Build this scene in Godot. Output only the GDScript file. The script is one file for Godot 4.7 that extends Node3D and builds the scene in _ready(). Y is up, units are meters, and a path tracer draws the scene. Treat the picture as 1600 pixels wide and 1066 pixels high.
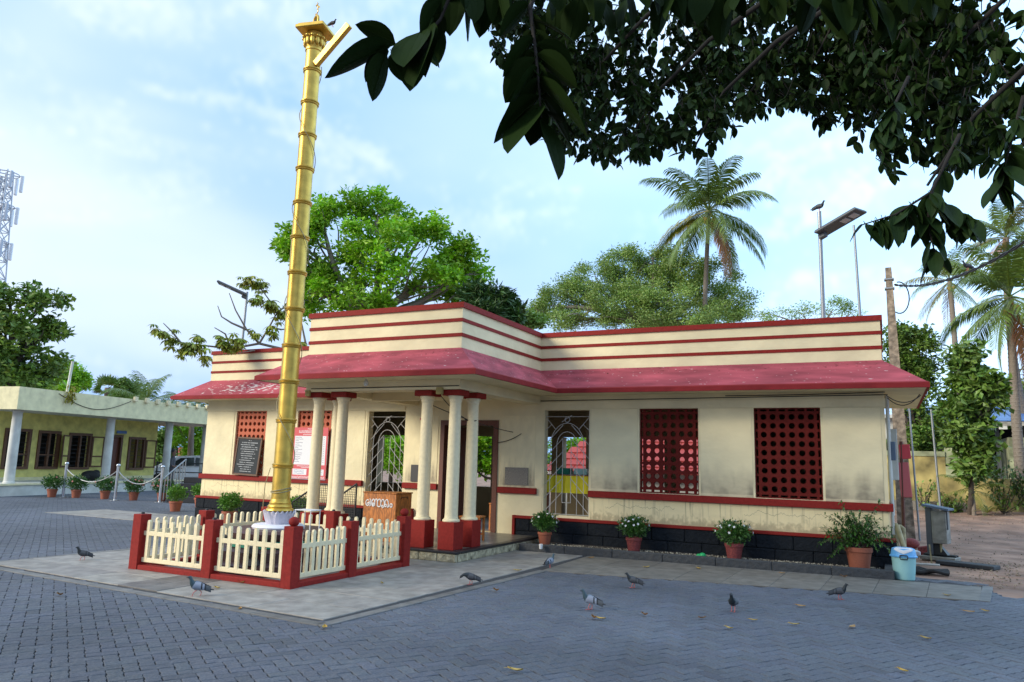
extends Node3D

var M := {}
var rng := RandomNumberGenerator.new()
var used := {}
var tex_cache := {}

class MB:
	var v := PackedVector3Array()
	var n := PackedVector3Array()
	var uv := PackedVector2Array()
	var c := PackedColorArray()
	var col := Color.WHITE
	func tri(a: Vector3, b: Vector3, d: Vector3, na: Vector3, nb: Vector3, nd: Vector3, ua := Vector2.ZERO, ub := Vector2.ZERO, ud := Vector2.ZERO) -> void:
		v.append(a); v.append(d); v.append(b)
		n.append(na); n.append(nd); n.append(nb)
		uv.append(ua); uv.append(ud); uv.append(ub)
		c.append(col); c.append(col); c.append(col)
	func flat(a: Vector3, b: Vector3, d: Vector3) -> void:
		var nn := (b - a).cross(d - a).normalized()
		tri(a, b, d, nn, nn, nn)
	func quad(a: Vector3, b: Vector3, d: Vector3, e: Vector3) -> void:
		var nn := (b - a).cross(e - a)
		if nn.length() < 1e-12:
			nn = (d - b).cross(e - b)
		nn = nn.normalized()
		tri(a, b, d, nn, nn, nn, Vector2(0, 1), Vector2(1, 1), Vector2(1, 0))
		tri(a, d, e, nn, nn, nn, Vector2(0, 1), Vector2(1, 0), Vector2(0, 0))
	func squad(p: Array, q: Array) -> void:   # points and normals
		tri(p[0], p[1], p[2], q[0], q[1], q[2], Vector2(0, 1), Vector2(1, 1), Vector2(1, 0))
		tri(p[0], p[2], p[3], q[0], q[2], q[3], Vector2(0, 1), Vector2(1, 0), Vector2(0, 0))
	func hexa(p: Array) -> void:   # bottom 0..3 counter-clockwise seen from above, top 4..7
		quad(p[0], p[1], p[5], p[4]); quad(p[1], p[2], p[6], p[5]); quad(p[2], p[3], p[7], p[6]); quad(p[3], p[0], p[4], p[7])
		quad(p[4], p[5], p[6], p[7]); quad(p[3], p[2], p[1], p[0])
	func box(at: Vector3, s: Vector3, b := Basis()) -> void:
		var h := s * 0.5
		var p := []
		for y in [-1, 1]:
			for k in [[-1, 1], [1, 1], [1, -1], [-1, -1]]:
				p.append(at + b * Vector3(k[0] * h.x, y * h.y, k[1] * h.z))
		hexa(p)
	func span(a: Vector3, b: Vector3) -> void:
		box((a + b) * 0.5, (b - a).abs())
	func cbox(at: Vector3, s: Vector3, ch: float, b := Basis()) -> void:   # all edges chamfered
		var h := s * 0.5
		var i := h - Vector3(ch, ch, ch)
		for ax in 3:
			var u := (ax + 1) % 3
			var w := (ax + 2) % 3
			for sg in [-1.0, 1.0]:
				var f := []
				for k in [[-1, -1], [1, -1], [1, 1], [-1, 1]]:
					var q := Vector3.ZERO
					q[ax] = sg * h[ax]; q[u] = k[0] * i[u]; q[w] = k[1] * i[w]
					f.append(at + b * q)
				if sg > 0: quad(f[0], f[1], f[2], f[3])
				else: quad(f[3], f[2], f[1], f[0])
			for s1 in [-1.0, 1.0]:
				for s2 in [-1.0, 1.0]:
					var e := []
					for k in [[0, -1], [0, 1], [1, 1], [1, -1]]:
						var q := Vector3.ZERO
						q[u] = s1 * (h[u] if k[0] == 0 else i[u]); q[w] = s2 * (i[w] if k[0] == 0 else h[w]); q[ax] = k[1] * i[ax]
						e.append(at + b * q)
					if s1 * s2 > 0: quad(e[3], e[2], e[1], e[0])
					else: quad(e[0], e[1], e[2], e[3])
		for sx in [-1.0, 1.0]:
			for sy in [-1.0, 1.0]:
				for sz in [-1.0, 1.0]:
					var a := at + b * Vector3(sx * h.x, sy * i.y, sz * i.z)
					var d := at + b * Vector3(sx * i.x, sy * h.y, sz * i.z)
					var e := at + b * Vector3(sx * i.x, sy * i.y, sz * h.z)
					if sx * sy * sz > 0: flat(a, d, e)
					else: flat(a, e, d)
	func lathe(prof: Array, seg := 16, xf := Transform3D()) -> void:   # [radius, y] pairs from the bottom up
		for k in prof.size() - 1:
			var r0: float = prof[k][0]
			var r1: float = prof[k + 1][0]
			var y0: float = prof[k][1]
			var y1: float = prof[k + 1][1]
			var sl := Vector2(y1 - y0, r0 - r1).normalized()
			for i in seg:
				var a0 := TAU * i / seg
				var a1 := TAU * (i + 1) / seg
				var d0 := Vector3(cos(a0), 0, -sin(a0))
				var d1 := Vector3(cos(a1), 0, -sin(a1))
				var n0 := xf.basis * (d0 * sl.x + Vector3(0, sl.y, 0))
				var n1 := xf.basis * (d1 * sl.x + Vector3(0, sl.y, 0))
				squad([xf * (d0 * r0 + Vector3(0, y0, 0)), xf * (d1 * r0 + Vector3(0, y0, 0)), xf * (d1 * r1 + Vector3(0, y1, 0)), xf * (d0 * r1 + Vector3(0, y1, 0))], [n0, n1, n1, n0])
	func tube(pts: Array, r0: float, r1 := -1.0, seg := 8, caps := true) -> void:
		var m := pts.size()
		if r1 < 0: r1 = r0
		var rings := []
		var t0: Vector3 = (pts[1] - pts[0]).normalized()
		var side := t0.cross(Vector3.UP)
		if side.length() < 0.05: side = t0.cross(Vector3.RIGHT)
		side = side.normalized()
		for k in m:
			var t: Vector3 = (pts[mini(k + 1, m - 1)] - pts[maxi(k - 1, 0)]).normalized()
			side = (side - t * side.dot(t)).normalized()
			var w := t.cross(side)
			var r := lerpf(r0, r1, float(k) / (m - 1))
			var ring := []
			for i in seg:
				var a := TAU * i / seg
				var d := side * cos(a) + w * sin(a)
				ring.append([pts[k] + d * r, d])
			rings.append(ring)
		for k in m - 1:
			for i in seg:
				var j := (i + 1) % seg
				var A = rings[k][i]; var B = rings[k][j]; var C = rings[k + 1][j]; var D = rings[k + 1][i]
				squad([A[0], B[0], C[0], D[0]], [A[1], B[1], C[1], D[1]])
		if caps:
			for i in range(1, seg - 1):
				flat(rings[0][0][0], rings[0][i + 1][0], rings[0][i][0])
				flat(rings[m - 1][0][0], rings[m - 1][i][0], rings[m - 1][i + 1][0])
	func skin(secs: Array, seg := 12) -> void:   # one continuous skin through elliptical sections [centre, half width, half height, colour]
		var rings := []
		for k in secs.size():
			var t: Vector3 = (secs[mini(k + 1, secs.size() - 1)][0] - secs[maxi(k - 1, 0)][0]).normalized()
			var s := Vector3.UP.cross(t)
			if s.length() < 0.1: s = Vector3.RIGHT
			s = Vector3(absf(s.x), s.y, s.z).normalized() if absf(s.x) > absf(s.z) else s.normalized()
			var w := t.cross(s).normalized()
			var ring := []
			for i in seg:
				var a := TAU * i / seg
				ring.append([secs[k][0] + s * cos(a) * secs[k][1] + w * sin(a) * secs[k][2], (s * cos(a) / maxf(secs[k][1], 0.002) + w * sin(a) / maxf(secs[k][2], 0.002)).normalized()])
			rings.append(ring)
		for k in secs.size() - 1:
			for i in seg:
				var j := (i + 1) % seg
				var A = rings[k][i]; var B = rings[k][j]; var C = rings[k + 1][j]; var D = rings[k + 1][i]
				col = secs[k][3]
				squad([A[0], B[0], C[0], D[0]], [A[1], B[1], C[1], D[1]])
	func ball(at: Vector3, r: Vector3, seg := 12, rings := 8) -> void:
		for k in rings:
			for i in seg:
				var p := []
				var q := []
				for e in [[k, i], [k, i + 1], [k + 1, i + 1], [k + 1, i]]:
					var th: float = PI * e[0] / rings - PI / 2
					var ph: float = TAU * e[1] / seg
					var d := Vector3(cos(th) * cos(ph), sin(th), -cos(th) * sin(ph))
					p.append(at + d * r); q.append((d / r).normalized())
				squad(p, q)
	func sheet(a: Vector3, b: Vector3, d: Vector3, e: Vector3, thick: float) -> void:   # a quad with thickness on the side away from its normal
		var nn := (b - a).cross(e - a).normalized() * thick
		hexa([a - nn, b - nn, d - nn, e - nn, a, b, d, e])
	func prism(poly: PackedVector2Array, y0: float, y1: float) -> void:   # flat polygon in x,z
		var idx := Geometry2D.triangulate_polygon(poly)
		for k in range(0, idx.size(), 3):
			var a := poly[idx[k]]; var b := poly[idx[k + 1]]; var d := poly[idx[k + 2]]
			if (b - a).cross(d - a) > 0:
				var s := b; b = d; d = s
			flat(Vector3(a.x, y1, a.y), Vector3(b.x, y1, b.y), Vector3(d.x, y1, d.y))
		var area := 0.0
		for k in poly.size():
			area += poly[k].cross(poly[(k + 1) % poly.size()])
		for k in poly.size():
			var a := poly[k]; var b := poly[(k + 1) % poly.size()]
			if area > 0:
				var s := a; a = b; b = s
			quad(Vector3(a.x, y0, a.y), Vector3(b.x, y0, b.y), Vector3(b.x, y1, b.y), Vector3(a.x, y1, a.y))
	func mesh() -> ArrayMesh:
		var arr := []
		arr.resize(Mesh.ARRAY_MAX)
		arr[Mesh.ARRAY_VERTEX] = v; arr[Mesh.ARRAY_NORMAL] = n; arr[Mesh.ARRAY_TEX_UV] = uv; arr[Mesh.ARRAY_COLOR] = c
		var m := ArrayMesh.new()
		m.add_surface_from_arrays(Mesh.PRIMITIVE_TRIANGLES, arr)
		return m

# ---------------------------------------------------------------- naming and tagging
func numbered(called: String) -> String:
	if not used.has(called):
		used[called] = 0
		return called
	used[called] += 1
	return "%s_%03d" % [called, used[called]]

func tag(o: Node, label: String, category: String, group := "") -> Node:
	o.set_meta("label", label); o.set_meta("category", category)
	if group: o.set_meta("group", group)
	return o

func thing(called: String, label: String, category: String, at := Vector3.ZERO, turn := 0.0, group := "") -> Node3D:
	var o := Node3D.new()
	o.name = numbered(called); add_child(o)
	o.position = at; o.rotation.y = turn
	tag(o, label, category, group)
	return o

func put(called: String, m: Mesh, mat: Material, parent: Node = null) -> MeshInstance3D:
	var o := MeshInstance3D.new()
	o.mesh = m; o.material_override = mat
	if parent == null or parent == self:
		o.name = numbered(called); add_child(o)
	else:
		o.name = called; parent.add_child(o, true)
	return o

func pt(called: String, mb: MB, mat: Material, parent: Node = null) -> MeshInstance3D:
	return put(called, mb.mesh(), mat, parent)

func struct(called: String, mb: MB, mat: Material, parent: Node = null) -> MeshInstance3D:
	var o := pt(called, mb, mat, parent)
	if parent == null: o.set_meta("kind", "structure")
	return o

func copy_of(o: Node3D, at: Vector3, turn: float, label: String, group := "") -> Node3D:
	var r: Node3D = o.duplicate()
	var base := str(o.name)
	r.name = numbered(base.left(base.length() - 4) if base.right(4).left(1) == "_" and base.right(3).is_valid_int() else base)
	add_child(r)
	r.position = at; r.rotation.y = turn
	r.set_meta("label", label)
	if group: r.set_meta("group", group)
	return r

func bx(a: Vector3, b: Vector3) -> MB:
	var m := MB.new(); m.span(a, b); return m

func many(called: String, m: Mesh, xs: Array, mat: Material, parent: Node, cols: Array = []) -> MultiMeshInstance3D:
	var mm := MultiMesh.new()
	mm.transform_format = MultiMesh.TRANSFORM_3D
	mm.use_colors = not cols.is_empty()
	mm.mesh = m
	mm.instance_count = xs.size()
	for i in xs.size():
		mm.set_instance_transform(i, xs[i])
		if not cols.is_empty(): mm.set_instance_color(i, cols[i])
	var o := MultiMeshInstance3D.new()
	o.multimesh = mm; o.material_override = mat
	o.name = called
	o.set_meta("kind", "stuff")
	if parent == null: o.name = numbered(called); add_child(o)
	else: parent.add_child(o, true)
	return o

# ---------------------------------------------------------------- materials
func lin(r: float, g: float, b: float) -> Color:
	return Color(r, g, b).linear_to_srgb()

func noise_tex(key: String, freq: float, lo: float, hi: float, oct := 4, size := 512, mid := 0.5, kind := FastNoiseLite.TYPE_SIMPLEX_SMOOTH) -> NoiseTexture2D:
	if tex_cache.has(key): return tex_cache[key]
	var f := FastNoiseLite.new()
	f.noise_type = kind; f.frequency = freq; f.fractal_octaves = oct; f.seed = hash(key) % 10000
	var t := NoiseTexture2D.new()
	t.width = size; t.height = size; t.seamless = true; t.noise = f
	var g := Gradient.new()
	g.offsets = PackedFloat32Array([0.0, mid, 1.0])
	g.colors = PackedColorArray([Color(lo, lo, lo), Color((lo + hi) / 2, (lo + hi) / 2, (lo + hi) / 2), Color(hi, hi, hi)])
	t.color_ramp = g
	tex_cache[key] = t
	return t

func bump_tex(key: String, freq: float, strength: float, oct := 4, kind := FastNoiseLite.TYPE_SIMPLEX_SMOOTH) -> NoiseTexture2D:
	if tex_cache.has(key): return tex_cache[key]
	var f := FastNoiseLite.new()
	f.noise_type = kind; f.frequency = freq; f.fractal_octaves = oct; f.seed = hash(key) % 10000
	var t := NoiseTexture2D.new()
	t.width = 256; t.height = 256; t.seamless = true; t.noise = f; t.as_normal_map = true; t.bump_strength = strength
	tex_cache[key] = t
	return t

func mat(key: String, c: Color, rough := 0.8, tex: Texture2D = null, scale := 1.0, normal: Texture2D = null, nscale := 0.5) -> StandardMaterial3D:
	var m := StandardMaterial3D.new()
	m.resource_name = key
	m.albedo_color = c; m.roughness = rough
	if tex or normal:
		m.uv1_triplanar = true; m.uv1_world_triplanar = true
		m.uv1_scale = Vector3(scale, scale, scale)
	if tex: m.albedo_texture = tex
	if normal:
		m.normal_enabled = true; m.normal_texture = normal; m.normal_scale = nscale
	M[key] = m
	return m

func leafmat(key: String, c: Color, back: Color, rough := 0.5) -> StandardMaterial3D:
	var m := mat(key, c, rough)
	m.vertex_color_use_as_albedo = true
	m.cull_mode = BaseMaterial3D.CULL_DISABLED
	m.backlight_enabled = true; m.backlight = back
	return m

func rr(a: float, b: float) -> float:
	return rng.randf_range(a, b)

func dir() -> Vector3:
	var z := rr(-1, 1)
	var a := rr(0, TAU)
	return Vector3(sqrt(1 - z * z) * cos(a), z, sqrt(1 - z * z) * sin(a))

func aim(d: Vector3, roll := 0.0) -> Basis:   # local +Y along d
	var y := d.normalized()
	var x := y.cross(Vector3.UP)
	if x.length() < 0.05: x = Vector3.RIGHT
	x = x.normalized().rotated(y, roll)
	return Basis(x, y, x.cross(y))

# ---------------------------------------------------------------- camera, sky, sun
func setup() -> void:
	rng.seed = 20240611
	var cam := Camera3D.new()
	cam.name = "camera"
	cam.fov = 48.933
	cam.near = 0.05; cam.far = 900.0
	cam.transform = Transform3D(Basis(Vector3(0.897453, 0.027142, -0.440275), Vector3(0.045599, 0.987050, 0.153798), Vector3(0.438747, -0.158102, 0.884593)), Vector3(0, 1.65, 0))
	add_child(cam)
	var env := Environment.new()
	env.background_mode = Environment.BG_SKY
	env.tonemap_mode = Environment.TONE_MAPPER_LINEAR
	env.tonemap_exposure = 1.3
	env.sdfgi_enabled = true; env.ssao_enabled = true; env.ssil_enabled = true
	var sky := Sky.new()
	var pm := PanoramaSkyMaterial.new()
	pm.panorama = ImageTexture.create_from_image(sky_image())
	sky.sky_material = pm
	env.sky = sky
	var we := WorldEnvironment.new()
	we.name = "world_environment"; we.environment = env
	add_child(we)
	var sun := DirectionalLight3D.new()
	sun.name = "sun"
	sun.light_energy = SUN_E
	sun.light_color = Color(1.0, 0.96, 0.88)
	sun.light_angular_distance = 22.0
	sun.shadow_enabled = true
	add_child(sun)
	sun.look_at_from_position(Vector3.ZERO, -Vector3(-0.62, 0.40, 0.68))

func sky_image() -> Image:
	var w := 1024
	var h := 512
	var im := Image.create(w, h, false, Image.FORMAT_RGBF)
	var a := FastNoiseLite.new()
	a.noise_type = FastNoiseLite.TYPE_SIMPLEX_SMOOTH; a.frequency = 1.1; a.fractal_octaves = 5; a.fractal_gain = 0.52; a.seed = 11
	var b := FastNoiseLite.new()
	b.noise_type = FastNoiseLite.TYPE_SIMPLEX_SMOOTH; b.frequency = 3.2; b.fractal_octaves = 6; b.fractal_gain = 0.55; b.seed = 5
	b.domain_warp_enabled = true; b.domain_warp_amplitude = 0.5; b.domain_warp_frequency = 1.4
	var low := Color(0.28, 0.49, 0.88)
	var mid := Color(0.33, 0.55, 0.90)
	var top := Color(0.37, 0.58, 0.90)
	var white := Color(0.92, 0.98, 1.04)
	for y in h:
		var el := PI / 2 - PI * (y + 0.5) / h
		var s := sin(el)
		for x in w:
			var az := TAU * ((x + 0.5) / w - 0.5)
			var d := Vector3(cos(el) * sin(az), s, -cos(el) * cos(az))
			var c: Color
			if s < -0.02:
				c = Color(0.30, 0.31, 0.32)
			else:
				var k := clampf(s, 0, 1)
				c = low.lerp(mid, smoothstep(0.0, 0.25, k)).lerp(top, smoothstep(0.35, 1.0, k))
				var q := Vector3(d.x, d.y * 2.6, d.z)
				var veil := smoothstep(-0.45, 0.55, a.get_noise_3dv(q * 0.6)) * 0.66
				var puff := smoothstep(-0.1, 1.1, b.get_noise_3dv(q) + a.get_noise_3dv(q * 1.3 + Vector3(4, 1, 2)) * 0.6) * 0.8
				var bank := 0.5 + 0.5 * (d.x * 0.9 - d.z * 0.44) * (1.0 - 0.5 * k)
				veil *= 0.22 + 1.05 * bank
				puff *= 0.5 + 0.6 * bank
				var cover := clampf(1.0 - (1.0 - veil) * (1.0 - puff), 0, 1) * smoothstep(-0.02, 0.12, k)
				c = c.lerp(white, cover)
			var glow := 1.0 + 1.6 * pow(maxf(0.0, d.dot(Vector3(-0.62, 0.40, 0.68).normalized())), 3.0)
			c = Color(c.r * glow, c.g * glow, c.b * lerpf(1.0, glow, 0.85))
			im.set_pixel(x, y, Color(c.r * SKY_E, c.g * SKY_E, c.b * SKY_E))
	return im

const SKY_E := 1.0
const SUN_E := 1.0

func materials() -> void:
	var soft := noise_tex("soft", 0.006, 0.80, 1.0, 4)
	var grime := noise_tex("grime", 0.012, 0.62, 1.0, 5, 512, 0.42)
	var grain := noise_tex("grain", 0.09, 0.72, 1.0, 4)
	var bump := bump_tex("bump", 0.06, 2.0)
	var rough := bump_tex("roughbump", 0.04, 7.0, 5)
	mat("cream", lin(0.85, 0.74, 0.46), 0.75, noise_tex("plaster", 0.005, 0.90, 1.0, 4), 0.35, bump, 0.25)
	mat("ivory", lin(0.82, 0.71, 0.455), 0.6, noise_tex("paintwear", 0.03, 0.88, 1.0, 5, 512, 0.3), 0.8, bump, 0.2)
	mat("red", lin(0.27, 0.022, 0.017), 0.65, noise_tex("redwear", 0.03, 0.84, 1.0, 5, 512, 0.35), 0.9, bump, 0.15).metallic_specular = 0.28
	mat("lattice_red_shaded", lin(0.17, 0.018, 0.013), 0.7, grain, 0.6).metallic_specular = 0.25  # right screens: same red paint, darkened in the colour for shade
	mat("lattice_red_sunlit", lin(0.68, 0.14, 0.05), 0.65, grain, 0.6)  # left screens: same red paint with sunlight put into the colour
	mat("eave_red", lin(0.38, 0.066, 0.088), 0.6, soft, 0.4, bump, 0.3)
	mat("fascia_red", lin(0.28, 0.024, 0.026), 0.7, soft, 0.6).metallic_specular = 0.3
	mat("plinth", lin(0.017, 0.021, 0.027), 0.85, grain, 0.7, rough, 0.5).metallic_specular = 0.3
	mat("porch_floor", lin(0.26, 0.23, 0.19), 0.35, grime, 0.5)
	mat("black_edge", lin(0.02, 0.02, 0.022), 0.4)
	mat("limewash", lin(0.60, 0.54, 0.36), 0.85, noise_tex("limewash", 0.02, 0.30, 1.0, 5, 512, 0.22), 0.7, rough, 0.7)
	mat("paver", lin(0.124, 0.139, 0.170), 0.75, grain, 0.8, rough, 0.35)
	M.paver.vertex_color_use_as_albedo = true
	mat("joint", lin(0.055, 0.058, 0.065), 0.95, grain, 0.9)
	mat("slab", lin(0.37, 0.345, 0.31), 0.6, noise_tex("slab", 0.014, 0.74, 1.0, 6), 0.45, bump, 0.25)
	M.slab.vertex_color_use_as_albedo = true
	mat("kerb", lin(0.055, 0.06, 0.066), 0.75, grain, 0.8, rough, 0.4)
	mat("dirt", lin(0.44, 0.27, 0.19), 0.95, noise_tex("dirt", 0.008, 0.62, 1.0, 6, 1024), 0.11, rough, 0.35)
	mat("gravel", lin(0.34, 0.32, 0.28), 0.95)
	M.gravel.vertex_color_use_as_albedo = true
	var gold := mat("gold", lin(0.80, 0.53, 0.10), 0.38, noise_tex("goldwear", 0.014, 0.74, 1.0, 6, 512, 0.3), 0.6, bump_tex("dents", 0.012, 1.5, 3), 0.10)
	gold.metallic = 0.66
	mat("lotus_white", lin(0.62, 0.60, 0.70), 0.55, soft, 1.5)
	mat("maroon_stone", lin(0.10, 0.045, 0.045), 0.5, grain, 0.8)
	mat("dark_stone", lin(0.045, 0.04, 0.04), 0.45, grain, 0.8)
	mat("green_cloth", lin(0.02, 0.20, 0.13), 0.8)
	mat("white_cloth", lin(0.72, 0.72, 0.76), 0.8)
	mat("white_paint", lin(0.70, 0.70, 0.70), 0.5)
	mat("terracotta", lin(0.42, 0.125, 0.065), 0.75, grain, 1.2)
	mat("terracotta_red", lin(0.36, 0.07, 0.065), 0.75, noise_tex("potwear", 0.03, 0.55, 1.0, 4), 1.5)
	mat("soil", lin(0.05, 0.035, 0.025), 0.95, grain, 1.0)
	mat("steel", lin(0.55, 0.56, 0.58), 0.28).metallic = 0.95
	mat("galvanised", lin(0.42, 0.44, 0.46), 0.45, grain, 1.0).metallic = 0.6
	mat("dark_pole", lin(0.10, 0.11, 0.12), 0.5)
	mat("black_iron", lin(0.012, 0.012, 0.013), 0.5)
	mat("grille_white", lin(0.50, 0.49, 0.47), 0.5)
	mat("cable", lin(0.012, 0.012, 0.012), 0.6)
	mat("wood", lin(0.66, 0.24, 0.05), 0.45)
	M.wood.albedo_texture = wood_texture(); M.wood.uv1_triplanar = true; M.wood.uv1_scale = Vector3(0.8, 0.8, 0.8)
	mat("door_wood", lin(0.17, 0.045, 0.018), 0.5, grain, 0.6)
	mat("window_wood", lin(0.16, 0.07, 0.03), 0.6, grain, 0.6)
	mat("concrete_pole", lin(0.42, 0.33, 0.24), 0.9, noise_tex("polewear", 0.02, 0.5, 1.0, 5), 0.5, rough, 0.4)
	mat("granite", lin(0.50, 0.45, 0.38), 0.7, noise_tex("granite", 0.08, 0.35, 1.0, 5), 1.4)
	mat("yellow_wall", lin(0.84, 0.76, 0.24), 0.8, noise_tex("mould", 0.014, 0.75, 1.0, 5, 512, 0.4), 0.3)
	mat("old_yellow", lin(0.62, 0.50, 0.19), 0.9, noise_tex("oldwall", 0.012, 0.35, 1.0, 6, 512, 0.35), 0.16)
	mat("pale_green", lin(0.52, 0.56, 0.33), 0.9, noise_tex("oldwall2", 0.012, 0.45, 1.0, 6, 512, 0.35), 0.2)
	mat("fascia_grey", lin(0.82, 0.75, 0.46), 0.85, noise_tex("streak", 0.015, 0.84, 1.0, 5, 512, 0.35), 0.35)
	mat("offwhite", lin(0.68, 0.68, 0.62), 0.7, soft, 0.5)
	mat("glass_dark", lin(0.02, 0.025, 0.03), 0.08)
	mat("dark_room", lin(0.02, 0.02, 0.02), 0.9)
	mat("blue_sheet", lin(0.06, 0.17, 0.46), 0.45, soft, 0.4)
	mat("red_tile", lin(0.50, 0.075, 0.065), 0.6, grain, 0.8)
	mat("pink_sheet", lin(0.55, 0.12, 0.12), 0.6)
	mat("yellow_cloth", lin(0.85, 0.74, 0.03), 0.7)
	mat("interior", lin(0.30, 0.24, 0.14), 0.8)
	mat("dark_bark", lin(0.022, 0.019, 0.016), 0.95)
	mat("bark", lin(0.12, 0.095, 0.075), 0.95, grain, 0.7, rough, 0.8)
	mat("bark_pale", lin(0.32, 0.28, 0.23), 0.95, grain, 0.7, rough, 0.6)
	mat("palm_bark", lin(0.30, 0.25, 0.20), 0.95, grain, 0.8, rough, 0.6)
	leafmat("leaf_bright", lin(0.27, 0.50, 0.026), lin(0.36, 0.60, 0.012))
	leafmat("leaf_mid", lin(0.12, 0.21, 0.034), lin(0.11, 0.20, 0.015))
	leafmat("leaf_dark", lin(0.045, 0.11, 0.024), lin(0.04, 0.09, 0.01))
	leafmat("leaf_olive", lin(0.27, 0.40, 0.11), lin(0.30, 0.44, 0.07))
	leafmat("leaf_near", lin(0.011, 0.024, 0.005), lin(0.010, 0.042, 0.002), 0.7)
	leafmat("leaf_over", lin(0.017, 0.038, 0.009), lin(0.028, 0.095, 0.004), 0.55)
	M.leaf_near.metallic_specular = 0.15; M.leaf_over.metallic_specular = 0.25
	leafmat("palm_leaf", lin(0.13, 0.20, 0.045), lin(0.12, 0.19, 0.025), 0.4)
	leafmat("palm_yellow", lin(0.24, 0.23, 0.05), lin(0.10, 0.10, 0.01), 0.45)
	leafmat("palm_dead", lin(0.30, 0.13, 0.06), lin(0.05, 0.02, 0.0), 0.8)
	leafmat("leaf_tuft", lin(0.22, 0.30, 0.045), lin(0.22, 0.30, 0.02))
	leafmat("pot_leaf", lin(0.06, 0.16, 0.024), lin(0.04, 0.11, 0.01), 0.45)
	leafmat("bonsai_leaf", lin(0.13, 0.29, 0.03), lin(0.08, 0.19, 0.01), 0.45)
	leafmat("fallen", lin(0.46, 0.33, 0.10), lin(0.1, 0.06, 0.01), 0.6)
	leafmat("flower", lin(0.8, 0.8, 0.8), lin(0.2, 0.2, 0.2), 0.6)
	mat("coconut", lin(0.42, 0.22, 0.06), 0.6)
	mat("feather", Color.WHITE, 0.6).vertex_color_use_as_albedo = true
	mat("pigeon_leg", lin(0.50, 0.13, 0.12), 0.6)
	mat("bin_body", lin(0.33, 0.60, 0.58), 0.45)
	mat("bin_lid", lin(0.13, 0.40, 0.72), 0.4)
	mat("box_grey", lin(0.42, 0.40, 0.34), 0.6, grime, 0.7)
	mat("slate_blue", lin(0.10, 0.14, 0.20), 0.5)
	mat("solar", lin(0.02, 0.025, 0.04), 0.25)
	mat("lamp_lens", lin(0.60, 0.62, 0.62), 0.3)
	mat("tyre", lin(0.015, 0.015, 0.016), 0.8)
	mat("car_white", lin(0.72, 0.73, 0.75), 0.25)
	mat("skin_brown", lin(0.12, 0.06, 0.04), 0.6)
	mat("black_hair", lin(0.008, 0.008, 0.008), 0.6)
	mat("grey_shirt", lin(0.10, 0.10, 0.11), 0.9)
	mat("bag_black", lin(0.012, 0.012, 0.012), 0.75)
	mat("pvc_yellow", lin(0.55, 0.46, 0.24), 0.6, grime, 0.9)
	mat("sign_red", lin(0.62, 0.05, 0.06), 0.5)
	mat("green_plastic", lin(0.01, 0.35, 0.10), 0.4)
	mat("antenna_white", lin(0.68, 0.72, 0.76), 0.5)
	mat("tower_steel", lin(0.40, 0.46, 0.54), 0.5)

func wood_texture() -> ImageTexture:
	var im := Image.create(256, 256, false, Image.FORMAT_RGB8)
	var f := FastNoiseLite.new()
	f.seed = 77; f.frequency = 0.02
	for y in 256:
		for x in 256:
			var q := f.get_noise_2d(x * 3.0, y * 0.35) * 3.0
			var g := 0.78 + 0.16 * sin((x * 0.10 + q * 5.0)) + 0.10 * f.get_noise_2d(x * 22.0, y * 1.2)
			g = clampf(g, 0.45, 1.0)
			im.set_pixel(x, y, Color(g, g * 0.96, g * 0.9))
	return ImageTexture.create_from_image(im)

# ---------------------------------------------------------------- ground and paving
func rise(x: float, z: float) -> float:
	return 0.62 * smoothstep(-17.5, -31.0, z) * smoothstep(-7.0, 2.5, x)

func spaced(lo: float, hi: float, step: float, far: float) -> Array:
	var a := []
	var x := lo
	while x <= hi + 0.001:
		a.append(x); x += step
	var d := step
	x = hi
	while x < far:
		d *= 1.5; x += d; a.append(x)
	d = step; x = lo
	while x > -far:
		d *= 1.5; x -= d; a.push_front(x)
	return a

func inside(p: Vector2, poly: PackedVector2Array) -> bool:
	return Geometry2D.is_point_in_polygon(p, poly)

var apron := PackedVector2Array([Vector2(-5.06, -6.18), Vector2(-4.78, -10.89), Vector2(-4.9, -14.3), Vector2(-16.2, -14.3), Vector2(-19.3, -14.3), Vector2(-19.0, -12.6), Vector2(-11.15, -12.3), Vector2(-11.66, -6.62)])
var walk := PackedVector2Array([Vector2(-4.80, -10.89), Vector2(1.07, -11.94), Vector2(1.28, -13.65), Vector2(-4.9, -13.4)])

func slab(st: MB, a: Vector2, b: Vector2, c: Vector2, d: Vector2, y0: float, y1: float) -> void:
	var m := (a + b + c + d) * 0.25
	var ch := 0.004
	var p := []
	for k in [[y0, 0.0], [y1 - ch, 0.0], [y1, ch]]:
		for q in [a, b, c, d]:
			var v: Vector2 = q + (m - q).normalized() * k[1]
			p.append(Vector3(v.x, k[0], v.y))
	for k in 2:
		for i in 4:
			var j := (i + 1) % 4
			st.quad(p[k * 4 + i], p[k * 4 + j], p[k * 4 + 4 + j], p[k * 4 + 4 + i])
	st.quad(p[8], p[9], p[10], p[11])

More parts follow.
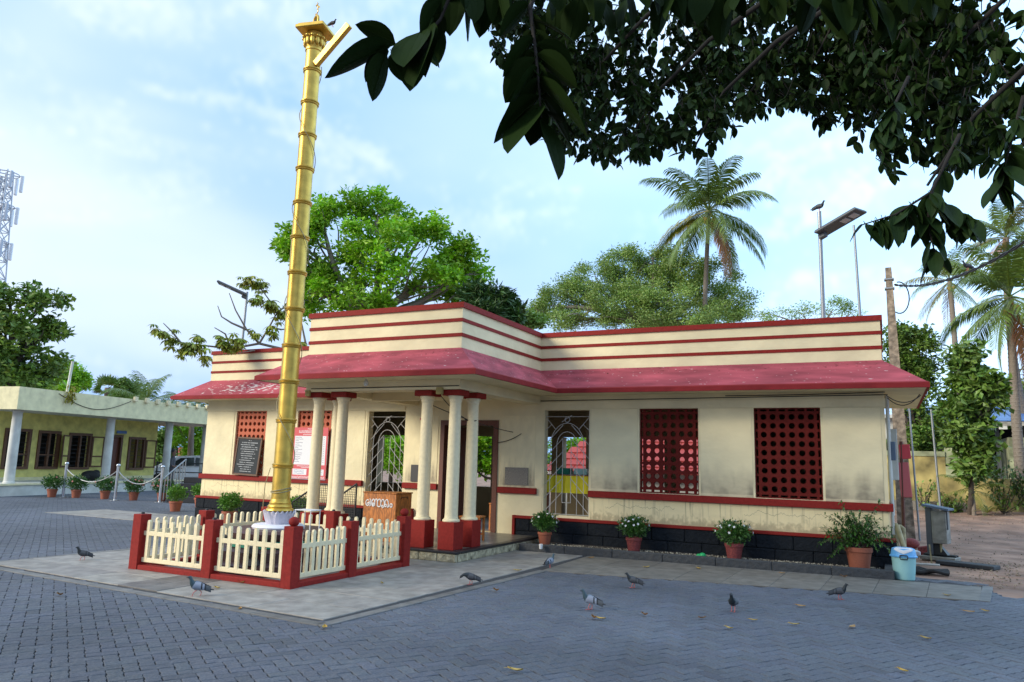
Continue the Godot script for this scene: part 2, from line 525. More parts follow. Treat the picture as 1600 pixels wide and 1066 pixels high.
func grid_slabs(parent: Node, o: Vector2, e1: Vector2, e2: Vector2, n1: int, n2: int, y: float, skip: Array, base := Color.WHITE, called := "paving_slab") -> void:
	# e1 runs along a row, e2 across; corners counter-clockwise seen from above
	for j in n2:
		var off := 0.5 if j % 2 else 0.0
		for i in range(-1, n1 + 1):
			var f0 := clampf(i + off, 0, n1)
			var f1 := clampf(i + 1 + off, 0, n1)
			if f1 - f0 < 0.1: continue
			var g := 0.0025
			var l1 := e1.length(); var l2 := e2.length()
			var p := []
			for k in [[f0 * l1 + g, j * l2 + g], [f1 * l1 - g, j * l2 + g], [f1 * l1 - g, (j + 1) * l2 - g], [f0 * l1 + g, (j + 1) * l2 - g]]:
				p.append(o + e1 / l1 * k[0] + e2 / l2 * k[1])
			var m: Vector2 = (p[0] + p[2]) * 0.5
			var out := false
			for s in skip:
				if inside(m, s): out = true
			if out: continue
			var st := MB.new()
			var t := rr(0.86, 1.06)
			st.col = Color(base.r * t, base.g * t * rr(0.985, 1.01), base.b * t * rr(0.97, 1.02))
			if (p[1] - p[0]).cross(p[3] - p[0]) > 0: p.reverse()
			slab(st, p[0], p[1], p[2], p[3], -0.03, y + rr(-0.0015, 0.0015))
			pt(called, st, M.slab, parent)

func ground() -> void:
	var xs := spaced(-40, 30, 1.25, 420.0)
	var zs := spaced(-60, 10, 1.25, 420.0)
	var f := FastNoiseLite.new()
	f.frequency = 0.35; f.seed = 3; f.fractal_octaves = 4
	var st := MB.new()
	var hgt := func(x: float, z: float) -> float:
		var open := smoothstep(0.6, 1.8, x) * smoothstep(-12.2, -13.4, z)
		return -0.03 + rise(x, z) + open * (0.028 + 0.05 * f.get_noise_2d(x, z))
	for i in xs.size() - 1:
		for j in zs.size() - 1:
			var p := []
			for k in [[0, 1], [1, 1], [1, 0], [0, 0]]:
				var x: float = xs[i + k[0]]
				var z: float = zs[j + k[1]]
				p.append(Vector3(x, hgt.call(x, z), z))
			st.flat(p[0], p[1], p[2]); st.flat(p[0], p[2], p[3])
	struct("ground", st, M.dirt)
	# paved forecourt of grey block pavers in herringbone
	var pave := Node3D.new()
	pave.name = "paved_forecourt"; add_child(pave); pave.set_meta("kind", "structure")
	var bed := MB.new()
	var field := PackedVector2Array([Vector2(-34, 3), Vector2(9, 3), Vector2(9, -12.6), Vector2(1.3, -12.6), Vector2(1.2, -14.0), Vector2(-16.3, -14.3), Vector2(-16.3, -24.0), Vector2(-34, -24)])
	bed.prism(field, -0.02, -0.012)
	pt("joint_sand", bed, M.joint, pave)
	var w := 0.118
	var ang := deg_to_rad(33.0)
	var e1 := Vector2(cos(ang), sin(ang))
	var e2 := Vector2(-sin(ang), cos(ang))
	var eye := Vector2(0, 0)
	var near := []
	var rest := []
	var fwd := Vector2(-0.4443, -0.8959)
	for iy in range(-330, 240):
		for ix in range(-360, 200):
			var k := posmod(ix - iy, 4)
			if k != 0 and k != 2: continue
			var c: Vector2 = e1 * (ix + (1.0 if k == 0 else 0.5)) * w + e2 * (iy + (0.5 if k == 0 else 0.0)) * w
			if c.x < -34 or c.x > 7 or c.y > -2.2 or c.y < -23.5: continue
			if c.x > -15 and c.y < -13.9: continue
			if not inside(c, field) or inside(c, apron) or inside(c, walk): continue
			var d := c.dot(fwd)
			var side := absf(c.dot(Vector2(0.8959, -0.4443)))
			if d < 2.6 or side > d * 0.85 + 2.5: continue
			var a := -ang if k == 0 else -ang - PI / 2
			var b := Basis(Vector3.UP, a) * Basis(Vector3.RIGHT, rr(-0.012, 0.012)) * Basis(Vector3.BACK, rr(-0.008, 0.008))
			var xf := Transform3D(b, Vector3(c.x, rr(-0.0025, 0.0015), c.y))
			var t := rr(0.90, 1.06)
			t *= 1.0 + 0.42 * f.get_noise_2d(c.x * 0.55, c.y * 0.55) + 0.12 * f.get_noise_2d(c.x * 3.0 + 50.0, c.y * 3.0)
			if rng.randf() < 0.06: t *= 0.84
			var col := Color(t, t * rr(0.98, 1.02), t * rr(0.97, 1.05))
			if side < d * 0.70 and d > 4.3:
				near.append([d + side * 0.2, xf, col])
			else:
				rest.append([d, xf, col])
	near.sort_custom(func(p, q): return p[0] < q[0])
	var shape := MB.new()
	paver_shape(shape, w)
	var pm := shape.mesh()
	var variants := []
	for k in 8:
		var s := MB.new()
		var t := 0.90 + 0.02 * k
		s.col = Color(t, t, t * (0.98 + 0.01 * (k % 4)))
		paver_shape(s, w)
		variants.append(s.mesh())
	var xfs := []
	var cols := []
	for i in near.size():
		if i < 300:
			var o := put("paver", variants[rng.randi() % 8], M.paver, pave)
			o.transform = near[i][1]
		else:
			xfs.append(near[i][1]); cols.append(near[i][2])
	for q in rest:
		xfs.append(q[1]); cols.append(q[2])
	many("far_pavers", pm, xfs, M.paver, pave, cols)
	print("pavers ", near.size() + rest.size())
	# pale stone apron round the flagpole
	var ap := Node3D.new()
	ap.name = "stone_apron"; add_child(ap); ap.set_meta("kind", "structure")
	var abed := MB.new()
	abed.prism(apron, -0.016, -0.006)
	pt("mortar_bed", abed, M.joint, ap)
	var band := PackedVector2Array([Vector2(-8.60, -6.3), Vector2(-7.84, -6.3), Vector2(-7.84, -7.6), Vector2(-8.60, -7.6)])
	grid_slabs(ap, Vector2(-5.2, -6.34), Vector2(-1.08, -0.058), Vector2(0.025, -0.62), 6, 10, 0.006, [])
	grid_slabs(ap, Vector2(-4.95, -12.56), Vector2(-1.05, 0.0), Vector2(0.0, -0.58), 14, 3, 0.006, [])
	grid_slabs(ap, Vector2(-8.59, -6.52), Vector2(0.0, -0.55), Vector2(0.375, 0.02), 2, 2, 0.011, [], Color(0.50, 0.50, 0.52), "dark_slab")
	edge(ap, Vector2(-5.06, -6.16), Vector2(-11.70, -6.52), 0.13)
	edge(ap, Vector2(-4.77, -10.92), Vector2(-5.05, -6.10), 0.13)
	edge(ap, Vector2(-11.66, -6.5), Vector2(-11.2, -12.4), 0.05)
	# walkway of stone slabs along the right wing
	var wk := Node3D.new()
	wk.name = "walkway"; add_child(wk); wk.set_meta("kind", "structure")
	var wbed := MB.new()
	wbed.prism(walk, -0.017, -0.007)
	pt("mortar_bed", wbed, M.joint, wk)
	var n := 9
	for i in n:
		for j in 2:
			var lo := Vector2(-4.80, -10.89).lerp(Vector2(1.07, -11.94), float(i) / n)
			var lo2 := Vector2(-4.80, -10.89).lerp(Vector2(1.07, -11.94), float(i + 1) / n)
			var hi := Vector2(-4.85, -13.06).lerp(Vector2(1.20, -13.38), float(i) / n)
			var hi2 := Vector2(-4.85, -13.06).lerp(Vector2(1.20, -13.38), float(i + 1) / n)
			var a := lo.lerp(hi, j * 0.5 + 0.003); var b := lo2.lerp(hi2, j * 0.5 + 0.003)
			var c := lo2.lerp(hi2, j * 0.5 + 0.497); var d := lo.lerp(hi, j * 0.5 + 0.497)
			var g := (b - a).normalized() * 0.003
			var s := MB.new()
			var t := rr(0.50, 0.62)
			s.col = Color(t, t * 0.99, t * 0.95)
			slab(s, a + g, b - g, c - g, d + g, -0.03, 0.008 + rr(-0.001, 0.001))
			pt("walkway_slab", s, M.slab, wk)
	edge(wk, Vector2(1.09, -11.92), Vector2(1.29, -13.5), 0.13)
	# dark kerb and gravel bed along the right wing
	var kb := MB.new()
	var k0 := Vector2(-6.2, -13.02)
	var k1 := Vector2(0.06, -13.33)
	for s in 7:
		var a := k0.lerp(k1, s / 7.0); var b := k0.lerp(k1, (s + 1) / 7.0)
		var m := (a + b) * 0.5
		var o := MB.new()
		o.cbox(Vector3(m.x, 0.06, m.y - 0.06), Vector3((b - a).length() - 0.004, 0.16, 0.12), 0.012, Basis(Vector3.UP, atan2(-(b - a).y, (b - a).x)))
		if s == 0: kb = o
		var kk := struct("planter_kerb", o, M.kerb)
		kk.set_meta("kind", "structure")
	var ke := MB.new()
	ke.cbox(Vector3(-0.02, 0.061, -13.88), Vector3(0.12, 0.16, 0.94), 0.012)
	struct("planter_kerb", ke, M.kerb)
	var so := MB.new()
	so.prism(PackedVector2Array([Vector2(-6.2, -13.12), Vector2(-0.06, -13.42), Vector2(-0.06, -14.30), Vector2(-6.2, -14.30)]), 0.0, 0.075)
	struct("gravel_bed_soil", so, M.soil)
	var peb := MB.new()
	peb.ball(Vector3.ZERO, Vector3(1, 0.7, 0.8), 6, 4)
	xfs = []; cols = []
	for i in 2600:
		var x := rr(-6.0, -0.15)
		var z := lerpf(-13.16, -13.43, (x + 6.2) / 6.1) - pow(rng.randf(), 1.3) * 0.75
		var s := rr(0.006, 0.018)
		xfs.append(Transform3D(Basis(dir(), rr(0, 6)).scaled(Vector3(s, s, s)), Vector3(x, 0.078, z)))
		var t := rr(0.4, 1.5)
		cols.append(Color(t, t * 0.97, t * 0.85))
	many("gravel", peb.mesh(), xfs, M.gravel, null, cols)
	xfs = []; cols = []
	for i in 2600:
		var x := rr(0.2, 5.0)
		var z := rr(-13.4, -27.0) if i % 2 else rr(-13.4, -17.5)
		var s := rr(0.004, 0.020)
		xfs.append(Transform3D(Basis(dir(), rr(0, 6)).scaled(Vector3(s, s, s)), Vector3(x, hgt.call(x, z) + 0.004, z)))
		var t := rr(0.4, 1.2)
		cols.append(Color(t, t * 0.85, t * 0.70))
	many("loose_stones", peb.mesh(), xfs, M.gravel, null, cols)

func edge(parent: Node, a: Vector2, b: Vector2, w: float) -> void:
	var n := maxi(1, roundi((b - a).length() / 0.9))
	for i in n:
		var p := a.lerp(b, float(i) / n); var q := a.lerp(b, float(i + 1) / n)
		var m := (p + q) * 0.5
		var s := MB.new()
		s.col = Color(0.52, 0.54, 0.57) * rr(0.85, 1.1)
		s.cbox(Vector3(m.x, -0.008, m.y), Vector3((q - p).length() - 0.006, 0.036, w), 0.004, Basis(Vector3.UP, atan2(-(q - p).y, (q - p).x)))
		pt("edging_strip", s, M.slab, parent)

func paver_shape(s: MB, w: float) -> void:   # a zigzag-sided block with a small chamfer
	var hx := w - 0.0022
	var hz := w * 0.5 - 0.0022
	var out := []
	var k := 0.006
	for p in [[-1.0, 0], [-0.5, 1], [0.0, -1], [0.5, 1], [1.0, 0]]:
		out.append(Vector2(p[0] * hx, hz + p[1] * k - 0.002))
	for p in [[1.0, 0], [0.5, 1], [0.0, -1], [-0.5, 1], [-1.0, 0]]:
		out.append(Vector2(p[0] * hx, -hz + p[1] * k + 0.002))
	var n := out.size()
	for i in n:
		var a: Vector2 = out[i]; var b: Vector2 = out[(i + 1) % n]
		var ai := a * Vector2(0.965, 0.93); var bi := b * Vector2(0.965, 0.93)
		s.quad(Vector3(a.x, -0.03, a.y), Vector3(b.x, -0.03, b.y), Vector3(b.x, -0.004, b.y), Vector3(a.x, -0.004, a.y))
		s.quad(Vector3(a.x, -0.004, a.y), Vector3(b.x, -0.004, b.y), Vector3(bi.x, 0, bi.y), Vector3(ai.x, 0, ai.y))
	for i in 4:
		var a: Vector2 = out[i] * Vector2(0.965, 0.93); var b: Vector2 = out[i + 1] * Vector2(0.965, 0.93)
		var c: Vector2 = out[n - 2 - i] * Vector2(0.965, 0.93); var d: Vector2 = out[n - 1 - i] * Vector2(0.965, 0.93)
		s.quad(Vector3(a.x, 0, a.y), Vector3(b.x, 0, b.y), Vector3(c.x, 0, c.y), Vector3(d.x, 0, d.y))

# ---------------------------------------------------------------- the hall
const W := -14.28
const XL := -16.0
const XR := 0.04
const BACK := -18.3

func stain_tex() -> ImageTexture:
	var im := Image.create(256, 256, false, Image.FORMAT_RGB8)
	var f := FastNoiseLite.new()
	f.frequency = 0.016; f.seed = 21; f.fractal_octaves = 4
	var g := FastNoiseLite.new()
	g.frequency = 0.05; g.seed = 4; g.fractal_octaves = 4
	for y in 256:
		for x in 256:
			var v := y / 255.0
			var reach := 0.24 + 0.17 * f.get_noise_2d(x * 1.6, 40.0)
			var s := smoothstep(1.0 - reach - 0.16, 0.97, v) * (0.45 + 0.65 * clampf(f.get_noise_2d(x * 1.3, y * 0.30) * 1.3 + 0.35, 0, 1))
			s *= 0.80 + 0.3 * g.get_noise_2d(x, y)
			if v > 0.975: s *= 0.5
			var t := 0.975 + 0.025 * g.get_noise_2d(x * 0.3, y * 0.3) + 0.03 * f.get_noise_2d(x, y)
			var k := t * (1.0 - 0.46 * clampf(s, 0, 1))
			im.set_pixel(x, y, Color(k, k * (1.0 - 0.01 * s), k * (1.0 + 0.04 * s)))
	return ImageTexture.create_from_image(im)

func streak_tex() -> ImageTexture:   # faint run-off lines, splashes at the foot and a hairline crack
	var im := Image.create(512, 96, false, Image.FORMAT_RGB8)
	var f := FastNoiseLite.new()
	f.frequency = 0.03; f.seed = 61; f.fractal_octaves = 4
	for y in 96:
		for x in 512:
			var run := smoothstep(0.22, 0.55, f.get_noise_2d(x * 2.2, y * 0.06)) * smoothstep(1.15, 0.0, y / 96.0) * 0.22
			var foot := smoothstep(0.55, 1.0, y / 96.0 + 0.35 * f.get_noise_2d(x * 1.5, y)) * 0.20
			var k := 0.985 + 0.03 * f.get_noise_2d(x * 0.5, y) - run - foot
			var crack := absf(y - 30.0 - 26.0 * f.get_noise_2d(x * 0.5, 9.0) - 6.0 * f.get_noise_2d(x * 3.0, 70.0))
			if crack < 0.8 and x > 60 and x < 330: k *= 0.72
			im.set_pixel(x, y, Color(k, k * 0.985, k * 0.95))
	return ImageTexture.create_from_image(im)

func chipped_tex() -> ImageTexture:   # red paint flaked off to the white undercoat
	var im := Image.create(512, 128, false, Image.FORMAT_RGB8)
	var f := FastNoiseLite.new()
	f.frequency = 0.055; f.seed = 8; f.fractal_octaves = 4
	var g := FastNoiseLite.new()
	g.frequency = 0.008; g.seed = 2
	for y in 128:
		for x in 512:
			var n := f.get_noise_2d(x, y * 1.5)
			var area := 0.50 - 0.44 * exp(-pow((x - 190.0) / 120.0, 2.0) - pow((y - 70.0) / 45.0, 2.0))
			var base := lin(0.43, 0.090, 0.110)
			var k := 0.92 + 0.15 * g.get_noise_2d(x, y)
			base = Color(base.r * k, base.g * k, base.b * k)
			if n > area + 0.06: base = lin(0.62, 0.56, 0.52)
			elif n > area + 0.02: base = lin(0.36, 0.07, 0.07)
			im.set_pixel(x, y, base)
	return ImageTexture.create_from_image(im)

func speck_tex() -> ImageTexture:
	var im := Image.create(512, 128, false, Image.FORMAT_RGB8)
	var f := FastNoiseLite.new()
	f.frequency = 0.09; f.seed = 31; f.fractal_octaves = 3
	var g := FastNoiseLite.new()
	g.frequency = 0.010; g.seed = 14; g.fractal_octaves = 4
	for y in 128:
		for x in 512:
			var k := 0.92 + 0.22 * g.get_noise_2d(x, y * 2.0)
			var base := lin(0.43, 0.090, 0.110)
			base = Color(base.r * k, base.g * k, base.b * k)
			var n := f.get_noise_2d(x, y)
			if n > 0.60: base = lin(0.58, 0.45, 0.42)
			elif n < -0.52 and y < 40: base = lin(0.12, 0.03, 0.03)
			im.set_pixel(x, y, base)
	return ImageTexture.create_from_image(im)

func lattice(w: float, h: float, nc: int, nr: int, t: float) -> ArrayMesh:   # pierced screen: round holes, half holes at the edges
	var st := MB.new()
	var cw := w / (nc + 1.0)
	var chh := h / (nr + 1.0)
	for j in range(-1, nr + 1):
		for i in range(-1, nc + 1):
			var x0 := -w / 2 + (0.0 if i < 0 else cw * (i + 0.5))
			var x1 := -w / 2 + (cw * 0.5 if i < 0 else minf(w, cw * (i + 1.5)))
			var y0 := 0.0 if j < 0 else chh * (j + 0.5)
			var y1 := chh * 0.5 if j < 0 else minf(h, chh * (j + 1.5))
			var m := Vector2((x0 + x1) / 2, (y0 + y1) / 2)
			var hs := Vector2(x1 - x0, y1 - y0) / 2
			var whole := i >= 0 and i < nc and j >= 0 and j < nr
			var seg := 16 if whole else 4
			var inn := []
			var out := []
			for k in seg:
				var a := TAU * (k + (0.0 if whole else 0.5)) / seg
				var d := Vector2(cos(a), sin(a))
				var e := d / maxf(absf(d.x), absf(d.y))
				out.append(m + e * hs)
				if whole: inn.append(m + d * minf(hs.x, hs.y) * 0.66)
				else: inn.append(m + e * (hs - Vector2(0.022, 0.022)))
			for k in seg:
				var l := (k + 1) % seg
				var a: Vector2 = out[k]; var b: Vector2 = out[l]; var c: Vector2 = inn[l]; var d: Vector2 = inn[k]
				st.quad(Vector3(a.x, a.y, 0), Vector3(b.x, b.y, 0), Vector3(c.x, c.y, 0), Vector3(d.x, d.y, 0))
				st.quad(Vector3(d.x, d.y, -t), Vector3(c.x, c.y, -t), Vector3(b.x, b.y, -t), Vector3(a.x, a.y, -t))
				st.quad(Vector3(d.x, d.y, 0), Vector3(c.x, c.y, 0), Vector3(c.x, c.y, -t), Vector3(d.x, d.y, -t))
	return st.mesh()

func grille(x0: float, x1: float, y0: float, y1: float, z: float) -> MB:
	var st := MB.new()
	var m := (x0 + x1) / 2
	var w := x1 - x0
	var q := func(a: Array) -> void:
		var p := []
		for k in a: p.append(Vector3(k[0], k[1], z))
		st.tube(p, 0.0065, 0.0065, 6)
	for x in [x0 + 0.02, x1 - 0.03]: q.call([[x, y0], [x, y1]])
	for y in [y0 + 0.02, y1 - 0.13]: q.call([[x0 + 0.02, y], [x1 - 0.03, y]])
	var spring := y1 - 0.72
	for rad in [0.36 * w, 0.22 * w]:
		var a := [[m - rad, y0 + 0.02], [m - rad, (y0 + spring) / 2]]
		for k in 17:
			var t := PI - PI * k / 16.0
			a.append([m + cos(t) * rad, spring + sin(t) * rad * 1.25])
		a += [[m + rad, (y0 + spring) / 2], [m + rad, y0 + 0.02]]
		q.call(a)
	var top := spring + 0.12
	q.call([[m - 0.09 * w, y0 + 0.25], [m - 0.09 * w, top], [m + 0.09 * w, top], [m + 0.09 * w, y0 + 0.25]])
	q.call([[m - 0.09 * w, y0 + 0.25], [m + 0.09 * w, y0 + 0.25]])
	var k := 0
	var y := y0 + 0.05
	while y < y1 - 0.62:
		q.call([[x0 + 0.02, y], [m - 0.09 * w, y + 0.40 * w]])
		q.call([[x1 - 0.03, y], [m + 0.09 * w, y + 0.40 * w]])
		y += 0.27
		k += 1
	q.call([[x0 + 0.04, y1 - 0.15], [x0 + 0.24 * w, y1 - 0.38]])
	q.call([[x1 - 0.04, y1 - 0.15], [x1 - 0.24 * w, y1 - 0.38]])
	q.call([[x0 + 0.02, y1 - 0.42], [x0 + 0.16 * w, y1 - 0.29]])
	q.call([[x1 - 0.02, y1 - 0.42], [x1 - 0.16 * w, y1 - 0.29]])
	var loop := []
	for i in 13:
		var t := TAU * i / 12.0
		loop.append([m + cos(t) * 0.055, y1 - 0.19 + sin(t) * 0.055])
	q.call(loop)
	q.call([[m - 0.12, y1 - 0.24], [m, y1 - 0.16], [m + 0.10, y1 - 0.10]])
	return st

func hall() -> void:
	var T := thing("temple_hall", "long cream single storey hall with pink red eaves, striped parapet and pillared porch", "building", Vector3(0, 0, 0))
	# walls: piers between the openings, sills under them, spandrel above
	var ops := [[-14.95, -13.92, 1.12, 2.73], [-12.9, -11.85, 1.12, 2.73], [-10.79, -9.73, 0.60, 2.71], [-8.77, -7.34, 0.17, 2.5], [-6.31, -5.29, 0.60, 2.71], [-4.26, -3.12, 1.12, 2.73], [-2.11, -0.98, 1.12, 2.73]]
	var x := XL
	for o in ops + [[XR, XR, 0, 0]]:
		if o[0] > x: pt("wall", bx(Vector3(x, 0, W - 0.2), Vector3(o[0], 2.73, W)), M.cream, T)
		if o[1] > o[0]:
			pt("wall", bx(Vector3(o[0], 0, W - 0.2), Vector3(o[1], o[2], W)), M.cream, T)
			if o[3] < 2.73: pt("wall", bx(Vector3(o[0], o[3], W - 0.2), Vector3(o[1], 2.73, W)), M.cream, T)
		x = o[1]
	pt("wall", bx(Vector3(XL, 2.73, W - 0.2), Vector3(XR, 3.53, W)), M.cream, T)
	pt("wall", bx(Vector3(XL, 0, BACK), Vector3(XL + 0.2, 3.53, W - 0.2)), M.cream, T)
	pt("wall", bx(Vector3(XR - 0.2, 0, BACK), Vector3(XR, 3.53, W - 0.2)), M.cream, T)
	# open back of the hall: piers, low wall, lintel; one closed room at the right
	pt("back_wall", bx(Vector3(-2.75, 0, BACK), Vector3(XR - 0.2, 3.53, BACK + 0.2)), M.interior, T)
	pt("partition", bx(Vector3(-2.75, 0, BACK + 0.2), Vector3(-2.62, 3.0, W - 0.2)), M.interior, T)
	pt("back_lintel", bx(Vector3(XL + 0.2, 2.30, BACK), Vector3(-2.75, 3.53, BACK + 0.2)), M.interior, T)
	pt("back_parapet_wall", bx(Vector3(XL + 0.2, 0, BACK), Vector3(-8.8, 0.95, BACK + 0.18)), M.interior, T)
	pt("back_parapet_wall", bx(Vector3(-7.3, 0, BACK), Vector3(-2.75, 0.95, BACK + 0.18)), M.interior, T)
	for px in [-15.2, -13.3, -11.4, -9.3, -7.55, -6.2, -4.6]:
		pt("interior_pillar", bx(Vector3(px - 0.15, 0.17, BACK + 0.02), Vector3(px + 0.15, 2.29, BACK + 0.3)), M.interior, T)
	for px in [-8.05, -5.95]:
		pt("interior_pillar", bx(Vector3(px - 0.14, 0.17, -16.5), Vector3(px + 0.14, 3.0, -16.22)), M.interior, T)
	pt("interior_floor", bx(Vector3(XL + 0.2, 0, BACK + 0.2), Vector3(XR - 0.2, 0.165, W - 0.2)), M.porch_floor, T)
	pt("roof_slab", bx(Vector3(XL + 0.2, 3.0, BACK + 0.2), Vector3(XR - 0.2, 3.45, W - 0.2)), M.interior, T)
	# bands
	pt("lintel_band", bx(Vector3(-16.02, 2.735, W), Vector3(-9.74, 2.88, W + 0.02)), M.cream, T)
	pt("lintel_band", bx(Vector3(-6.39, 2.735, W), Vector3(XR + 0.02, 2.88, W + 0.02)), M.cream, T)
	for s in [[-16.06, -10.82], [-9.70, -8.80], [-7.31, -6.42], [-5.29, 0.10]]:
		var d := MB.new()
		d.cbox(Vector3((s[0] + s[1]) / 2, 1.05, W + 0.018), Vector3(s[1] - s[0], 0.125, 0.10), 0.008)
		pt("dado_band", d, M.red, T)
	var de := MB.new()
	de.cbox(Vector3(XR + 0.03, 1.05, -14.8), Vector3(0.06, 0.125, 0.9), 0.008)
	pt("dado_band", de, M.red, T)
	# proud plaster panels with soot at their feet
	var sm := mat("stained_cream", lin(0.85, 0.74, 0.46), 0.8)
	var stt := stain_tex()
	sm.albedo_texture = stt
	sm.normal_enabled = true; sm.normal_texture = M.cream.normal_texture; sm.normal_scale = 0.15
	var k := 0
	for s in [[-5.25, -4.30], [-3.08, -2.15], [-0.94, -0.03]]:
		var st := MB.new()
		st.span(Vector3(s[0], 1.115, W), Vector3(s[1], 2.725, W + 0.008))
		for i in st.uv.size(): st.uv[i] = Vector2(st.uv[i].x * 0.33 + k * 0.333, st.uv[i].y)
		pt("plaster_panel", st, sm, T)
		k += 1
	for s in [[-15.93, -15.02], [-13.85, -12.97], [-11.78, -10.86]]:
		pt("plaster_panel", bx(Vector3(s[0], 1.115, W), Vector3(s[1], 2.725, W + 0.008)), M.cream, T)
	pt("plaster_panel", bx(Vector3(-9.66, 1.115, W), Vector3(-8.84, 2.60, W + 0.008)), sm, T)
	pt("plaster_panel", bx(Vector3(-7.28, 1.115, W), Vector3(-6.48, 2.60, W + 0.008)), sm, T)
	var dm := mat("streaked_cream", lin(0.85, 0.74, 0.46), 0.8)
	dm.albedo_texture = streak_tex()
	for s in [[-5.26, -2.65], [-2.63, 0.02], [-15.95, -13.4], [-13.38, -10.85]]:
		var st := MB.new()
		st.span(Vector3(s[0], 0.555, W), Vector3(s[1], 0.985, W + 0.006))
		pt("plaster_panel", st, dm, T)
	# plinth of dark dressed stone in two courses, red band on top
	for run in [[-16.05, -9.80], [-6.85, 0.10]]:
		var len: float = run[1] - run[0]
		var n := roundi(len / 0.62)
		for row in 2:
			for i in n + 1:
				var off := 0.5 if row else 0.0
				var a := clampf((i - off) / n, 0, 1); var b := clampf((i + 1 - off) / n, 0, 1)
				if b - a < 0.01: continue
				var st := MB.new()
				st.cbox(Vector3(run[0] + len * (a + b) / 2, 0.13 + 0.245 * row, W + 0.035 + rr(-0.004, 0.005)), Vector3(len * (b - a) - 0.005, 0.241, 0.12), 0.014)
				pt("plinth_stone", st, M.plinth, T)
		var pb := MB.new()
		pb.cbox(Vector3((run[0] + run[1]) / 2, 0.525, W + 0.045), Vector3(len + 0.03, 0.055, 0.14), 0.008)
		pt("plinth_band", pb, M.red, T)
	for row in 2:
		for i in 6:
			var st := MB.new()
			st.cbox(Vector3(XR + 0.03, 0.13 + 0.245 * row, W - 0.32 - i * 0.6), Vector3(0.1, 0.238, 0.59), 0.02)
			pt("plinth_stone", st, M.plinth, T)
	pt("plinth_band", bx(Vector3(-9.79, 0.50, W), Vector3(-9.40, 0.555, W + 0.10)), M.red, T)
	pt("plinth_band", bx(Vector3(-9.44, 0.17, W), Vector3(-9.385, 0.50, W + 0.10)), M.red, T)
	pt("plinth_stone", bx(Vector3(-9.79, 0.17, W), Vector3(-9.44, 0.50, W + 0.07)), M.plinth, T)
	pt("plinth_band", bx(Vector3(-6.915, 0.10, W), Vector3(-6.86, 0.555, W + 0.115)), M.red, T)
	# pierced screens
	for i in [[0, "lattice_red_sunlit"], [1, "lattice_red_sunlit"], [5, "lattice_red_shaded"], [6, "lattice_red_shaded"]]:
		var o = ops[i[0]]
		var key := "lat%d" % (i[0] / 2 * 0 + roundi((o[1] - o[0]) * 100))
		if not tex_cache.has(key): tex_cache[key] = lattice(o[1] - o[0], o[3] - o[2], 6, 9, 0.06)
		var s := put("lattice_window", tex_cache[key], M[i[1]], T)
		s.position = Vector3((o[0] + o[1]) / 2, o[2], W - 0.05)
	for i in [2, 4]:
		var o = ops[i]
		pt("window_grille", grille(o[0], o[1], o[2], o[3], W - 0.07), M.grille_white, T)
		pt("grille_jamb", bx(Vector3(o[0], o[2], W - 0.19), Vector3(o[0] + 0.03, o[3], W - 0.01)), M.cream, T)
	# doorway
	var fr := MB.new()
	fr.span(Vector3(-8.77, 0.17, W - 0.17), Vector3(-8.67, 2.5, W + 0.03))
	fr.span(Vector3(-7.45, 0.17, W - 0.17), Vector3(-7.34, 2.5, W + 0.03))
	fr.span(Vector3(-8.67, 2.39, W - 0.17), Vector3(-7.45, 2.5, W + 0.03))
	var dr := pt("door_frame", fr, M.door_wood, T)
	var lf := MB.new()
	lf.box(Vector3(-8.62, 1.28, W - 0.62), Vector3(0.05, 2.2, 0.85))
	pt("door_leaf", lf, M.door_wood, T)
	pt("stone_plaque", bx(Vector3(-7.15, 1.16, W + 0.009), Vector3(-6.62, 1.52, W + 0.03)), M.granite, T).set_meta("label", "weathered grey stone plaque right of the doorway")
	pt("stone_plaque", bx(Vector3(-9.50, 1.14, W + 0.009), Vector3(-9.29, 1.51, W + 0.03)), M.dark_stone, T).set_meta("label", "small dark slate plaque left of the doorway")
	pt("name_plate", bx(Vector3(-9.32, 2.50, W + 0.009), Vector3(-9.12, 2.555, W + 0.022)), M.sign_red, T)
	# porch: platform, floor, pillars, beams
	var P0 := Vector3(-9.86, 0, -10.83)
	var PX := -6.27
	pt("porch_floor", bx(Vector3(P0.x + 0.03, 0.0, W), Vector3(PX - 0.03, 0.168, P0.z - 0.03)), M.porch_floor, T)
	var ed := MB.new()
	ed.cbox(Vector3((P0.x + PX) / 2, 0.155, P0.z - 0.06), Vector3(PX - P0.x + 0.03, 0.04, 0.16), 0.01)
	ed.cbox(Vector3(PX - 0.06, 0.1545, (W + P0.z) / 2 - 0.08), Vector3(0.16, 0.04, P0.z - W - 0.16), 0.01)
	ed.cbox(Vector3(P0.x + 0.06, 0.1545, (W + P0.z) / 2 - 0.08), Vector3(0.16, 0.04, P0.z - W - 0.16), 0.01)
	pt("porch_edging", ed, M.black_edge, T)
	for i in 10:
		var st := MB.new()
		st.cbox(Vector3(P0.x + (i + 0.5) * 0.359, 0.066, P0.z - 0.02), Vector3(0.350, 0.132, 0.06), 0.012)
		pt("porch_stone", st, M.limewash, T)
		st = MB.new()
		st.cbox(Vector3(PX - 0.02, 0.066, P0.z - 0.06 - (i + 0.5) * 0.338), Vector3(0.06, 0.132, 0.33), 0.012)
		pt("porch_stone", st, M.limewash, T)
	var proto: Node3D = null
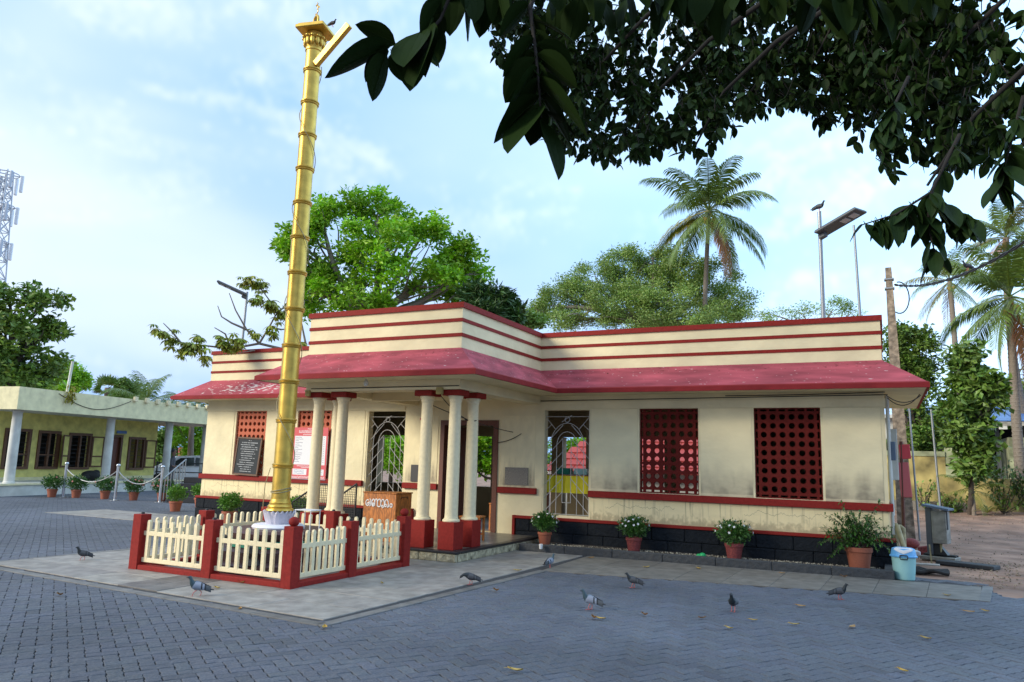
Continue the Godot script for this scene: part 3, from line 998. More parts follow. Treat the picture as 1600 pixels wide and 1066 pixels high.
	for c in [[-9.57, -11.15], [-9.0, -11.15], [-9.57, -11.72], [-7.15, -11.15], [-6.58, -11.15], [-6.55, -11.72]]:
		var o := Node3D.new()
		o.name = "pillar"; T.add_child(o, true)
		o.position = Vector3(c[0], 0.17, c[1])
		var ped := MB.new()
		ped.cbox(Vector3(0, 0.225, 0), Vector3(0.31, 0.45, 0.31), 0.006)
		pt("pedestal", ped, M.red, o)
		var sh := MB.new()
		sh.lathe([[0.0, 0.45], [0.145, 0.45], [0.150, 0.465], [0.142, 0.487], [0.118, 0.50], [0.112, 0.54], [0.110, 0.6], [0.108, 1.4], [0.100, 2.3], [0.098, 2.44], [0.108, 2.47], [0.110, 2.50], [0.128, 2.53], [0.132, 2.56], [0.0, 2.56]], 24)
		pt("shaft", sh, M.ivory, o)
		var ca := MB.new()
		ca.cbox(Vector3(0, 2.61, 0), Vector3(0.36, 0.10, 0.33), 0.012)
		pt("capital", ca, M.red, o)
	var xa := -9.74
	var xb := -6.39
	var zf := -10.95
	pt("porch_beam", bx(Vector3(xa, 2.83, zf - 0.34), Vector3(xb, 3.5, zf)), M.cream, T)
	pt("porch_beam", bx(Vector3(xa, 2.83, W), Vector3(xa + 0.34, 3.5, zf - 0.34)), M.cream, T)
	pt("porch_beam", bx(Vector3(xb - 0.34, 2.83, W), Vector3(xb, 3.5, zf - 0.34)), M.cream, T)
	pt("beam_moulding", bx(Vector3(xa - 0.018, 2.832, zf), Vector3(xb + 0.018, 2.875, zf + 0.018)), M.cream, T)
	pt("beam_moulding", bx(Vector3(xb, 2.832, W), Vector3(xb + 0.018, 2.875, zf)), M.cream, T)
	pt("porch_ceiling", bx(Vector3(xa + 0.34, 3.02, W), Vector3(xb - 0.34, 3.4, zf - 0.34)), M.cream, T)
	pt("ceiling_beam", bx(Vector3(xa + 0.34, 2.80, -12.75), Vector3(xb - 0.34, 3.02, -12.55)), M.cream, T)
	# eaves: one mitred sloping slab along every side
	var line := [Vector2(XL, BACK), Vector2(XL, W), Vector2(xa, W), Vector2(xa, zf), Vector2(xb, zf), Vector2(xb, W), Vector2(XR, W), Vector2(XR, BACK)]
	var outw := []
	var out2 := []
	for i in line.size():
		var d0: Vector2 = (line[i] - line[maxi(i - 1, 0)]).normalized() if i > 0 else (line[1] - line[0]).normalized()
		var d1: Vector2 = (line[mini(i + 1, line.size() - 1)] - line[i]).normalized() if i < line.size() - 1 else d0
		var n0 := Vector2(-d0.y, d0.x); var n1 := Vector2(-d1.y, d1.x)
		var m := n0 + n1
		if n0.dot(n1) > 0.9: m = n0
		outw.append(m * 0.66)
		out2.append(m)
	var spm := mat("eave_specked", Color.WHITE, 0.8); spm.albedo_texture = speck_tex()
	var chm := mat("eave_chipped", Color.WHITE, 0.8); chm.albedo_texture = chipped_tex()
	spm.metallic_specular = 0.25; chm.metallic_specular = 0.25
	for i in line.size() - 1:
		var a: Vector2 = line[i]; var b: Vector2 = line[i + 1]
		var ao: Vector2 = a + outw[i]; var bo: Vector2 = b + outw[i + 1]
		var v := func(q: Vector2, y: float) -> Vector3: return Vector3(q.x, y, q.y)
		var o := Node3D.new()
		o.name = "eave"; T.add_child(o, true)
		var s := MB.new()
		s.quad(v.call(ao, 3.075), v.call(bo, 3.075), v.call(b, 3.54), v.call(a, 3.54))
		s.quad(v.call(a, 3.42), v.call(b, 3.42), v.call(bo, 3.06), v.call(ao, 3.06))
		pt("slope", s, chm if i == 1 else spm, o)
		var f := MB.new()
		f.quad(v.call(ao + out2[i] * 0.006, 2.995), v.call(bo + out2[i + 1] * 0.006, 2.995), v.call(bo + out2[i + 1] * 0.006, 3.078), v.call(ao + out2[i] * 0.006, 3.078))
		f.quad(v.call(ao + out2[i] * 0.006, 3.078), v.call(bo + out2[i + 1] * 0.006, 3.078), v.call(bo - out2[i + 1] * 0.03, 3.100), v.call(ao - out2[i] * 0.03, 3.100))
		f.quad(v.call(ao - out2[i] * 0.04, 2.995), v.call(bo - out2[i + 1] * 0.04, 2.995), v.call(bo + out2[i + 1] * 0.006, 2.995), v.call(ao + out2[i] * 0.006, 2.995))
		pt("fascia", f, M.fascia_red, o)
		var u := MB.new()
		u.quad(v.call(a, 3.004), v.call(b, 3.004), v.call(bo - out2[i + 1] * 0.02, 3.0), v.call(ao - out2[i] * 0.02, 3.0))
		pt("soffit", u, M.cream, o)
		# parapet with two red stripes and a coping
		var nrm := out2
		var inn: float = -0.16
		var pr := Node3D.new()
		pr.name = "parapet"; T.add_child(pr, true)
		var strip := func(y0: float, y1: float, o0: float, o1: float) -> MB:
			var q := MB.new()
			var p := []
			for y in [y0, y1]:
				p += [v.call(a + out2[i] * o1, y), v.call(b + out2[i + 1] * o1, y), v.call(b + out2[i + 1] * o0, y), v.call(a + out2[i] * o0, y)]
			q.hexa(p)
			return q
		pt("parapet_wall", strip.call(3.50, 4.235, inn, 0.0), M.cream, pr)
		pt("stripe", strip.call(3.735, 3.795, 0.0, 0.014), M.red, pr)
		pt("stripe", strip.call(3.995, 4.055, 0.0, 0.014), M.red, pr)
		pt("coping", strip.call(4.235, 4.33, inn - 0.02, 0.035), M.red, pr)
	# fittings
	var jb := MB.new()
	jb.cbox(Vector3(-9.66, 2.80, zf + 0.035), Vector3(0.10, 0.11, 0.05), 0.006)
	pt("junction_box", jb, M.old_yellow, T)
	jb = MB.new()
	jb.cbox(Vector3(-6.76, 2.80, zf + 0.045), Vector3(0.12, 0.12, 0.06), 0.006)
	pt("junction_box", jb, M.old_yellow, T)
	var bl := MB.new()
	bl.ball(Vector3(-8.10, 2.93, -10.62), Vector3(0.045, 0.06, 0.045), 10, 8)
	bl.tube([Vector3(-8.10, 2.98, -10.62), Vector3(-8.10, 3.01, -10.62)], 0.02)
	pt("light_bulb", bl, M.offwhite, T)
	var sag := func(a: Vector3, b: Vector3, s: float) -> Array:
		var p := []
		for q in 13:
			var t := q / 12.0
			p.append(a.lerp(b, t) - Vector3(0, s * 4 * t * (1 - t), 0))
		return p
	for c in [[Vector3(-6.36, 2.90, W + 0.03), Vector3(0.1, 2.94, W + 0.03), 0.0], [Vector3(-2.6, 2.955, W + 0.05), Vector3(0.06, 2.985, W + 0.03), 0.01], [Vector3(XR + 0.04, 2.92, W + 0.1), Vector3(0.62, 2.98, -14.9), 0.12], [Vector3(XR + 0.05, 2.90, W - 0.1), Vector3(0.60, 2.98, -14.7), 0.16],
			[Vector3(-9.6, 2.885, zf + 0.02), Vector3(-6.4, 2.885, zf + 0.02), 0.0], [Vector3(-7.0, 2.78, -11.3), Vector3(-6.6, 2.35, -11.62), 0.05], [Vector3(-7.16, 2.6, -11.25), Vector3(-7.0, 2.25, W), 0.05], [Vector3(-7.34, 2.03, W + 0.03), Vector3(-6.78, 2.22, W + 0.05), 0.04], [Vector3(-6.66, 2.36, -11.62), Vector3(-6.44, 2.34, -11.66), 0.02]]:
		var st := MB.new()
		st.tube(sag.call(c[0], c[1], c[2]), 0.008, 0.008, 5)
		pt("cable", st, M.cable, T)
	# pipes on the right-hand corner
	for p in [[Vector3(XR + 0.04, 0.6, W - 0.25), Vector3(XR + 0.04, 2.95, W - 0.25), 0.025], [Vector3(XR + 0.05, 0.9, W - 0.6), Vector3(XR + 0.05, 2.95, W - 0.6), 0.03]]:
		var st := MB.new()
		st.tube([p[0], p[1]], p[2], p[2], 8)
		pt("wall_pipe", st, M.offwhite, T)
	var mb := MB.new()
	mb.cbox(Vector3(XR + 0.08, 2.0, W - 0.42), Vector3(0.12, 0.32, 0.22), 0.01)
	pt("meter_box", mb, M.slate_blue, T)
	mb = MB.new()
	mb.cbox(Vector3(XR + 0.10, 1.95, W - 0.95), Vector3(0.16, 0.9, 0.35), 0.01)
	pt("meter_cabinet", mb, M.offwhite, T)

# ---------------------------------------------------------------- flagpole
func strokes(lines: Array, o: Vector3, ux: Vector3, uy: Vector3, rad: float) -> MB:
	var st := MB.new()
	for l in lines:
		var p := []
		for q in l: p.append(o + ux * q[0] + uy * q[1])
		st.tube(p, rad, rad, 6)
	return st

func arc(cx: float, cy: float, rx: float, ry: float, a0: float, a1: float, n := 10) -> Array:
	var p := []
	for i in n + 1:
		var a := deg_to_rad(lerpf(a0, a1, float(i) / n))
		p.append([cx + cos(a) * rx, cy + sin(a) * ry])
	return p

func flagpole() -> void:
	var C := Vector3(-8.13, 0, -8.75)
	var T := thing("temple_flagpole", "tall gilded ringed flagpole rising from a white lotus inside the fence", "flagpole", C)
	var st := MB.new()
	st.lathe([[0.0, 0.0], [1.05, 0.0], [1.05, 0.14], [1.0, 0.16], [0.86, 0.17], [0.86, 0.30], [0.80, 0.33], [0.68, 0.34], [0.66, 0.42], [0.72, 0.47], [0.74, 0.54], [0.70, 0.575], [0.0, 0.575]], 8, Transform3D(Basis(Vector3.UP, PI / 8)))
	pt("stepped_base", st, M.maroon_stone, T)
	st = MB.new()
	st.lathe([[0.0, 0.575], [0.37, 0.575], [0.385, 0.60], [0.35, 0.635], [0.0, 0.64]], 20)
	pt("plinth_cloth", st, M.white_cloth, T)
	st = MB.new()
	st.lathe([[0.70, 0.345], [0.715, 0.345], [0.70, 0.44], [0.68, 0.44]], 8, Transform3D(Basis(Vector3.UP, PI / 8)))
	pt("green_cloth_band", st, M.green_cloth, T)
	st = MB.new()
	st.lathe([[0.0, 0.63], [0.160, 0.63], [0.170, 0.66], [0.180, 0.80], [0.175, 0.825], [0.0, 0.825]], 20)
	pt("lotus_core", st, M.lotus_white, T)
	for ring in 2:
		for i in 10:
			var a := TAU * (i + ring * 0.5) / 10
			var o := MB.new()
			var rows := []
			for k in 6:
				var t := k / 5.0
				var hw := 0.066 * sin(PI * minf(0.94, 0.25 + t * 0.70)) * (1.0 if t < 0.99 else 0.25)
				var rad := 0.172 + 0.010 * ring + 0.065 * t * t + 0.018 * sin(t * PI)
				var row := []
				for j in [-1.0, -0.4, 0.4, 1.0]:
					row.append(Vector3(rad - 0.02 * j * j, 0.635 + 0.20 * t, hw * j))
				rows.append(row)
			for k in 5:
				for j in 3:
					o.quad(rows[k][j + 1], rows[k][j], rows[k + 1][j], rows[k + 1][j + 1])
			var q := pt("lotus_petal", o, M.lotus_white, T)
			q.rotation.y = a
	st = MB.new()
	st.lathe([[0.0, 0.80], [0.195, 0.82], [0.203, 0.835], [0.195, 0.855], [0.172, 0.87], [0.178, 0.89], [0.168, 0.91], [0.153, 0.925], [0.157, 0.945], [0.145, 0.965], [0.138, 1.0], [0.0, 1.0]], 32)
	pt("flared_foot", st, M.gold, T)
	var ys := [1.0, 1.486, 2.158, 2.753, 3.308, 3.88, 4.46, 5.035, 5.605, 6.17, 6.74, 7.30, 7.863, 8.28]
	for i in ys.size() - 1:
		var ra := lerpf(0.135, 0.124, (ys[i] - 1.0) / 7.3)
		var rb := lerpf(0.1345, 0.1235, (ys[i + 1] - 1.0) / 7.3)
		st = MB.new()
		st.lathe([[ra, ys[i]], [rb, ys[i + 1]]], 32)
		pt("gilded_segment", st, M.gold, T)
		if i < ys.size() - 2:
			var y: float = ys[i + 1]
			st = MB.new()
			st.lathe([[rb, y - 0.036], [rb + 0.018, y - 0.028], [rb + 0.022, y - 0.014], [rb + 0.010, y - 0.004], [rb + 0.024, y + 0.008], [rb + 0.026, y + 0.022], [rb + 0.012, y + 0.034], [rb, y + 0.036]], 32)
			pt("ring", st, M.gold, T)
	st = MB.new()
	st.lathe([[0.1235, 8.20], [0.138, 8.21], [0.138, 8.24], [0.125, 8.25], [0.14, 8.30], [0.115, 8.42], [0.14, 8.46], [0.14, 8.52], [0.0, 8.52]], 24)
	pt("neck", st, M.gold, T)
	for i in 12:
		var o := MB.new()
		o.ball(Vector3(0.150, 8.36, 0), Vector3(0.033, 0.085, 0.039), 8, 6)
		o.ball(Vector3(0.182, 8.425, 0), Vector3(0.025, 0.026, 0.030), 8, 5)
		pt("capital_petal", o, M.gold, T).rotation.y = TAU * i / 12
	st = MB.new()
	st.cbox(Vector3(0.02, 8.56, 0), Vector3(0.50, 0.065, 0.50), 0.012, Basis(Vector3.UP, deg_to_rad(14)) * Basis(Vector3.BACK, 0.02))
	st.cbox(Vector3(0.02, 8.605, 0), Vector3(0.44, 0.03, 0.44), 0.008, Basis(Vector3.UP, deg_to_rad(14)))
	pt("top_plate", st, M.gold, T)
	st = MB.new()
	var a0 := Vector3(0.12, 7.93, 0.06)
	var a1 := Vector3(0.76, 8.47, 0.06)
	var along := (a1 - a0).normalized()
	st.cbox((a0 + a1) / 2, Vector3((a1 - a0).length(), 0.11, 0.085), 0.008, Basis(along, Vector3(-along.y, along.x, 0), Vector3.BACK))
	pt("slanting_arm", st, M.gold, T)
	st = MB.new()
	var ringp := []
	for i in 21:
		var t := TAU * i / 20
		ringp.append(Vector3(cos(t) * 0.085, 8.75 + sin(t) * 0.105, -sin(t) * 0.0 + cos(t) * 0.04))
	st.tube(ringp, 0.022, 0.022, 8)
	st.lathe([[0.0, 8.61], [0.08, 8.61], [0.05, 8.64], [0.03, 8.66], [0.0, 8.66]], 12)
	pt("finial_ring", st, M.gold, T)
	var om := [arc(0.0, 0.22, 0.16, 0.14, 120, -80), arc(0.0, -0.10, 0.20, 0.18, 80, -150), arc(0.24, 0.06, 0.12, 0.10, 180, -20), arc(-0.02, 0.50, 0.16, 0.08, 200, 340), [[-0.02, 0.56], [0.0, 0.60]]]
	pt("finial_sign", strokes(om, Vector3(0.0, 8.96, 0), Vector3(0.24, 0, 0.10), Vector3(0, 0.24, 0), 0.009), M.gold, T)
	# thin rope wound round the shaft
	var turns := []
	for i in 241:
		var t := i / 240.0
		var y := lerpf(7.95, 1.25, t)
		var a := 0.4 + t * TAU * 4.3
		var rad := lerpf(0.124, 0.135, t) + 0.024
		turns.append(Vector3(cos(a) * rad, y, -sin(a) * rad))
	st = MB.new()
	st.tube(turns, 0.0065, 0.0065, 5)
	for k in 2:
		var loop := []
		for i in 19:
			var a := TAU * i / 18
			loop.append(Vector3(cos(a) * 0.146, 1.12 + k * 0.014 + 0.03 * sin(a + k), -sin(a) * 0.146))
		st.tube(loop, 0.008, 0.008, 5)
	st.tube([Vector3(-0.15, 1.45, 0.10), Vector3(-0.22, 1.2, 0.11), Vector3(-0.23, 0.85, 0.11)], 0.006, 0.006, 5)
	pt("rope", st, M.pvc_yellow, T)
	for k in 7:
		var a := TAU * (k + 0.3) / 7
		var o := MB.new()
		o.lathe([[0.0, 0.0], [0.12, 0.0], [0.10, 0.05], [0.06, 0.09], [0.09, 0.16], [0.075, 0.24], [0.0, 0.28]], 12)
		var s := pt("altar_stone", o, M.dark_stone, null)
		s.position = C + Vector3(cos(a) * 0.93, 0.165, sin(a) * 0.93)
		tag(s, "dark waisted altar stone on the maroon step " + ["behind the right fence panel", "toward the ball topped corner post", "at the front, nearest the viewer", "at the left front behind the picket panel", "on the side toward the veranda", "at the rear, toward the left wing", "toward the porch pillars"][k], "altar stone", "altar stones round the flagpole")
	# small white frame beside the lotus
	var F := thing("offering_stand", "small white metal frame stand right of the white lotus", "stand", C + Vector3(0.50, 0.575, -0.05))
	for x in [-0.14, 0.14]:
		for z in [-0.1, 0.1]:
			st = MB.new()
			st.tube([Vector3(x, 0, z), Vector3(x, 0.28, z)], 0.007, 0.007, 6)
			pt("leg", st, M.white_paint, F)
	st = MB.new()
	st.cbox(Vector3(0, 0.285, 0), Vector3(0.31, 0.012, 0.23), 0.003)
	pt("shelf", st, M.white_paint, F)

# ---------------------------------------------------------------- fence
func fence() -> void:
	var T := thing("picket_fence", "cream picket fence with maroon posts round the flagpole", "fence", Vector3(-8.15, 0, -8.75))
	var xs := [-9.57 + 8.15, -8.15 + 8.15, -6.76 + 8.15]
	var zs := [-10.02 + 8.75, -8.70 + 8.75, -7.55 + 8.75]
	var spots := []
	for i in 3: for j in 3:
		if not (i == 1 and j == 1): spots.append([xs[i], zs[j], i == 2 and j != 1])
	var post_mesh := MB.new()
	post_mesh.cbox(Vector3(0, 0.38, 0), Vector3(0.17, 0.76, 0.17), 0.006)
	var pm := post_mesh.mesh()
	for s in spots:
		var o := put("post", pm, M.red, T)
		o.position = Vector3(s[0], 0, s[1])
		var b := MB.new()
		if s[2]:
			b.ball(Vector3(0, 0.815, 0), Vector3(0.068, 0.062, 0.068), 16, 10)
			b.lathe([[0.03, 0.755], [0.03, 0.78]], 10)
			pt("ball_finial", b, M.red, o)
		else:
			b.lathe([[0.0, 0.76], [0.028, 0.76], [0.024, 0.785], [0.0, 0.79]], 8)
			pt("stub", b, M.black_iron, o)
	var sides := [[Vector2(xs[0], zs[2]), Vector2(xs[1], zs[2])], [Vector2(xs[1], zs[2]), Vector2(xs[2], zs[2])], [Vector2(xs[2], zs[2]), Vector2(xs[2], zs[1])], [Vector2(xs[2], zs[1]), Vector2(xs[2], zs[0])],
		[Vector2(xs[2], zs[0]), Vector2(xs[1], zs[0])], [Vector2(xs[1], zs[0]), Vector2(xs[0], zs[0])], [Vector2(xs[0], zs[0]), Vector2(xs[0], zs[1])], [Vector2(xs[0], zs[1]), Vector2(xs[0], zs[2])]]
	var pk := []
	for k in 4:
		var st := MB.new()
		var h := 0.57 + 0.006 * k
		var out := PackedVector2Array()
		for q in [[-0.027, 0.0], [0.027, 0.0], [0.027, h - 0.03], [0.018, h - 0.008], [0.0, h], [-0.018, h - 0.008], [-0.027, h - 0.03]]:
			out.append(Vector2(q[0], q[1]))
		var t := 0.017
		for i in out.size():
			var a := out[i]; var b := out[(i + 1) % out.size()]
			st.quad(Vector3(a.x, a.y, -t), Vector3(b.x, b.y, -t), Vector3(b.x, b.y, t), Vector3(a.x, a.y, t))
		for i in range(1, out.size() - 1):
			st.flat(Vector3(out[0].x, out[0].y, t), Vector3(out[i].x, out[i].y, t), Vector3(out[i + 1].x, out[i + 1].y, t))
			st.flat(Vector3(out[0].x, out[0].y, -t), Vector3(out[i + 1].x, out[i + 1].y, -t), Vector3(out[i].x, out[i].y, -t))
		pk.append(st.mesh())
	for s in sides:
		var a := Vector3(s[0].x, 0, s[0].y); var b := Vector3(s[1].x, 0, s[1].y)
		var d := (b - a).normalized()
		var len := (b - a).length() - 0.17
		var m := (a + b) / 2
		var turn := atan2(-d.z, d.x)
		var bs := Basis(Vector3.UP, turn)
		var kb := MB.new()
		kb.cbox(m + Vector3(0, 0.035, 0), Vector3(len + 0.004, 0.07, 0.15), 0.01, bs)
		pt("base_kerb", kb, M.red, T)
		for y in [0.135, 0.50]:
			var rl := MB.new()
			rl.cbox(m + Vector3(0, y, 0), Vector3(len + 0.01, 0.062, 0.032), 0.006, bs)
			pt("rail", rl, M.ivory, T)
		var n := 8
		for i in n:
			var o := put("picket", pk[rng.randi() % 4], M.ivory, T)
			o.position = a + d * (0.085 + len * (i + 0.5) / n) + Vector3(0, 0.115, 0)
			o.rotation = Vector3(0, turn + PI * (rng.randi() % 2), 0)
			o.rotation.z = rr(-0.012, 0.012)

# ---------------------------------------------------------------- things in and before the porch
func porch_things() -> void:
	var B := thing("donation_box", "tall brown wooden donation box with white lettering between the porch pillars", "donation box", Vector3(-8.22, 0.168, -11.62))
	var st := MB.new()
	st.cbox(Vector3(0, 0.42, 0), Vector3(0.72, 0.84, 0.5), 0.008)
	pt("body", st, M.wood, B)
	st = MB.new()
	st.cbox(Vector3(0, 0.85, 0), Vector3(0.75, 0.022, 0.53), 0.006)
	pt("lid", st, M.wood, B)
	var letters := [arc(0.20, 0.42, 0.19, 0.34, 60, 400, 16), arc(0.26, 0.30, 0.09, 0.12, -60, 200, 10), [[0.40, 0.9], [0.52, 0.78], [0.52, 0.1], [0.42, 0.05]],
		arc(0.80, 0.45, 0.16, 0.42, -30, 300, 14), arc(0.80, 0.28, 0.07, 0.14, 0, 360, 10), arc(1.10, 0.45, 0.14, 0.46, 180, -20, 10), [[0.96, 0.45], [0.96, 0.08]], [[1.24, 0.45], [1.24, 0.08]], arc(1.42, 0.45, 0.18, 0.46, 170, -90, 10), [[1.42, 0.0], [1.24, 0.10]],
		arc(1.80, 0.40, 0.16, 0.50, 150, -100, 12), arc(1.74, 0.10, 0.07, 0.10, 0, 300, 8),
		arc(2.20, 0.35, 0.19, 0.55, 210, -30, 12), arc(2.10, 0.20, 0.09, 0.16, 0, 360, 10), arc(2.34, 0.14, 0.08, 0.12, 100, -140, 8), arc(2.66, 0.24, 0.12, 0.20, 0, 360, 12)]
	pt("lettering", strokes(letters, Vector3(-0.30, 0.60, 0.251), Vector3(0.21, 0, 0), Vector3(0, 0.15, 0), 0.011), M.white_paint, B)
	st = MB.new()
	st.tube([Vector3(0.361, 0.75, 0.10), Vector3(0.375, 0.78, 0.10), Vector3(0.375, 0.78, -0.10), Vector3(0.361, 0.75, -0.10)], 0.008, 0.008, 6)
	pt("handle", st, M.window_wood, B)
	# ramp railing of black mesh behind the left pillars
	var R := thing("ramp_railing", "black iron mesh railing of the ramp behind the left pillars", "railing", Vector3(-10.9, 0, -13.2))
	for p in [[-0.95, 0.62, -0.30, 1.08], [-0.30, 1.08, -0.30, 1.08], [0.1, 1.08, 0.72, 1.10]]: pass
	for q in [[-1.0, 0.62, -0.28, 1.04], [-0.28, 1.04, 0.10, 1.04], [0.16, 0.72, 0.74, 1.08]]:
		st = MB.new()
		st.tube([Vector3(q[0], q[1], 0), Vector3(q[2], q[3], 0)], 0.020, 0.020, 6)
		pt("top_rail", st, M.black_iron, R)
	for q in [[-1.0, 0.62], [-0.28, 1.04], [0.10, 1.04], [0.16, 0.72], [0.74, 1.08]]:
		st = MB.new()
		st.tube([Vector3(q[0], 0.0, 0), Vector3(q[0], q[1], 0)], 0.018, 0.018, 6)
		pt("post", st, M.black_iron, R)
	st = MB.new()
	for i in 36:
		var x := -1.0 + i * 0.05
		if x > 0.10 and x < 0.16: continue
		var top := lerpf(0.62, 1.04, clampf((x + 1.0) / 0.72, 0, 1)) if x <= 0.10 else lerpf(0.72, 1.08, (x - 0.16) / 0.58)
		if x > 0.74: continue
		st.box(Vector3(x, top / 2, 0), Vector3(0.008, top, 0.008))
	for j in 20:
		var y := 0.05 + j * 0.05
		var xa := -1.0 if y < 0.62 else -1.0 + 0.72 * (y - 0.62) / 0.42
		st.box(Vector3((xa + 0.10) / 2, y, 0), Vector3(0.10 - xa, 0.008, 0.008))
		var xc := 0.16 if y < 0.72 else 0.16 + 0.58 * (y - 0.72) / 0.36
		st.box(Vector3((xc + 0.74) / 2, y, 0), Vector3(0.74 - xc, 0.008, 0.008))
	pt("mesh_infill", st, M.black_iron, R).set_meta("kind", "stuff")
	# chalkboard and price board leaning on the left screens
	var C := thing("chalkboard", "framed blackboard with chalk writing leaning on the leftmost sunlit red screen", "blackboard", Vector3(-14.40, 1.115, W + 0.10))
	C.rotation = Vector3(-0.07, 0.03, -0.03)
	var cm := mat("chalk", Color.WHITE, 0.8); cm.albedo_texture = writing_tex(11, lin(0.025, 0.03, 0.034), lin(0.55, 0.56, 0.56), 0)
	st = MB.new(); st.box(Vector3(0, 0.475, 0), Vector3(0.74, 0.88, 0.02))
	pt("slate", st, cm, C)
	for f in [[0, 0.02, 0.82, 0.045], [0, 0.93, 0.82, 0.045]]:
		st = MB.new(); st.cbox(Vector3(f[0], f[1], 0.005), Vector3(f[2], f[3], 0.035), 0.005)
		pt("frame", st, M.window_wood, C)
	for x in [-0.388, 0.388]:
		st = MB.new(); st.cbox(Vector3(x, 0.475, 0.005), Vector3(0.045, 0.865, 0.035), 0.005)
		pt("frame", st, M.window_wood, C)
	var P := thing("price_board", "red and white printed board of prices before the second sunlit red screen", "notice board", Vector3(-12.40, 1.09, W + 0.06))
	var pmn := mat("print", Color.WHITE, 0.6); pmn.albedo_texture = poster_tex()
	st = MB.new(); st.box(Vector3(0, 0.615, 0), Vector3(1.06, 1.23, 0.025))
	pt("panel", st, pmn, P)
	st = MB.new(); st.cbox(Vector3(0, 0.0, 0.0), Vector3(1.08, 0.02, 0.04), 0.004)
	pt("frame", st, M.steel, P)
	# things seen inside
	var N := thing("crowd_barrier", "grey steel barrier standing inside the doorway", "barrier", Vector3(-7.72, 0.168, -15.4))
	for x in [-0.3, 0.3]:
		st = MB.new(); st.box(Vector3(x, 0.52, 0), Vector3(0.035, 1.04, 0.035)); pt("post", st, M.steel, N)
	for y in [1.02, 0.62, 0.15]:
		st = MB.new(); st.box(Vector3(0, y, 0), Vector3(0.565, 0.03, 0.03)); pt("rail", st, M.dark_pole, N)
	var K := thing("wooden_table", "small brown wooden table inside the doorway right side", "table", Vector3(-7.55, 0.168, -14.86))
	st = MB.new(); st.cbox(Vector3(0, 0.56, 0), Vector3(0.38, 0.03, 0.35), 0.005); pt("table_top", st, M.wood, K)
	for x in [-0.16, 0.16]: for z in [-0.14, 0.14]:
		st = MB.new(); st.box(Vector3(x, 0.272, z), Vector3(0.04, 0.545, 0.04)); pt("leg", st, M.wood, K)
	var L := thing("brass_oil_lamp", "small brass lamp standing on the brown table in the doorway", "oil lamp", Vector3(-7.58, 0.743, -14.86))
	st = MB.new(); st.lathe([[0, 0], [0.05, 0], [0.045, 0.02], [0.012, 0.05], [0.012, 0.16], [0.04, 0.19], [0.045, 0.21], [0.0, 0.21]], 12); pt("lamp_body", st, M.gold, L)
	st = MB.new(); st.lathe([[0.0, 0.21], [0.008, 0.21], [0.014, 0.27], [0.0, 0.30]], 8); pt("finial", st, M.gold, L)
	var H := thing("wooden_stool", "orange brown wooden stool behind the right porch pillars", "stool", Vector3(-6.95, 0.168, -12.55), 0.2)
	st = MB.new(); st.cbox(Vector3(0, 0.44, 0), Vector3(0.42, 0.03, 0.36), 0.006); pt("seat", st, M.wood, H)
	for x in [-0.18, 0.18]: for z in [-0.15, 0.15]:
		st = MB.new(); st.box(Vector3(x, 0.2125, z), Vector3(0.04, 0.425, 0.04)); pt("leg", st, M.wood, H)
	for z in [-0.15, 0.15]:
		st = MB.new(); st.box(Vector3(0, 0.12, z), Vector3(0.32, 0.03, 0.025)); pt("stretcher", st, M.wood, H)
	var Y := thing("cloth_counter", "counter hung with bright yellow cloth behind the right grille", "counter", Vector3(-5.9, 0.168, -14.72))
	st = MB.new()
	for i in 40:
		var xa := -0.75 + i * 0.0375
		var za := 0.02 * sin(i * 1.1); var zb := 0.02 * sin((i + 1) * 1.1)
		st.quad(Vector3(xa, 0.86, za), Vector3(xa + 0.0375, 0.86, zb), Vector3(xa + 0.0375, 1.21, zb * 0.3), Vector3(xa, 1.21, za * 0.3))
	pt("cloth", st, M.yellow_cloth, Y)
	st = MB.new(); st.box(Vector3(0, 1.21, -0.32), Vector3(1.52, 0.03, 0.6)); pt("counter_top", st, M.wood, Y)
	for x in [-0.7, 0.7]: for z in [-0.06, -0.56]:
		st = MB.new(); st.box(Vector3(x, 0.595, z), Vector3(0.06, 1.19, 0.06)); pt("leg", st, M.door_wood, Y)
	for g in [[-5.92, "green metal cash tin on the yellow cloth counter", "tin", "green_cloth"], [-5.52, "pale green tray on the yellow cloth counter", "tray", "bin_body"]]:
		st = MB.new(); st.cbox(Vector3(0, 0.07, 0), Vector3(0.30, 0.13, 0.22), 0.01)
		var o := pt("counter_" + g[2], st, M[g[3]], null)
		o.position = Vector3(g[0] - 0.2, 1.398, -15.02)
		tag(o, g[1], g[2])

func writing_tex(sd: int, bg: Color, ink: Color, _k: int) -> ImageTexture:
	var im := Image.create(256, 320, false, Image.FORMAT_RGB8)
	im.fill(bg)
	var q := RandomNumberGenerator.new()
	q.seed = sd
	var y := 16
	for row in 15:
		var x := 20 + q.randi() % 50
		if row == 0: x = 115
		var stop := 226 - q.randi() % 60
		if row == 0: stop = 142
		var big := 9 if row == 1 or row == 3 else 6
		while x < stop:
			var w := 4 + q.randi() % 5
			for i in 22:
				var t := i / 21.0 * TAU * q.randf_range(0.6, 1.0)
				var px := x + int(w * 0.5 + cos(t) * w * 0.5)
				var py := y + int(sin(t) * big * 0.5)
				im.fill_rect(Rect2i(px, py, 2, 2), ink)
			x += w + 2
			if q.randf() < 0.15: x += 8
		y += 20
	return ImageTexture.create_from_image(im)

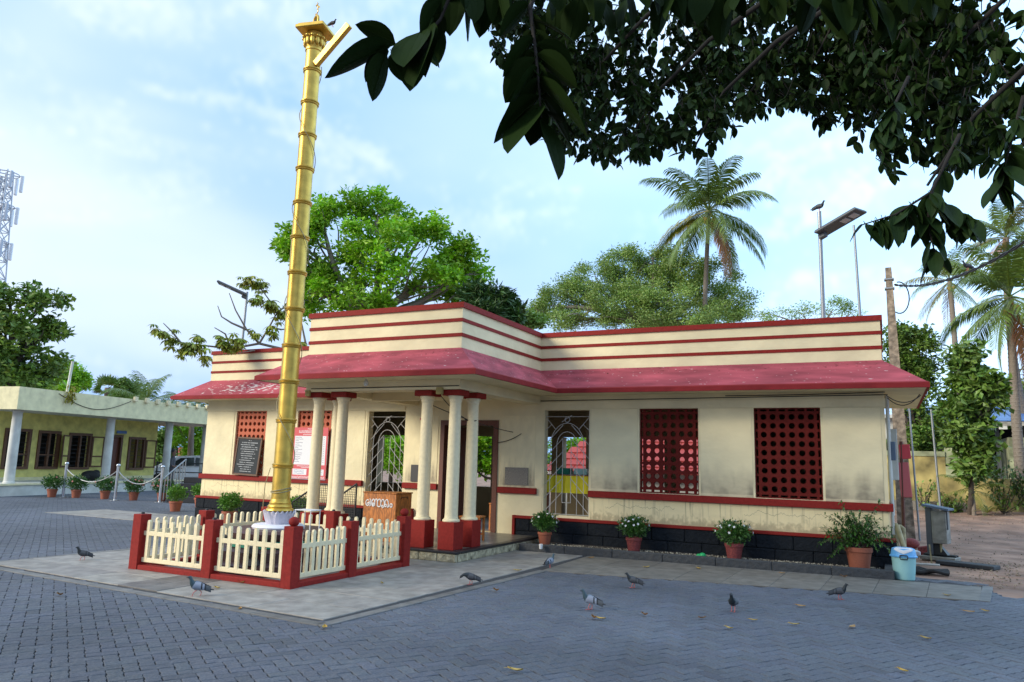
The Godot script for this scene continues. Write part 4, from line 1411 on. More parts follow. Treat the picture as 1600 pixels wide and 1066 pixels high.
func poster_tex() -> ImageTexture:
	var im := Image.create(320, 384, false, Image.FORMAT_RGB8)
	im.fill(lin(0.62, 0.085, 0.10))
	var white := lin(0.75, 0.75, 0.76)
	var q := RandomNumberGenerator.new()
	q.seed = 5
	var band := func(x0: int, x1: int, y: int, h: int, c: Color) -> void:
		var x := x0
		while x < x1:
			var w := 4 + q.randi() % 8
			im.fill_rect(Rect2i(x, y + q.randi() % 3, mini(w, x1 - x), h), c)
			im.fill_rect(Rect2i(x + 2, y + 2, maxi(1, w - 4), maxi(1, h - 4)), lin(0.62, 0.085, 0.10) if c == white else white)
			x += w + 2
	band.call(130, 190, 6, 7, white)
	band.call(50, 272, 20, 20, white)
	band.call(90, 230, 48, 7, white)
	im.fill_rect(Rect2i(16, 64, 290, 214), white)
	for i in 15:
		band.call(24, 50 + q.randi() % 60, 72 + i * 13, 4, lin(0.15, 0.13, 0.2))
		im.fill_rect(Rect2i(284, 73 + i * 13, 10, 3), lin(0.25, 0.2, 0.3))
	band.call(50, 270, 284, 6, white); band.call(90, 250, 295, 5, white)
	im.fill_rect(Rect2i(14, 310, 130, 44), white); im.fill_rect(Rect2i(186, 310, 116, 44), white)
	for i in 3:
		band.call(24, 120, 316 + i * 12, 4, lin(0.2, 0.2, 0.35)); band.call(196, 290, 316 + i * 12, 4, lin(0.2, 0.2, 0.35))
	band.call(8, 310, 362, 13, white)
	return ImageTexture.create_from_image(im)

# ---------------------------------------------------------------- plants in pots
func leaf_blade(st: MB, base: Vector3, d: Vector3, up: Vector3, len: float, w: float, bend := 0.15, n := 3) -> void:
	var s := d.cross(up).normalized()
	var nn := s.cross(d).normalized()
	var pl := base
	var pr := base
	var pc := base
	for k in n:
		var t := (k + 1.0) / n
		var hw := w * 0.5 * sin(PI * clampf(t * 0.92 + 0.02, 0, 1)) if k < n - 1 else 0.0
		var c := base + d * len * t - nn * bend * len * t * t
		var l := c - s * hw + nn * hw * 0.35; var rgt := c + s * hw + nn * hw * 0.35
		if k == 0:
			st.flat(pc, c, l); st.flat(pc, rgt, c)
		elif k == n - 1:
			st.flat(pl, pc, c); st.flat(pc, pr, c)
		else:
			st.quad(pl, pc, c, l); st.quad(pc, pr, rgt, c)
		pl = l; pr = rgt; pc = c

func bushy(centre: Vector3, rad: Vector3, n: int, ll: float, lw: float, flowers: int, fcol: Color) -> Array:
	var st := MB.new()
	for i in n:
		var d := dir()
		var p := centre + d * rad * pow(rng.randf(), 0.4) * (0.85 + 0.2 * sin(d.x * 5.0 + d.z * 4.0))
		var t := rr(0.55, 1.25)
		st.col = Color(t * rr(0.85, 1.2), t, t * rr(0.7, 1.1))
		leaf_blade(st, p, (d + dir() * 0.8 + Vector3(0, 0.3, 0)).normalized(), dir(), ll * rr(0.7, 1.2), lw * rr(0.7, 1.2), 0.2, 2)
	var fl := MB.new()
	fl.col = fcol
	for i in flowers:
		var d := dir()
		d.y = absf(d.y) * 0.9
		var p := centre + d * rad * 1.02
		for k in 5:
			var a := TAU * k / 5
			var b := aim((d + dir() * 0.3).normalized())
			leaf_blade(fl, p, b * Vector3(cos(a), 0.35, sin(a)).normalized(), b.y, ll * 0.42, ll * 0.34, 0.1, 2)
	return [st, fl]

func pot_shape(R: float, H: float) -> MB:
	var st := MB.new()
	st.lathe([[0.0, 0.0], [R * 0.72, 0.0], [R * 0.74, 0.01], [R * 0.94, H * 0.78], [R * 1.0, H * 0.79], [R * 1.03, H * 0.81], [R * 1.04, H * 0.98], [R * 1.0, H], [R * 0.92, H], [R * 0.90, H * 0.90], [0.0, H * 0.90]], 24)
	return st

func pots() -> void:
	var kinds := [
		[Vector3(-25.7, 0, -16.61), 0.36, 0.42, "pot plant with dense dark leaves, first from the left before the veranda", 0],
		[Vector3(-24.97, 0, -16.99), 0.38, 0.42, "pot plant just right of the first steel stanchion by the veranda", 0],
		[Vector3(-23.85, 0, -17.26), 0.36, 0.42, "pot plant just left of the middle steel stanchion by the veranda", 0],
		[Vector3(-22.75, 0, -17.52), 0.35, 0.40, "pot plant with reddish flowers, just right of the middle steel stanchion", 1],
		[Vector3(-21.90, 0, -17.95), 0.38, 0.42, "pot plant with dusky flowers behind the last steel stanchion", 1]]
	for k in kinds:
		var o := thing("potted_plant", k[3], "potted plant", k[0], 0.0, "potted plants before the veranda")
		pt("pot", pot_shape(0.165, 0.28), M.terracotta, o)
		var b := bushy(Vector3(0, 0.50, 0), Vector3(0.35, 0.26, 0.35), 900, 0.08, 0.042, 26 if k[4] else 4, Color(0.75, 0.25, 0.22))
		pt("foliage", b[0], M.pot_leaf, o)
		pt("flowers", b[1], M.flower, o).set_meta("kind", "stuff")
	for k in [[Vector3(-17.95, 0, -15.19), 0.175, 0.28, "terracotta pot with a bright clipped bush before the left end of the hall", 0.29, 0.23],
			[Vector3(-18.9, 0, -16.9), 0.19, 0.28, "terracotta pot with a clipped bush, half hidden behind the nearer one", 0.32, 0.21],
			[Vector3(-14.05, 0.01, -13.45), 0.175, 0.28, "pot with a round clipped bush behind the fence, left of the flagpole", 0.30, 0.22],
			[Vector3(-12.05, 0.01, -13.55), 0.175, 0.28, "pot with a clipped bush half hidden behind the gilded flagpole", 0.30, 0.22]]:
		var o := thing("potted_bush", k[3], "potted plant", k[0], 0.0, "potted bushes along the left wing")
		pt("pot", pot_shape(k[1], k[2]), M.terracotta, o)
		var st := MB.new()
		st.tube([Vector3(0, 0.22, 0), Vector3(0.02, 0.34, 0.01), Vector3(0, 0.46, 0)], 0.025, 0.018, 6)
		pt("stem", st, M.bark, o)
		var b := bushy(Vector3(0, 0.50, 0), Vector3(k[4], k[5], k[4]), 1100, 0.062, 0.038, 0, Color.WHITE)
		pt("foliage", b[0], M.bonsai_leaf, o)
	for k in [[Vector3(-5.98, 0.07, -13.72), 0.135, 0.24, "terracotta pot of white flowers beside the porch floor", "terracotta", 0.26, 0.19, 0.0],
			[Vector3(-4.22, 0.07, -13.80), 0.145, 0.25, "chipped red pot of white flowers between the right grille and first screen", "terracotta_red", 0.29, 0.20, 0.0],
			[Vector3(-2.42, 0.07, -13.80), 0.155, 0.27, "chipped red pot of white flowers below the gap between two screens", "terracotta_red", 0.32, 0.22, 0.08]]:
		var o := thing("flower_pot", k[3], "flower pot", k[0], 0.0, "flower pots in the gravel bed")
		pt("pot", pot_shape(k[1], k[2]), M[k[4]], o)
		var b := bushy(Vector3(0, 0.24 + k[6], 0), Vector3(k[5], k[6], k[5]), 1300, 0.062, 0.028, 22, Color(1, 1, 1))
		pt("foliage", b[0], M.pot_leaf, o)
		pt("blossoms", b[1], M.flower, o).set_meta("kind", "stuff")
	# the large straggling shrub in the big pot near the corner
	var o := thing("potted_shrub", "large straggling green shrub in a wide terracotta pot near the right corner", "potted plant", Vector3(-0.44, 0.07, -13.72))
	pt("pot", pot_shape(0.20, 0.36), M.terracotta, o)
	var st := MB.new()
	var lf := MB.new()
	for i in 92:
		var a := rr(0, TAU)
		var out := rr(0.10, 0.62)
		var tip := Vector3(cos(a) * out - 0.05, rr(0.45, 1.08) - out * 0.35, sin(a) * out * 0.8)
		if i < 3: tip = [Vector3(0.36, 1.10, 0.0), Vector3(-0.24, 1.08, 0.1), Vector3(-0.50, 0.85, 0.1)][i]
		if i > 86: tip = Vector3(-0.42 + 0.05 * (i - 88), 0.14 + 0.05 * (i - 87), 0.25)
		var pts := []
		for k in 7:
			var t := k / 6.0
			pts.append(Vector3(tip.x * t, lerpf(0.30, tip.y, t) + 0.12 * sin(PI * t), tip.z * t))
		st.tube(pts, 0.006, 0.002, 4)
		for k in 24:
			var t := rr(0.30, 1.0)
			var q: Vector3 = pts[int(t * 5.99)].lerp(pts[mini(int(t * 5.99) + 1, 6)], t * 5.99 - int(t * 5.99))
			var b := rr(0.55, 1.2)
			lf.col = Color(b * rr(0.8, 1.1), b, b * 0.8)
			leaf_blade(lf, q, (dir() + Vector3(cos(a), 0.3, sin(a)) * 0.7).normalized(), Vector3.UP, rr(0.045, 0.085), rr(0.022, 0.038), 0.2, 2)
	pt("stems", st, M.bark, o).set_meta("kind", "stuff")
	pt("foliage", lf, M.pot_leaf, o)

# ---------------------------------------------------------------- birds
func pigeon_mesh(body: Color, neck: Color, wing: Color, peck: float) -> MB:
	var st := MB.new()
	var hd := Vector3(0.0, 0.225, 0.098).lerp(Vector3(0, 0.11, 0.165), peck)
	var nk := Vector3(0, 0.185, 0.080).lerp(Vector3(0, 0.145, 0.125), peck)
	var fw := Vector3(0, -0.15, 1.0).normalized().lerp(Vector3(0, -0.8, 0.5).normalized(), peck).normalized()
	var dark := Color(0.02, 0.022, 0.026)
	st.skin([[Vector3(0, 0.072, -0.185), 0.004, 0.002, dark], [Vector3(0, 0.073, -0.18), 0.026, 0.006, dark], [Vector3(0, 0.082, -0.12), 0.024, 0.011, wing], [Vector3(0, 0.095, -0.075), 0.034, 0.028, body], [Vector3(0, 0.112, -0.03), 0.048, 0.046, body], [Vector3(0, 0.124, 0.015), 0.055, 0.055, body],
		[Vector3(0, 0.140, 0.050), 0.047, 0.047, neck], [Vector3(0, 0.158, 0.070).lerp(Vector3(0, 0.15, 0.09), peck), 0.034, 0.032, neck], [nk, 0.023, 0.022, neck], [nk.lerp(hd, 0.6), 0.019, 0.019, neck], [hd, 0.021, 0.020, neck * 0.8], [hd + fw * 0.018, 0.015, 0.014, neck * 0.8], [hd + fw * 0.026, 0.006, 0.005, dark], [hd + fw * 0.044, 0.0015, 0.0015, dark]], 14)
	return st

func wing_mesh(s: float, wing: Color, bar: Color, tip: Color) -> MB:
	var st := MB.new()
	var prof := [[0.060, 0.138, 0.040, wing], [0.030, 0.150, 0.058, wing], [-0.015, 0.145, 0.060, wing], [-0.035, 0.138, 0.056, bar], [-0.052, 0.130, 0.053, wing], [-0.075, 0.120, 0.046, bar], [-0.092, 0.112, 0.040, tip], [-0.150, 0.088, 0.016, tip]]
	for k in prof.size() - 1:
		var a = prof[k]; var b = prof[k + 1]
		st.col = a[3]
		var n0 := Vector3(s, 0.25, 0).normalized()
		var p := []
		for e in [a, b]:
			p.append([Vector3(s * (e[2] + 0.002) * 0.55, e[1] + 0.022, e[0]), Vector3(s * (e[2] + 0.004), e[1] - 0.012, e[0]), Vector3(s * (e[2] * 0.85), e[1] - 0.045, e[0])])
		for j in 2:
			var q := [p[0][j], p[0][j + 1], p[1][j + 1], p[1][j]]
			var nq := [Vector3(s * 0.6, 0.8, 0), n0, n0, Vector3(s * 0.6, 0.8, 0)] if j == 0 else [n0, Vector3(s, -0.4, 0), Vector3(s, -0.4, 0), n0]
			for i in 4: nq[i] = nq[i].normalized()
			if s > 0: st.squad(q, nq)
			else: st.squad([q[3], q[2], q[1], q[0]], [nq[3], nq[2], nq[1], nq[0]])
	return st

func pigeon(at: Vector3, turn: float, dark: bool, peck: float, label: String, group: String, stride := 0.02, size := 0.86) -> void:
	var body := Color(0.20, 0.23, 0.28) if not dark else Color(0.045, 0.05, 0.06)
	var neck := Color(0.05, 0.085, 0.10) if not dark else Color(0.02, 0.028, 0.033)
	var wing := Color(0.24, 0.27, 0.33) if not dark else Color(0.055, 0.06, 0.07)
	var o := thing("pigeon", label, "pigeon", at, turn, group)
	o.scale = Vector3(size, size, size)
	pt("body", pigeon_mesh(body, neck, wing, peck), M.feather, o)
	var bar := Color(0.015, 0.016, 0.02)
	for s in [-1.0, 1.0]:
		pt("wing", wing_mesh(s, wing, bar, Color(0.03, 0.033, 0.04) if dark else Color(0.07, 0.075, 0.085)), M.feather, o)
		var st := MB.new()
		var z: float = 0.01 + stride * s
		st.tube([Vector3(s * 0.02, 0.085, 0.0), Vector3(s * 0.022, 0.045, z - 0.008), Vector3(s * 0.022, 0.006, z)], 0.0055, 0.0045, 6)
		for t in [-0.5, 0.0, 0.5]:
			st.tube([Vector3(s * 0.022, 0.006, z), Vector3(s * 0.022 + sin(t) * 0.03, 0.003, z + cos(t) * 0.034)], 0.004, 0.002, 5)
		st.tube([Vector3(s * 0.022, 0.006, z), Vector3(s * 0.022, 0.003, z - 0.018)], 0.004, 0.002, 5)
		pt("leg", st, M.pigeon_leg, o)

func birds() -> void:
	var g := "pigeons on the forecourt"
	# turn: the bird looks along +z turned about y
	pigeon(Vector3(-10.884, 0.000, -7.631), deg_to_rad(-38), true, 0.0, "dark pigeon walking on the pale apron left of the fence", g, 0.03)
	pigeon(Vector3(-7.237, 0.000, -6.548), deg_to_rad(-46), false, 0.0, "pale grey pigeon with black wing bars striding before the picket fence", g, 0.045, 0.96)
	pigeon(Vector3(-5.044, -0.000, -9.137), deg_to_rad(-62), true, 0.9, "dark pigeon pecking at the edge of the pale apron", g)
	pigeon(Vector3(-4.812, 0.000, -11.263), deg_to_rad(166), false, 0.0, "grey pigeon seen from behind at the inner corner of apron and walkway", g, 0.02, 0.9)
	pigeon(Vector3(-3.086, 0.000, -8.431), deg_to_rad(-75), false, 0.0, "pale grey barred pigeon standing beside two fallen yellow leaves", g, 0.02, 0.92)
	pigeon(Vector3(-3.125, 0.000, -10.206), deg_to_rad(-78), true, 0.1, "blackish pigeon standing on the pavers behind the pale barred one", g)
	pigeon(Vector3(-1.648, 0.000, -9.278), deg_to_rad(-4), true, 0.0, "black pigeon facing the viewer on the open pavers", g, 0.01, 0.90)
	pigeon(Vector3(-0.602, 0.000, -10.939), deg_to_rad(95), true, 0.0, "small dark pigeon facing right near the walkway edge", g)

func fallen_leaves() -> void:
	var shapes := []
	for k in 4:
		var st := MB.new()
		st.col = [Color(1, 1.0, 0.9), Color(0.8, 0.62, 0.6), Color(0.5, 0.36, 0.4), Color(1.0, 0.9, 0.5)][k]
		var n := 6
		var prev := []
		for i in n + 1:
			var t := float(i) / n
			var hw := 0.028 * sin(PI * (0.03 + 0.94 * t)) * (1.0 if i > 0 and i < n else 0.1)
			var y: float = 0.006 + 0.014 * pow(t - 0.5, 2) * 4.0 * [1.0, 0.6, 1.5, 0.8][k]
			var row := [Vector3(-hw, y + 0.012 * [1, 0.5, 1.4, 0.8][k], (t - 0.5) * 0.13), Vector3(0.004 * sin(t * 6), y, (t - 0.5) * 0.13), Vector3(hw, y + 0.010, (t - 0.5) * 0.13)]
			if i > 0:
				for j in 2: st.quad(prev[j], row[j], row[j + 1], prev[j + 1])
			prev = row
		st.tube([Vector3(0, 0.020, -0.065), Vector3(0.004, 0.012, -0.10)], 0.0015, 0.001, 4)
		shapes.append(st.mesh())
	var spots := [[Vector3(-7.417, 0.000, -7.006), 0, "yellow fallen leaf just right of the pigeon before the fence", 0.8], [Vector3(-6.264, 0.000, -6.258), 1.4, "curled yellow fallen leaf on the apron front edging", 0.2], [Vector3(-4.929, 0.000, -6.036), 3, "bright yellow fallen leaf at the front corner of the apron", 0.1], [Vector3(-7.507, 0.000, -7.474), 0, "pale fallen leaf at the foot of the fence front", 0.9], [Vector3(-6.025, -0.000, -8.489), 0, "yellow fallen leaf on the apron right of the fence", 0.3],
		[Vector3(-4.518, 0.000, -8.849), 2, "brown fallen leaf on pavers right of the pecking pigeon", 0.4], [Vector3(-6.257, 0.000, -13.499), 1, "orange fallen leaf at the porch side kerb", 1.0], [Vector3(-5.197, 0.000, -13.223), 3, "broad yellow fallen leaf lying against the dark kerb", 0.4], [Vector3(-5.072, 0.000, -10.639), 0, "small yellow fallen leaf on the apron near the seen from behind pigeon", 1.2], [Vector3(-4.692, 0.000, -12.827), 1, "orange fallen leaf on the walkway near the kerb", 2.0],
		[Vector3(-2.802, 0.000, -7.956), 3, "yellow fallen leaf right of a pair in front of the pale barred pigeon", 0.9], [Vector3(-2.872, 0.000, -7.948), 2, "dark curled fallen leaf left of a pair in front of the pale barred pigeon", 0.1], [Vector3(-2.456, 0.000, -8.429), 2, "brown curled leaf on pavers before the blackish pigeon", 0.3], [Vector3(-1.867, 0.000, -8.623), 2, "brown upright curled leaf left of the black facing pigeon", 1.7], [Vector3(-1.515, 0.000, -8.257), 0, "tan fallen leaf in front of the black facing pigeon", 0.4],
		[Vector3(-1.362, 0.000, -8.842), 3, "small yellow leaf to the right below the black facing pigeon", 0.9], [Vector3(-0.992, 0.000, -10.052), 1, "reddish fallen leaf left of the small dark pigeon", 0.7], [Vector3(-0.944, 0.000, -8.853), 0, "yellowish leaf below the reddish fallen leaf", 1.1], [Vector3(-2.778, 0.000, -12.637), 3, "leaf on the walkway before the green plastic scrap", 0.2], [Vector3(-1.540, 0.000, -12.965), 1, "brown leaf on the walkway before the large shrub", 0.8],
		[Vector3(-0.647, 0.000, -13.142), 2, "curled brown leaf under the kerb by the large terracotta pot", 0.3], [Vector3(0.678, 0.000, -12.120), 0, "tan leaf near the right end of the walkway", 0.5], [Vector3(0.825, 0.000, -10.870), 1, "orange leaf on pavers below the walkway end", 0.9], [Vector3(1.013, 0.000, -11.044), 3, "long tan leaf on pavers at the right", 0.1], [Vector3(0.290, 0.000, -8.901), 0, "yellow leaf in the lower right on open pavers", 0.4], [Vector3(0.058, 0.000, -7.383), 3, "large yellow leaf at the bottom right edge", 0.2], [Vector3(-2.698, 0.000, -5.660), 0, "pale yellow leaf at the bottom edge centre", 1.0],
		[Vector3(-0.386, -0.000, -9.075), 1, "small brown leaf between small dark pigeon and lower right leaf", 2.2], [Vector3(-8.449, 0.000, -5.695), 2, "dry twig like leaf on pavers at the far left", 0.9], [Vector3(-3.534, 0.000, -12.240), 0, "yellow leaf on the walkway behind the blackish pigeon", 1.9]]
	for s in spots:
		var o := put("fallen_leaf", shapes[rng.randi() % 4] if s[1] is float else shapes[s[1]], M.fallen)
		o.position = s[0] + Vector3(0, 0.008, 0)
		o.rotation.y = s[3] + 0.6
		o.scale = Vector3.ONE * rr(0.70, 1.05)
		tag(o, s[2], "fallen leaf", "fallen leaves on the paving")

# ---------------------------------------------------------------- trees
func clump_mesh(n: int, len: float, w: float, droop := 0.2) -> ArrayMesh:
	var st := MB.new()
	for i in n:
		var d := dir()
		var p := d * pow(rng.randf(), 0.5)
		var t := rr(0.72, 1.22)
		st.col = Color(t * rr(0.85, 1.15), t, t * rr(0.75, 1.1))
		leaf_blade(st, p, (d * 0.6 + dir() + Vector3(0, -droop, 0)).normalized(), dir(), len * rr(0.7, 1.25), w * rr(0.7, 1.2), 0.2, 2)
	return st.mesh()

func limb_tube(st: MB, a: Vector3, b: Vector3, r0: float, r1: float, wob := 0.12, seg := 6) -> Array:
	var p := []
	var l := (b - a).length()
	var off := dir() * l * wob
	for k in 7:
		var t := k / 6.0
		p.append(a.lerp(b, t) + off * sin(PI * t) + Vector3(0, -0.1 * l * sin(PI * t) * (1 - t), 0) + dir() * l * 0.012 * sin(PI * t))
	st.tube(p, r0, r1, seg, false)
	return p

func tree(called: String, label: String, base: Vector3, fork: Vector3, lobes: Array, per: int, cs: float, clump: Mesh, lm: Material, bm: Material, tr: float, opts := {}) -> Node3D:
	var T := thing(called, label, opts.get("cat", "tree"), Vector3(base.x, base.y, base.z), 0.0, opts.get("group", ""))
	var st := MB.new()
	limb_tube(st, Vector3(0, -0.2, 0), fork - base, tr, tr * 0.72, 0.03, 10)
	pt("trunk", st, bm, T)
	var xs := []
	var cols := []
	var twigs := MB.new()
	for L in lobes:
		var c: Vector3 = L[0] - base
		var rad: Vector3 = L[1]
		var lb := MB.new()
		var pth := limb_tube(lb, fork - base, c, tr * 0.55, tr * 0.14, 0.14, 6)
		pt("limb", lb, bm, T)
		for k in 5:
			var e := c + dir() * rad * 0.85
			limb_tube(twigs, pth[3 + k % 3], e, tr * 0.16, tr * 0.03, 0.15, 4)
		var nlob := int(per * 2.6 * clampf(rad.x * rad.y / 1.6, 0.35, 3.0))
		# the lobe breaks into smaller tufts with gaps between them
		var tufts := []
		for k in maxi(6, nlob / 7): tufts.append([dir() * pow(rng.randf(), 0.30), rr(0.75, 1.2)])
		for k in nlob:
			var q = tufts[rng.randi() % tufts.size()]
			var p: Vector3 = c + (q[0] + dir() * 0.24 * pow(rng.randf(), 0.5)) * rad
			var s := cs * rr(0.7, 1.25)
			xs.append(Transform3D(Basis(dir(), rr(0, TAU)).scaled(Vector3(s, s * 0.8, s)), p))
			var t: float = q[1] * rr(0.85, 1.12)
			var tip := 1.0
			if rng.randf() < opts.get("yellow", 0.0): tip = 1.7
			cols.append(Color(t * tip * rr(0.92, 1.12), t * (1.0 + (tip - 1.0) * 0.6), t * rr(0.85, 1.05)))
	pt("twigs", twigs, bm, T).set_meta("kind", "stuff")
	many("crown", clump, xs, lm, T, cols)
	return T

func frond(len: float, e0: float, droop: float, ll: float, n: int, seed_: int) -> ArrayMesh:
	var q := RandomNumberGenerator.new()
	q.seed = seed_
	var st := MB.new()
	var pts := []
	var p := Vector3.ZERO
	var a := e0
	var steps := 14
	for k in steps + 1:
		pts.append(p)
		p += Vector3(0, sin(a), cos(a)) * len / steps
		a -= droop / steps * (0.5 + 1.2 * k / steps)
	st.col = Color(0.9, 0.85, 0.5)
	st.tube(pts, len * 0.010, len * 0.002, 5, false)
	for i in n:
		var t := 0.14 + 0.86 * i / n
		var k := t * steps
		var b: Vector3 = pts[int(k)].lerp(pts[mini(int(k) + 1, steps)], k - int(k))
		var tn: Vector3 = (pts[mini(int(k) + 1, steps)] - pts[maxi(int(k) - 1, 0)]).normalized()
		var sz := ll * (0.45 + 0.55 * sin(PI * minf(1.0, t * 0.85 + 0.15))) * q.randf_range(0.85, 1.1)
		for s in [-1.0, 1.0]:
			var d := (Vector3(s, 0, 0) + tn * (0.55 + 0.5 * t) + Vector3(0, -0.30 - q.randf_range(0, 0.35), 0)).normalized()
			var m := b + d * sz * 0.55
			var e := m + (d + Vector3(0, -0.75 - q.randf_range(0.0, 0.4), 0)).normalized() * sz * 0.45
			var w := tn * sz * 0.036
			var c := q.randf_range(0.7, 1.2)
			st.col = Color(c * q.randf_range(0.9, 1.2), c, c * 0.8)
			st.quad(b - w * 0.5, m - w, m + w, b + w * 0.5)
			st.flat(m - w, e, m + w)
	return st.mesh()

func palm(called: String, label: String, base: Vector3, crown: Vector3, len: float, nf: int, tr: float, bend: Vector3, opts := {}) -> void:
	var T := thing(called, label, "palm tree", base, 0.0, opts.get("group", ""))
	var st := MB.new()
	var p := []
	var top := crown - base
	for k in 25:
		var t := k / 24.0
		p.append(top * t + bend * sin(PI * t) + Vector3(0, -0.1 * (1 - t), 0))
	st.tube(p, tr * 1.25, tr * 0.75, 10, false)
	for k in 46:
		var t := 0.1 + 0.9 * k / 46.0
		var c := top * t + bend * sin(PI * t)
		st.lathe([[tr * lerpf(1.25, 0.75, t) * 1.0, -0.03], [tr * lerpf(1.25, 0.75, t) * 1.07, 0.0], [tr * lerpf(1.25, 0.75, t), 0.03]], 8, Transform3D(Basis(), c))
	pt("trunk", st, M.palm_bark, T)
	var lo: float = opts.get("low", -0.9)
	var hi: float = opts.get("high", 1.45)
	var shapes := []
	for k in 6:
		var e := lerpf(hi, lo, k / 5.0)
		shapes.append(frond(len * (0.8 if k == 0 else 1.0), e, lerpf(1.1, 1.5, k / 5.0) if e > -0.3 else 0.7, len * 0.26, int(opts.get("leaflets", 36)), 7 + k))
	for i in nf:
		var k := clampi(int(6.0 * i / nf), 0, 5)
		var mt: Material = M.palm_leaf
		if rng.randf() < opts.get("yellow", 0.2): mt = M.palm_yellow
		if k == 5 and i >= nf - int(opts.get("dead", 1)): mt = M.palm_dead
		var o := put("frond", shapes[k], mt, T)
		o.position = top + Vector3(0, 0.05 * (5 - k) * len * 0.06, 0)
		o.rotation = Vector3(0, i * 2.39996 + rr(-0.2, 0.2) + opts.get("spin", 0.0), 0)
		o.rotate_object_local(Vector3.RIGHT, rr(-0.12, 0.12))
	for i in opts.get("nuts", 0):
		var b := MB.new()
		var a := rr(0, TAU)
		b.ball(top + Vector3(cos(a) * 0.28 * len / 4, -0.12 * len - rr(-0.12, 0.30) * len / 4, sin(a) * 0.28 * len / 4), Vector3(0.13, 0.16, 0.13) * len / 4, 8, 6)
		pt("coconut", b, M.coconut, T)

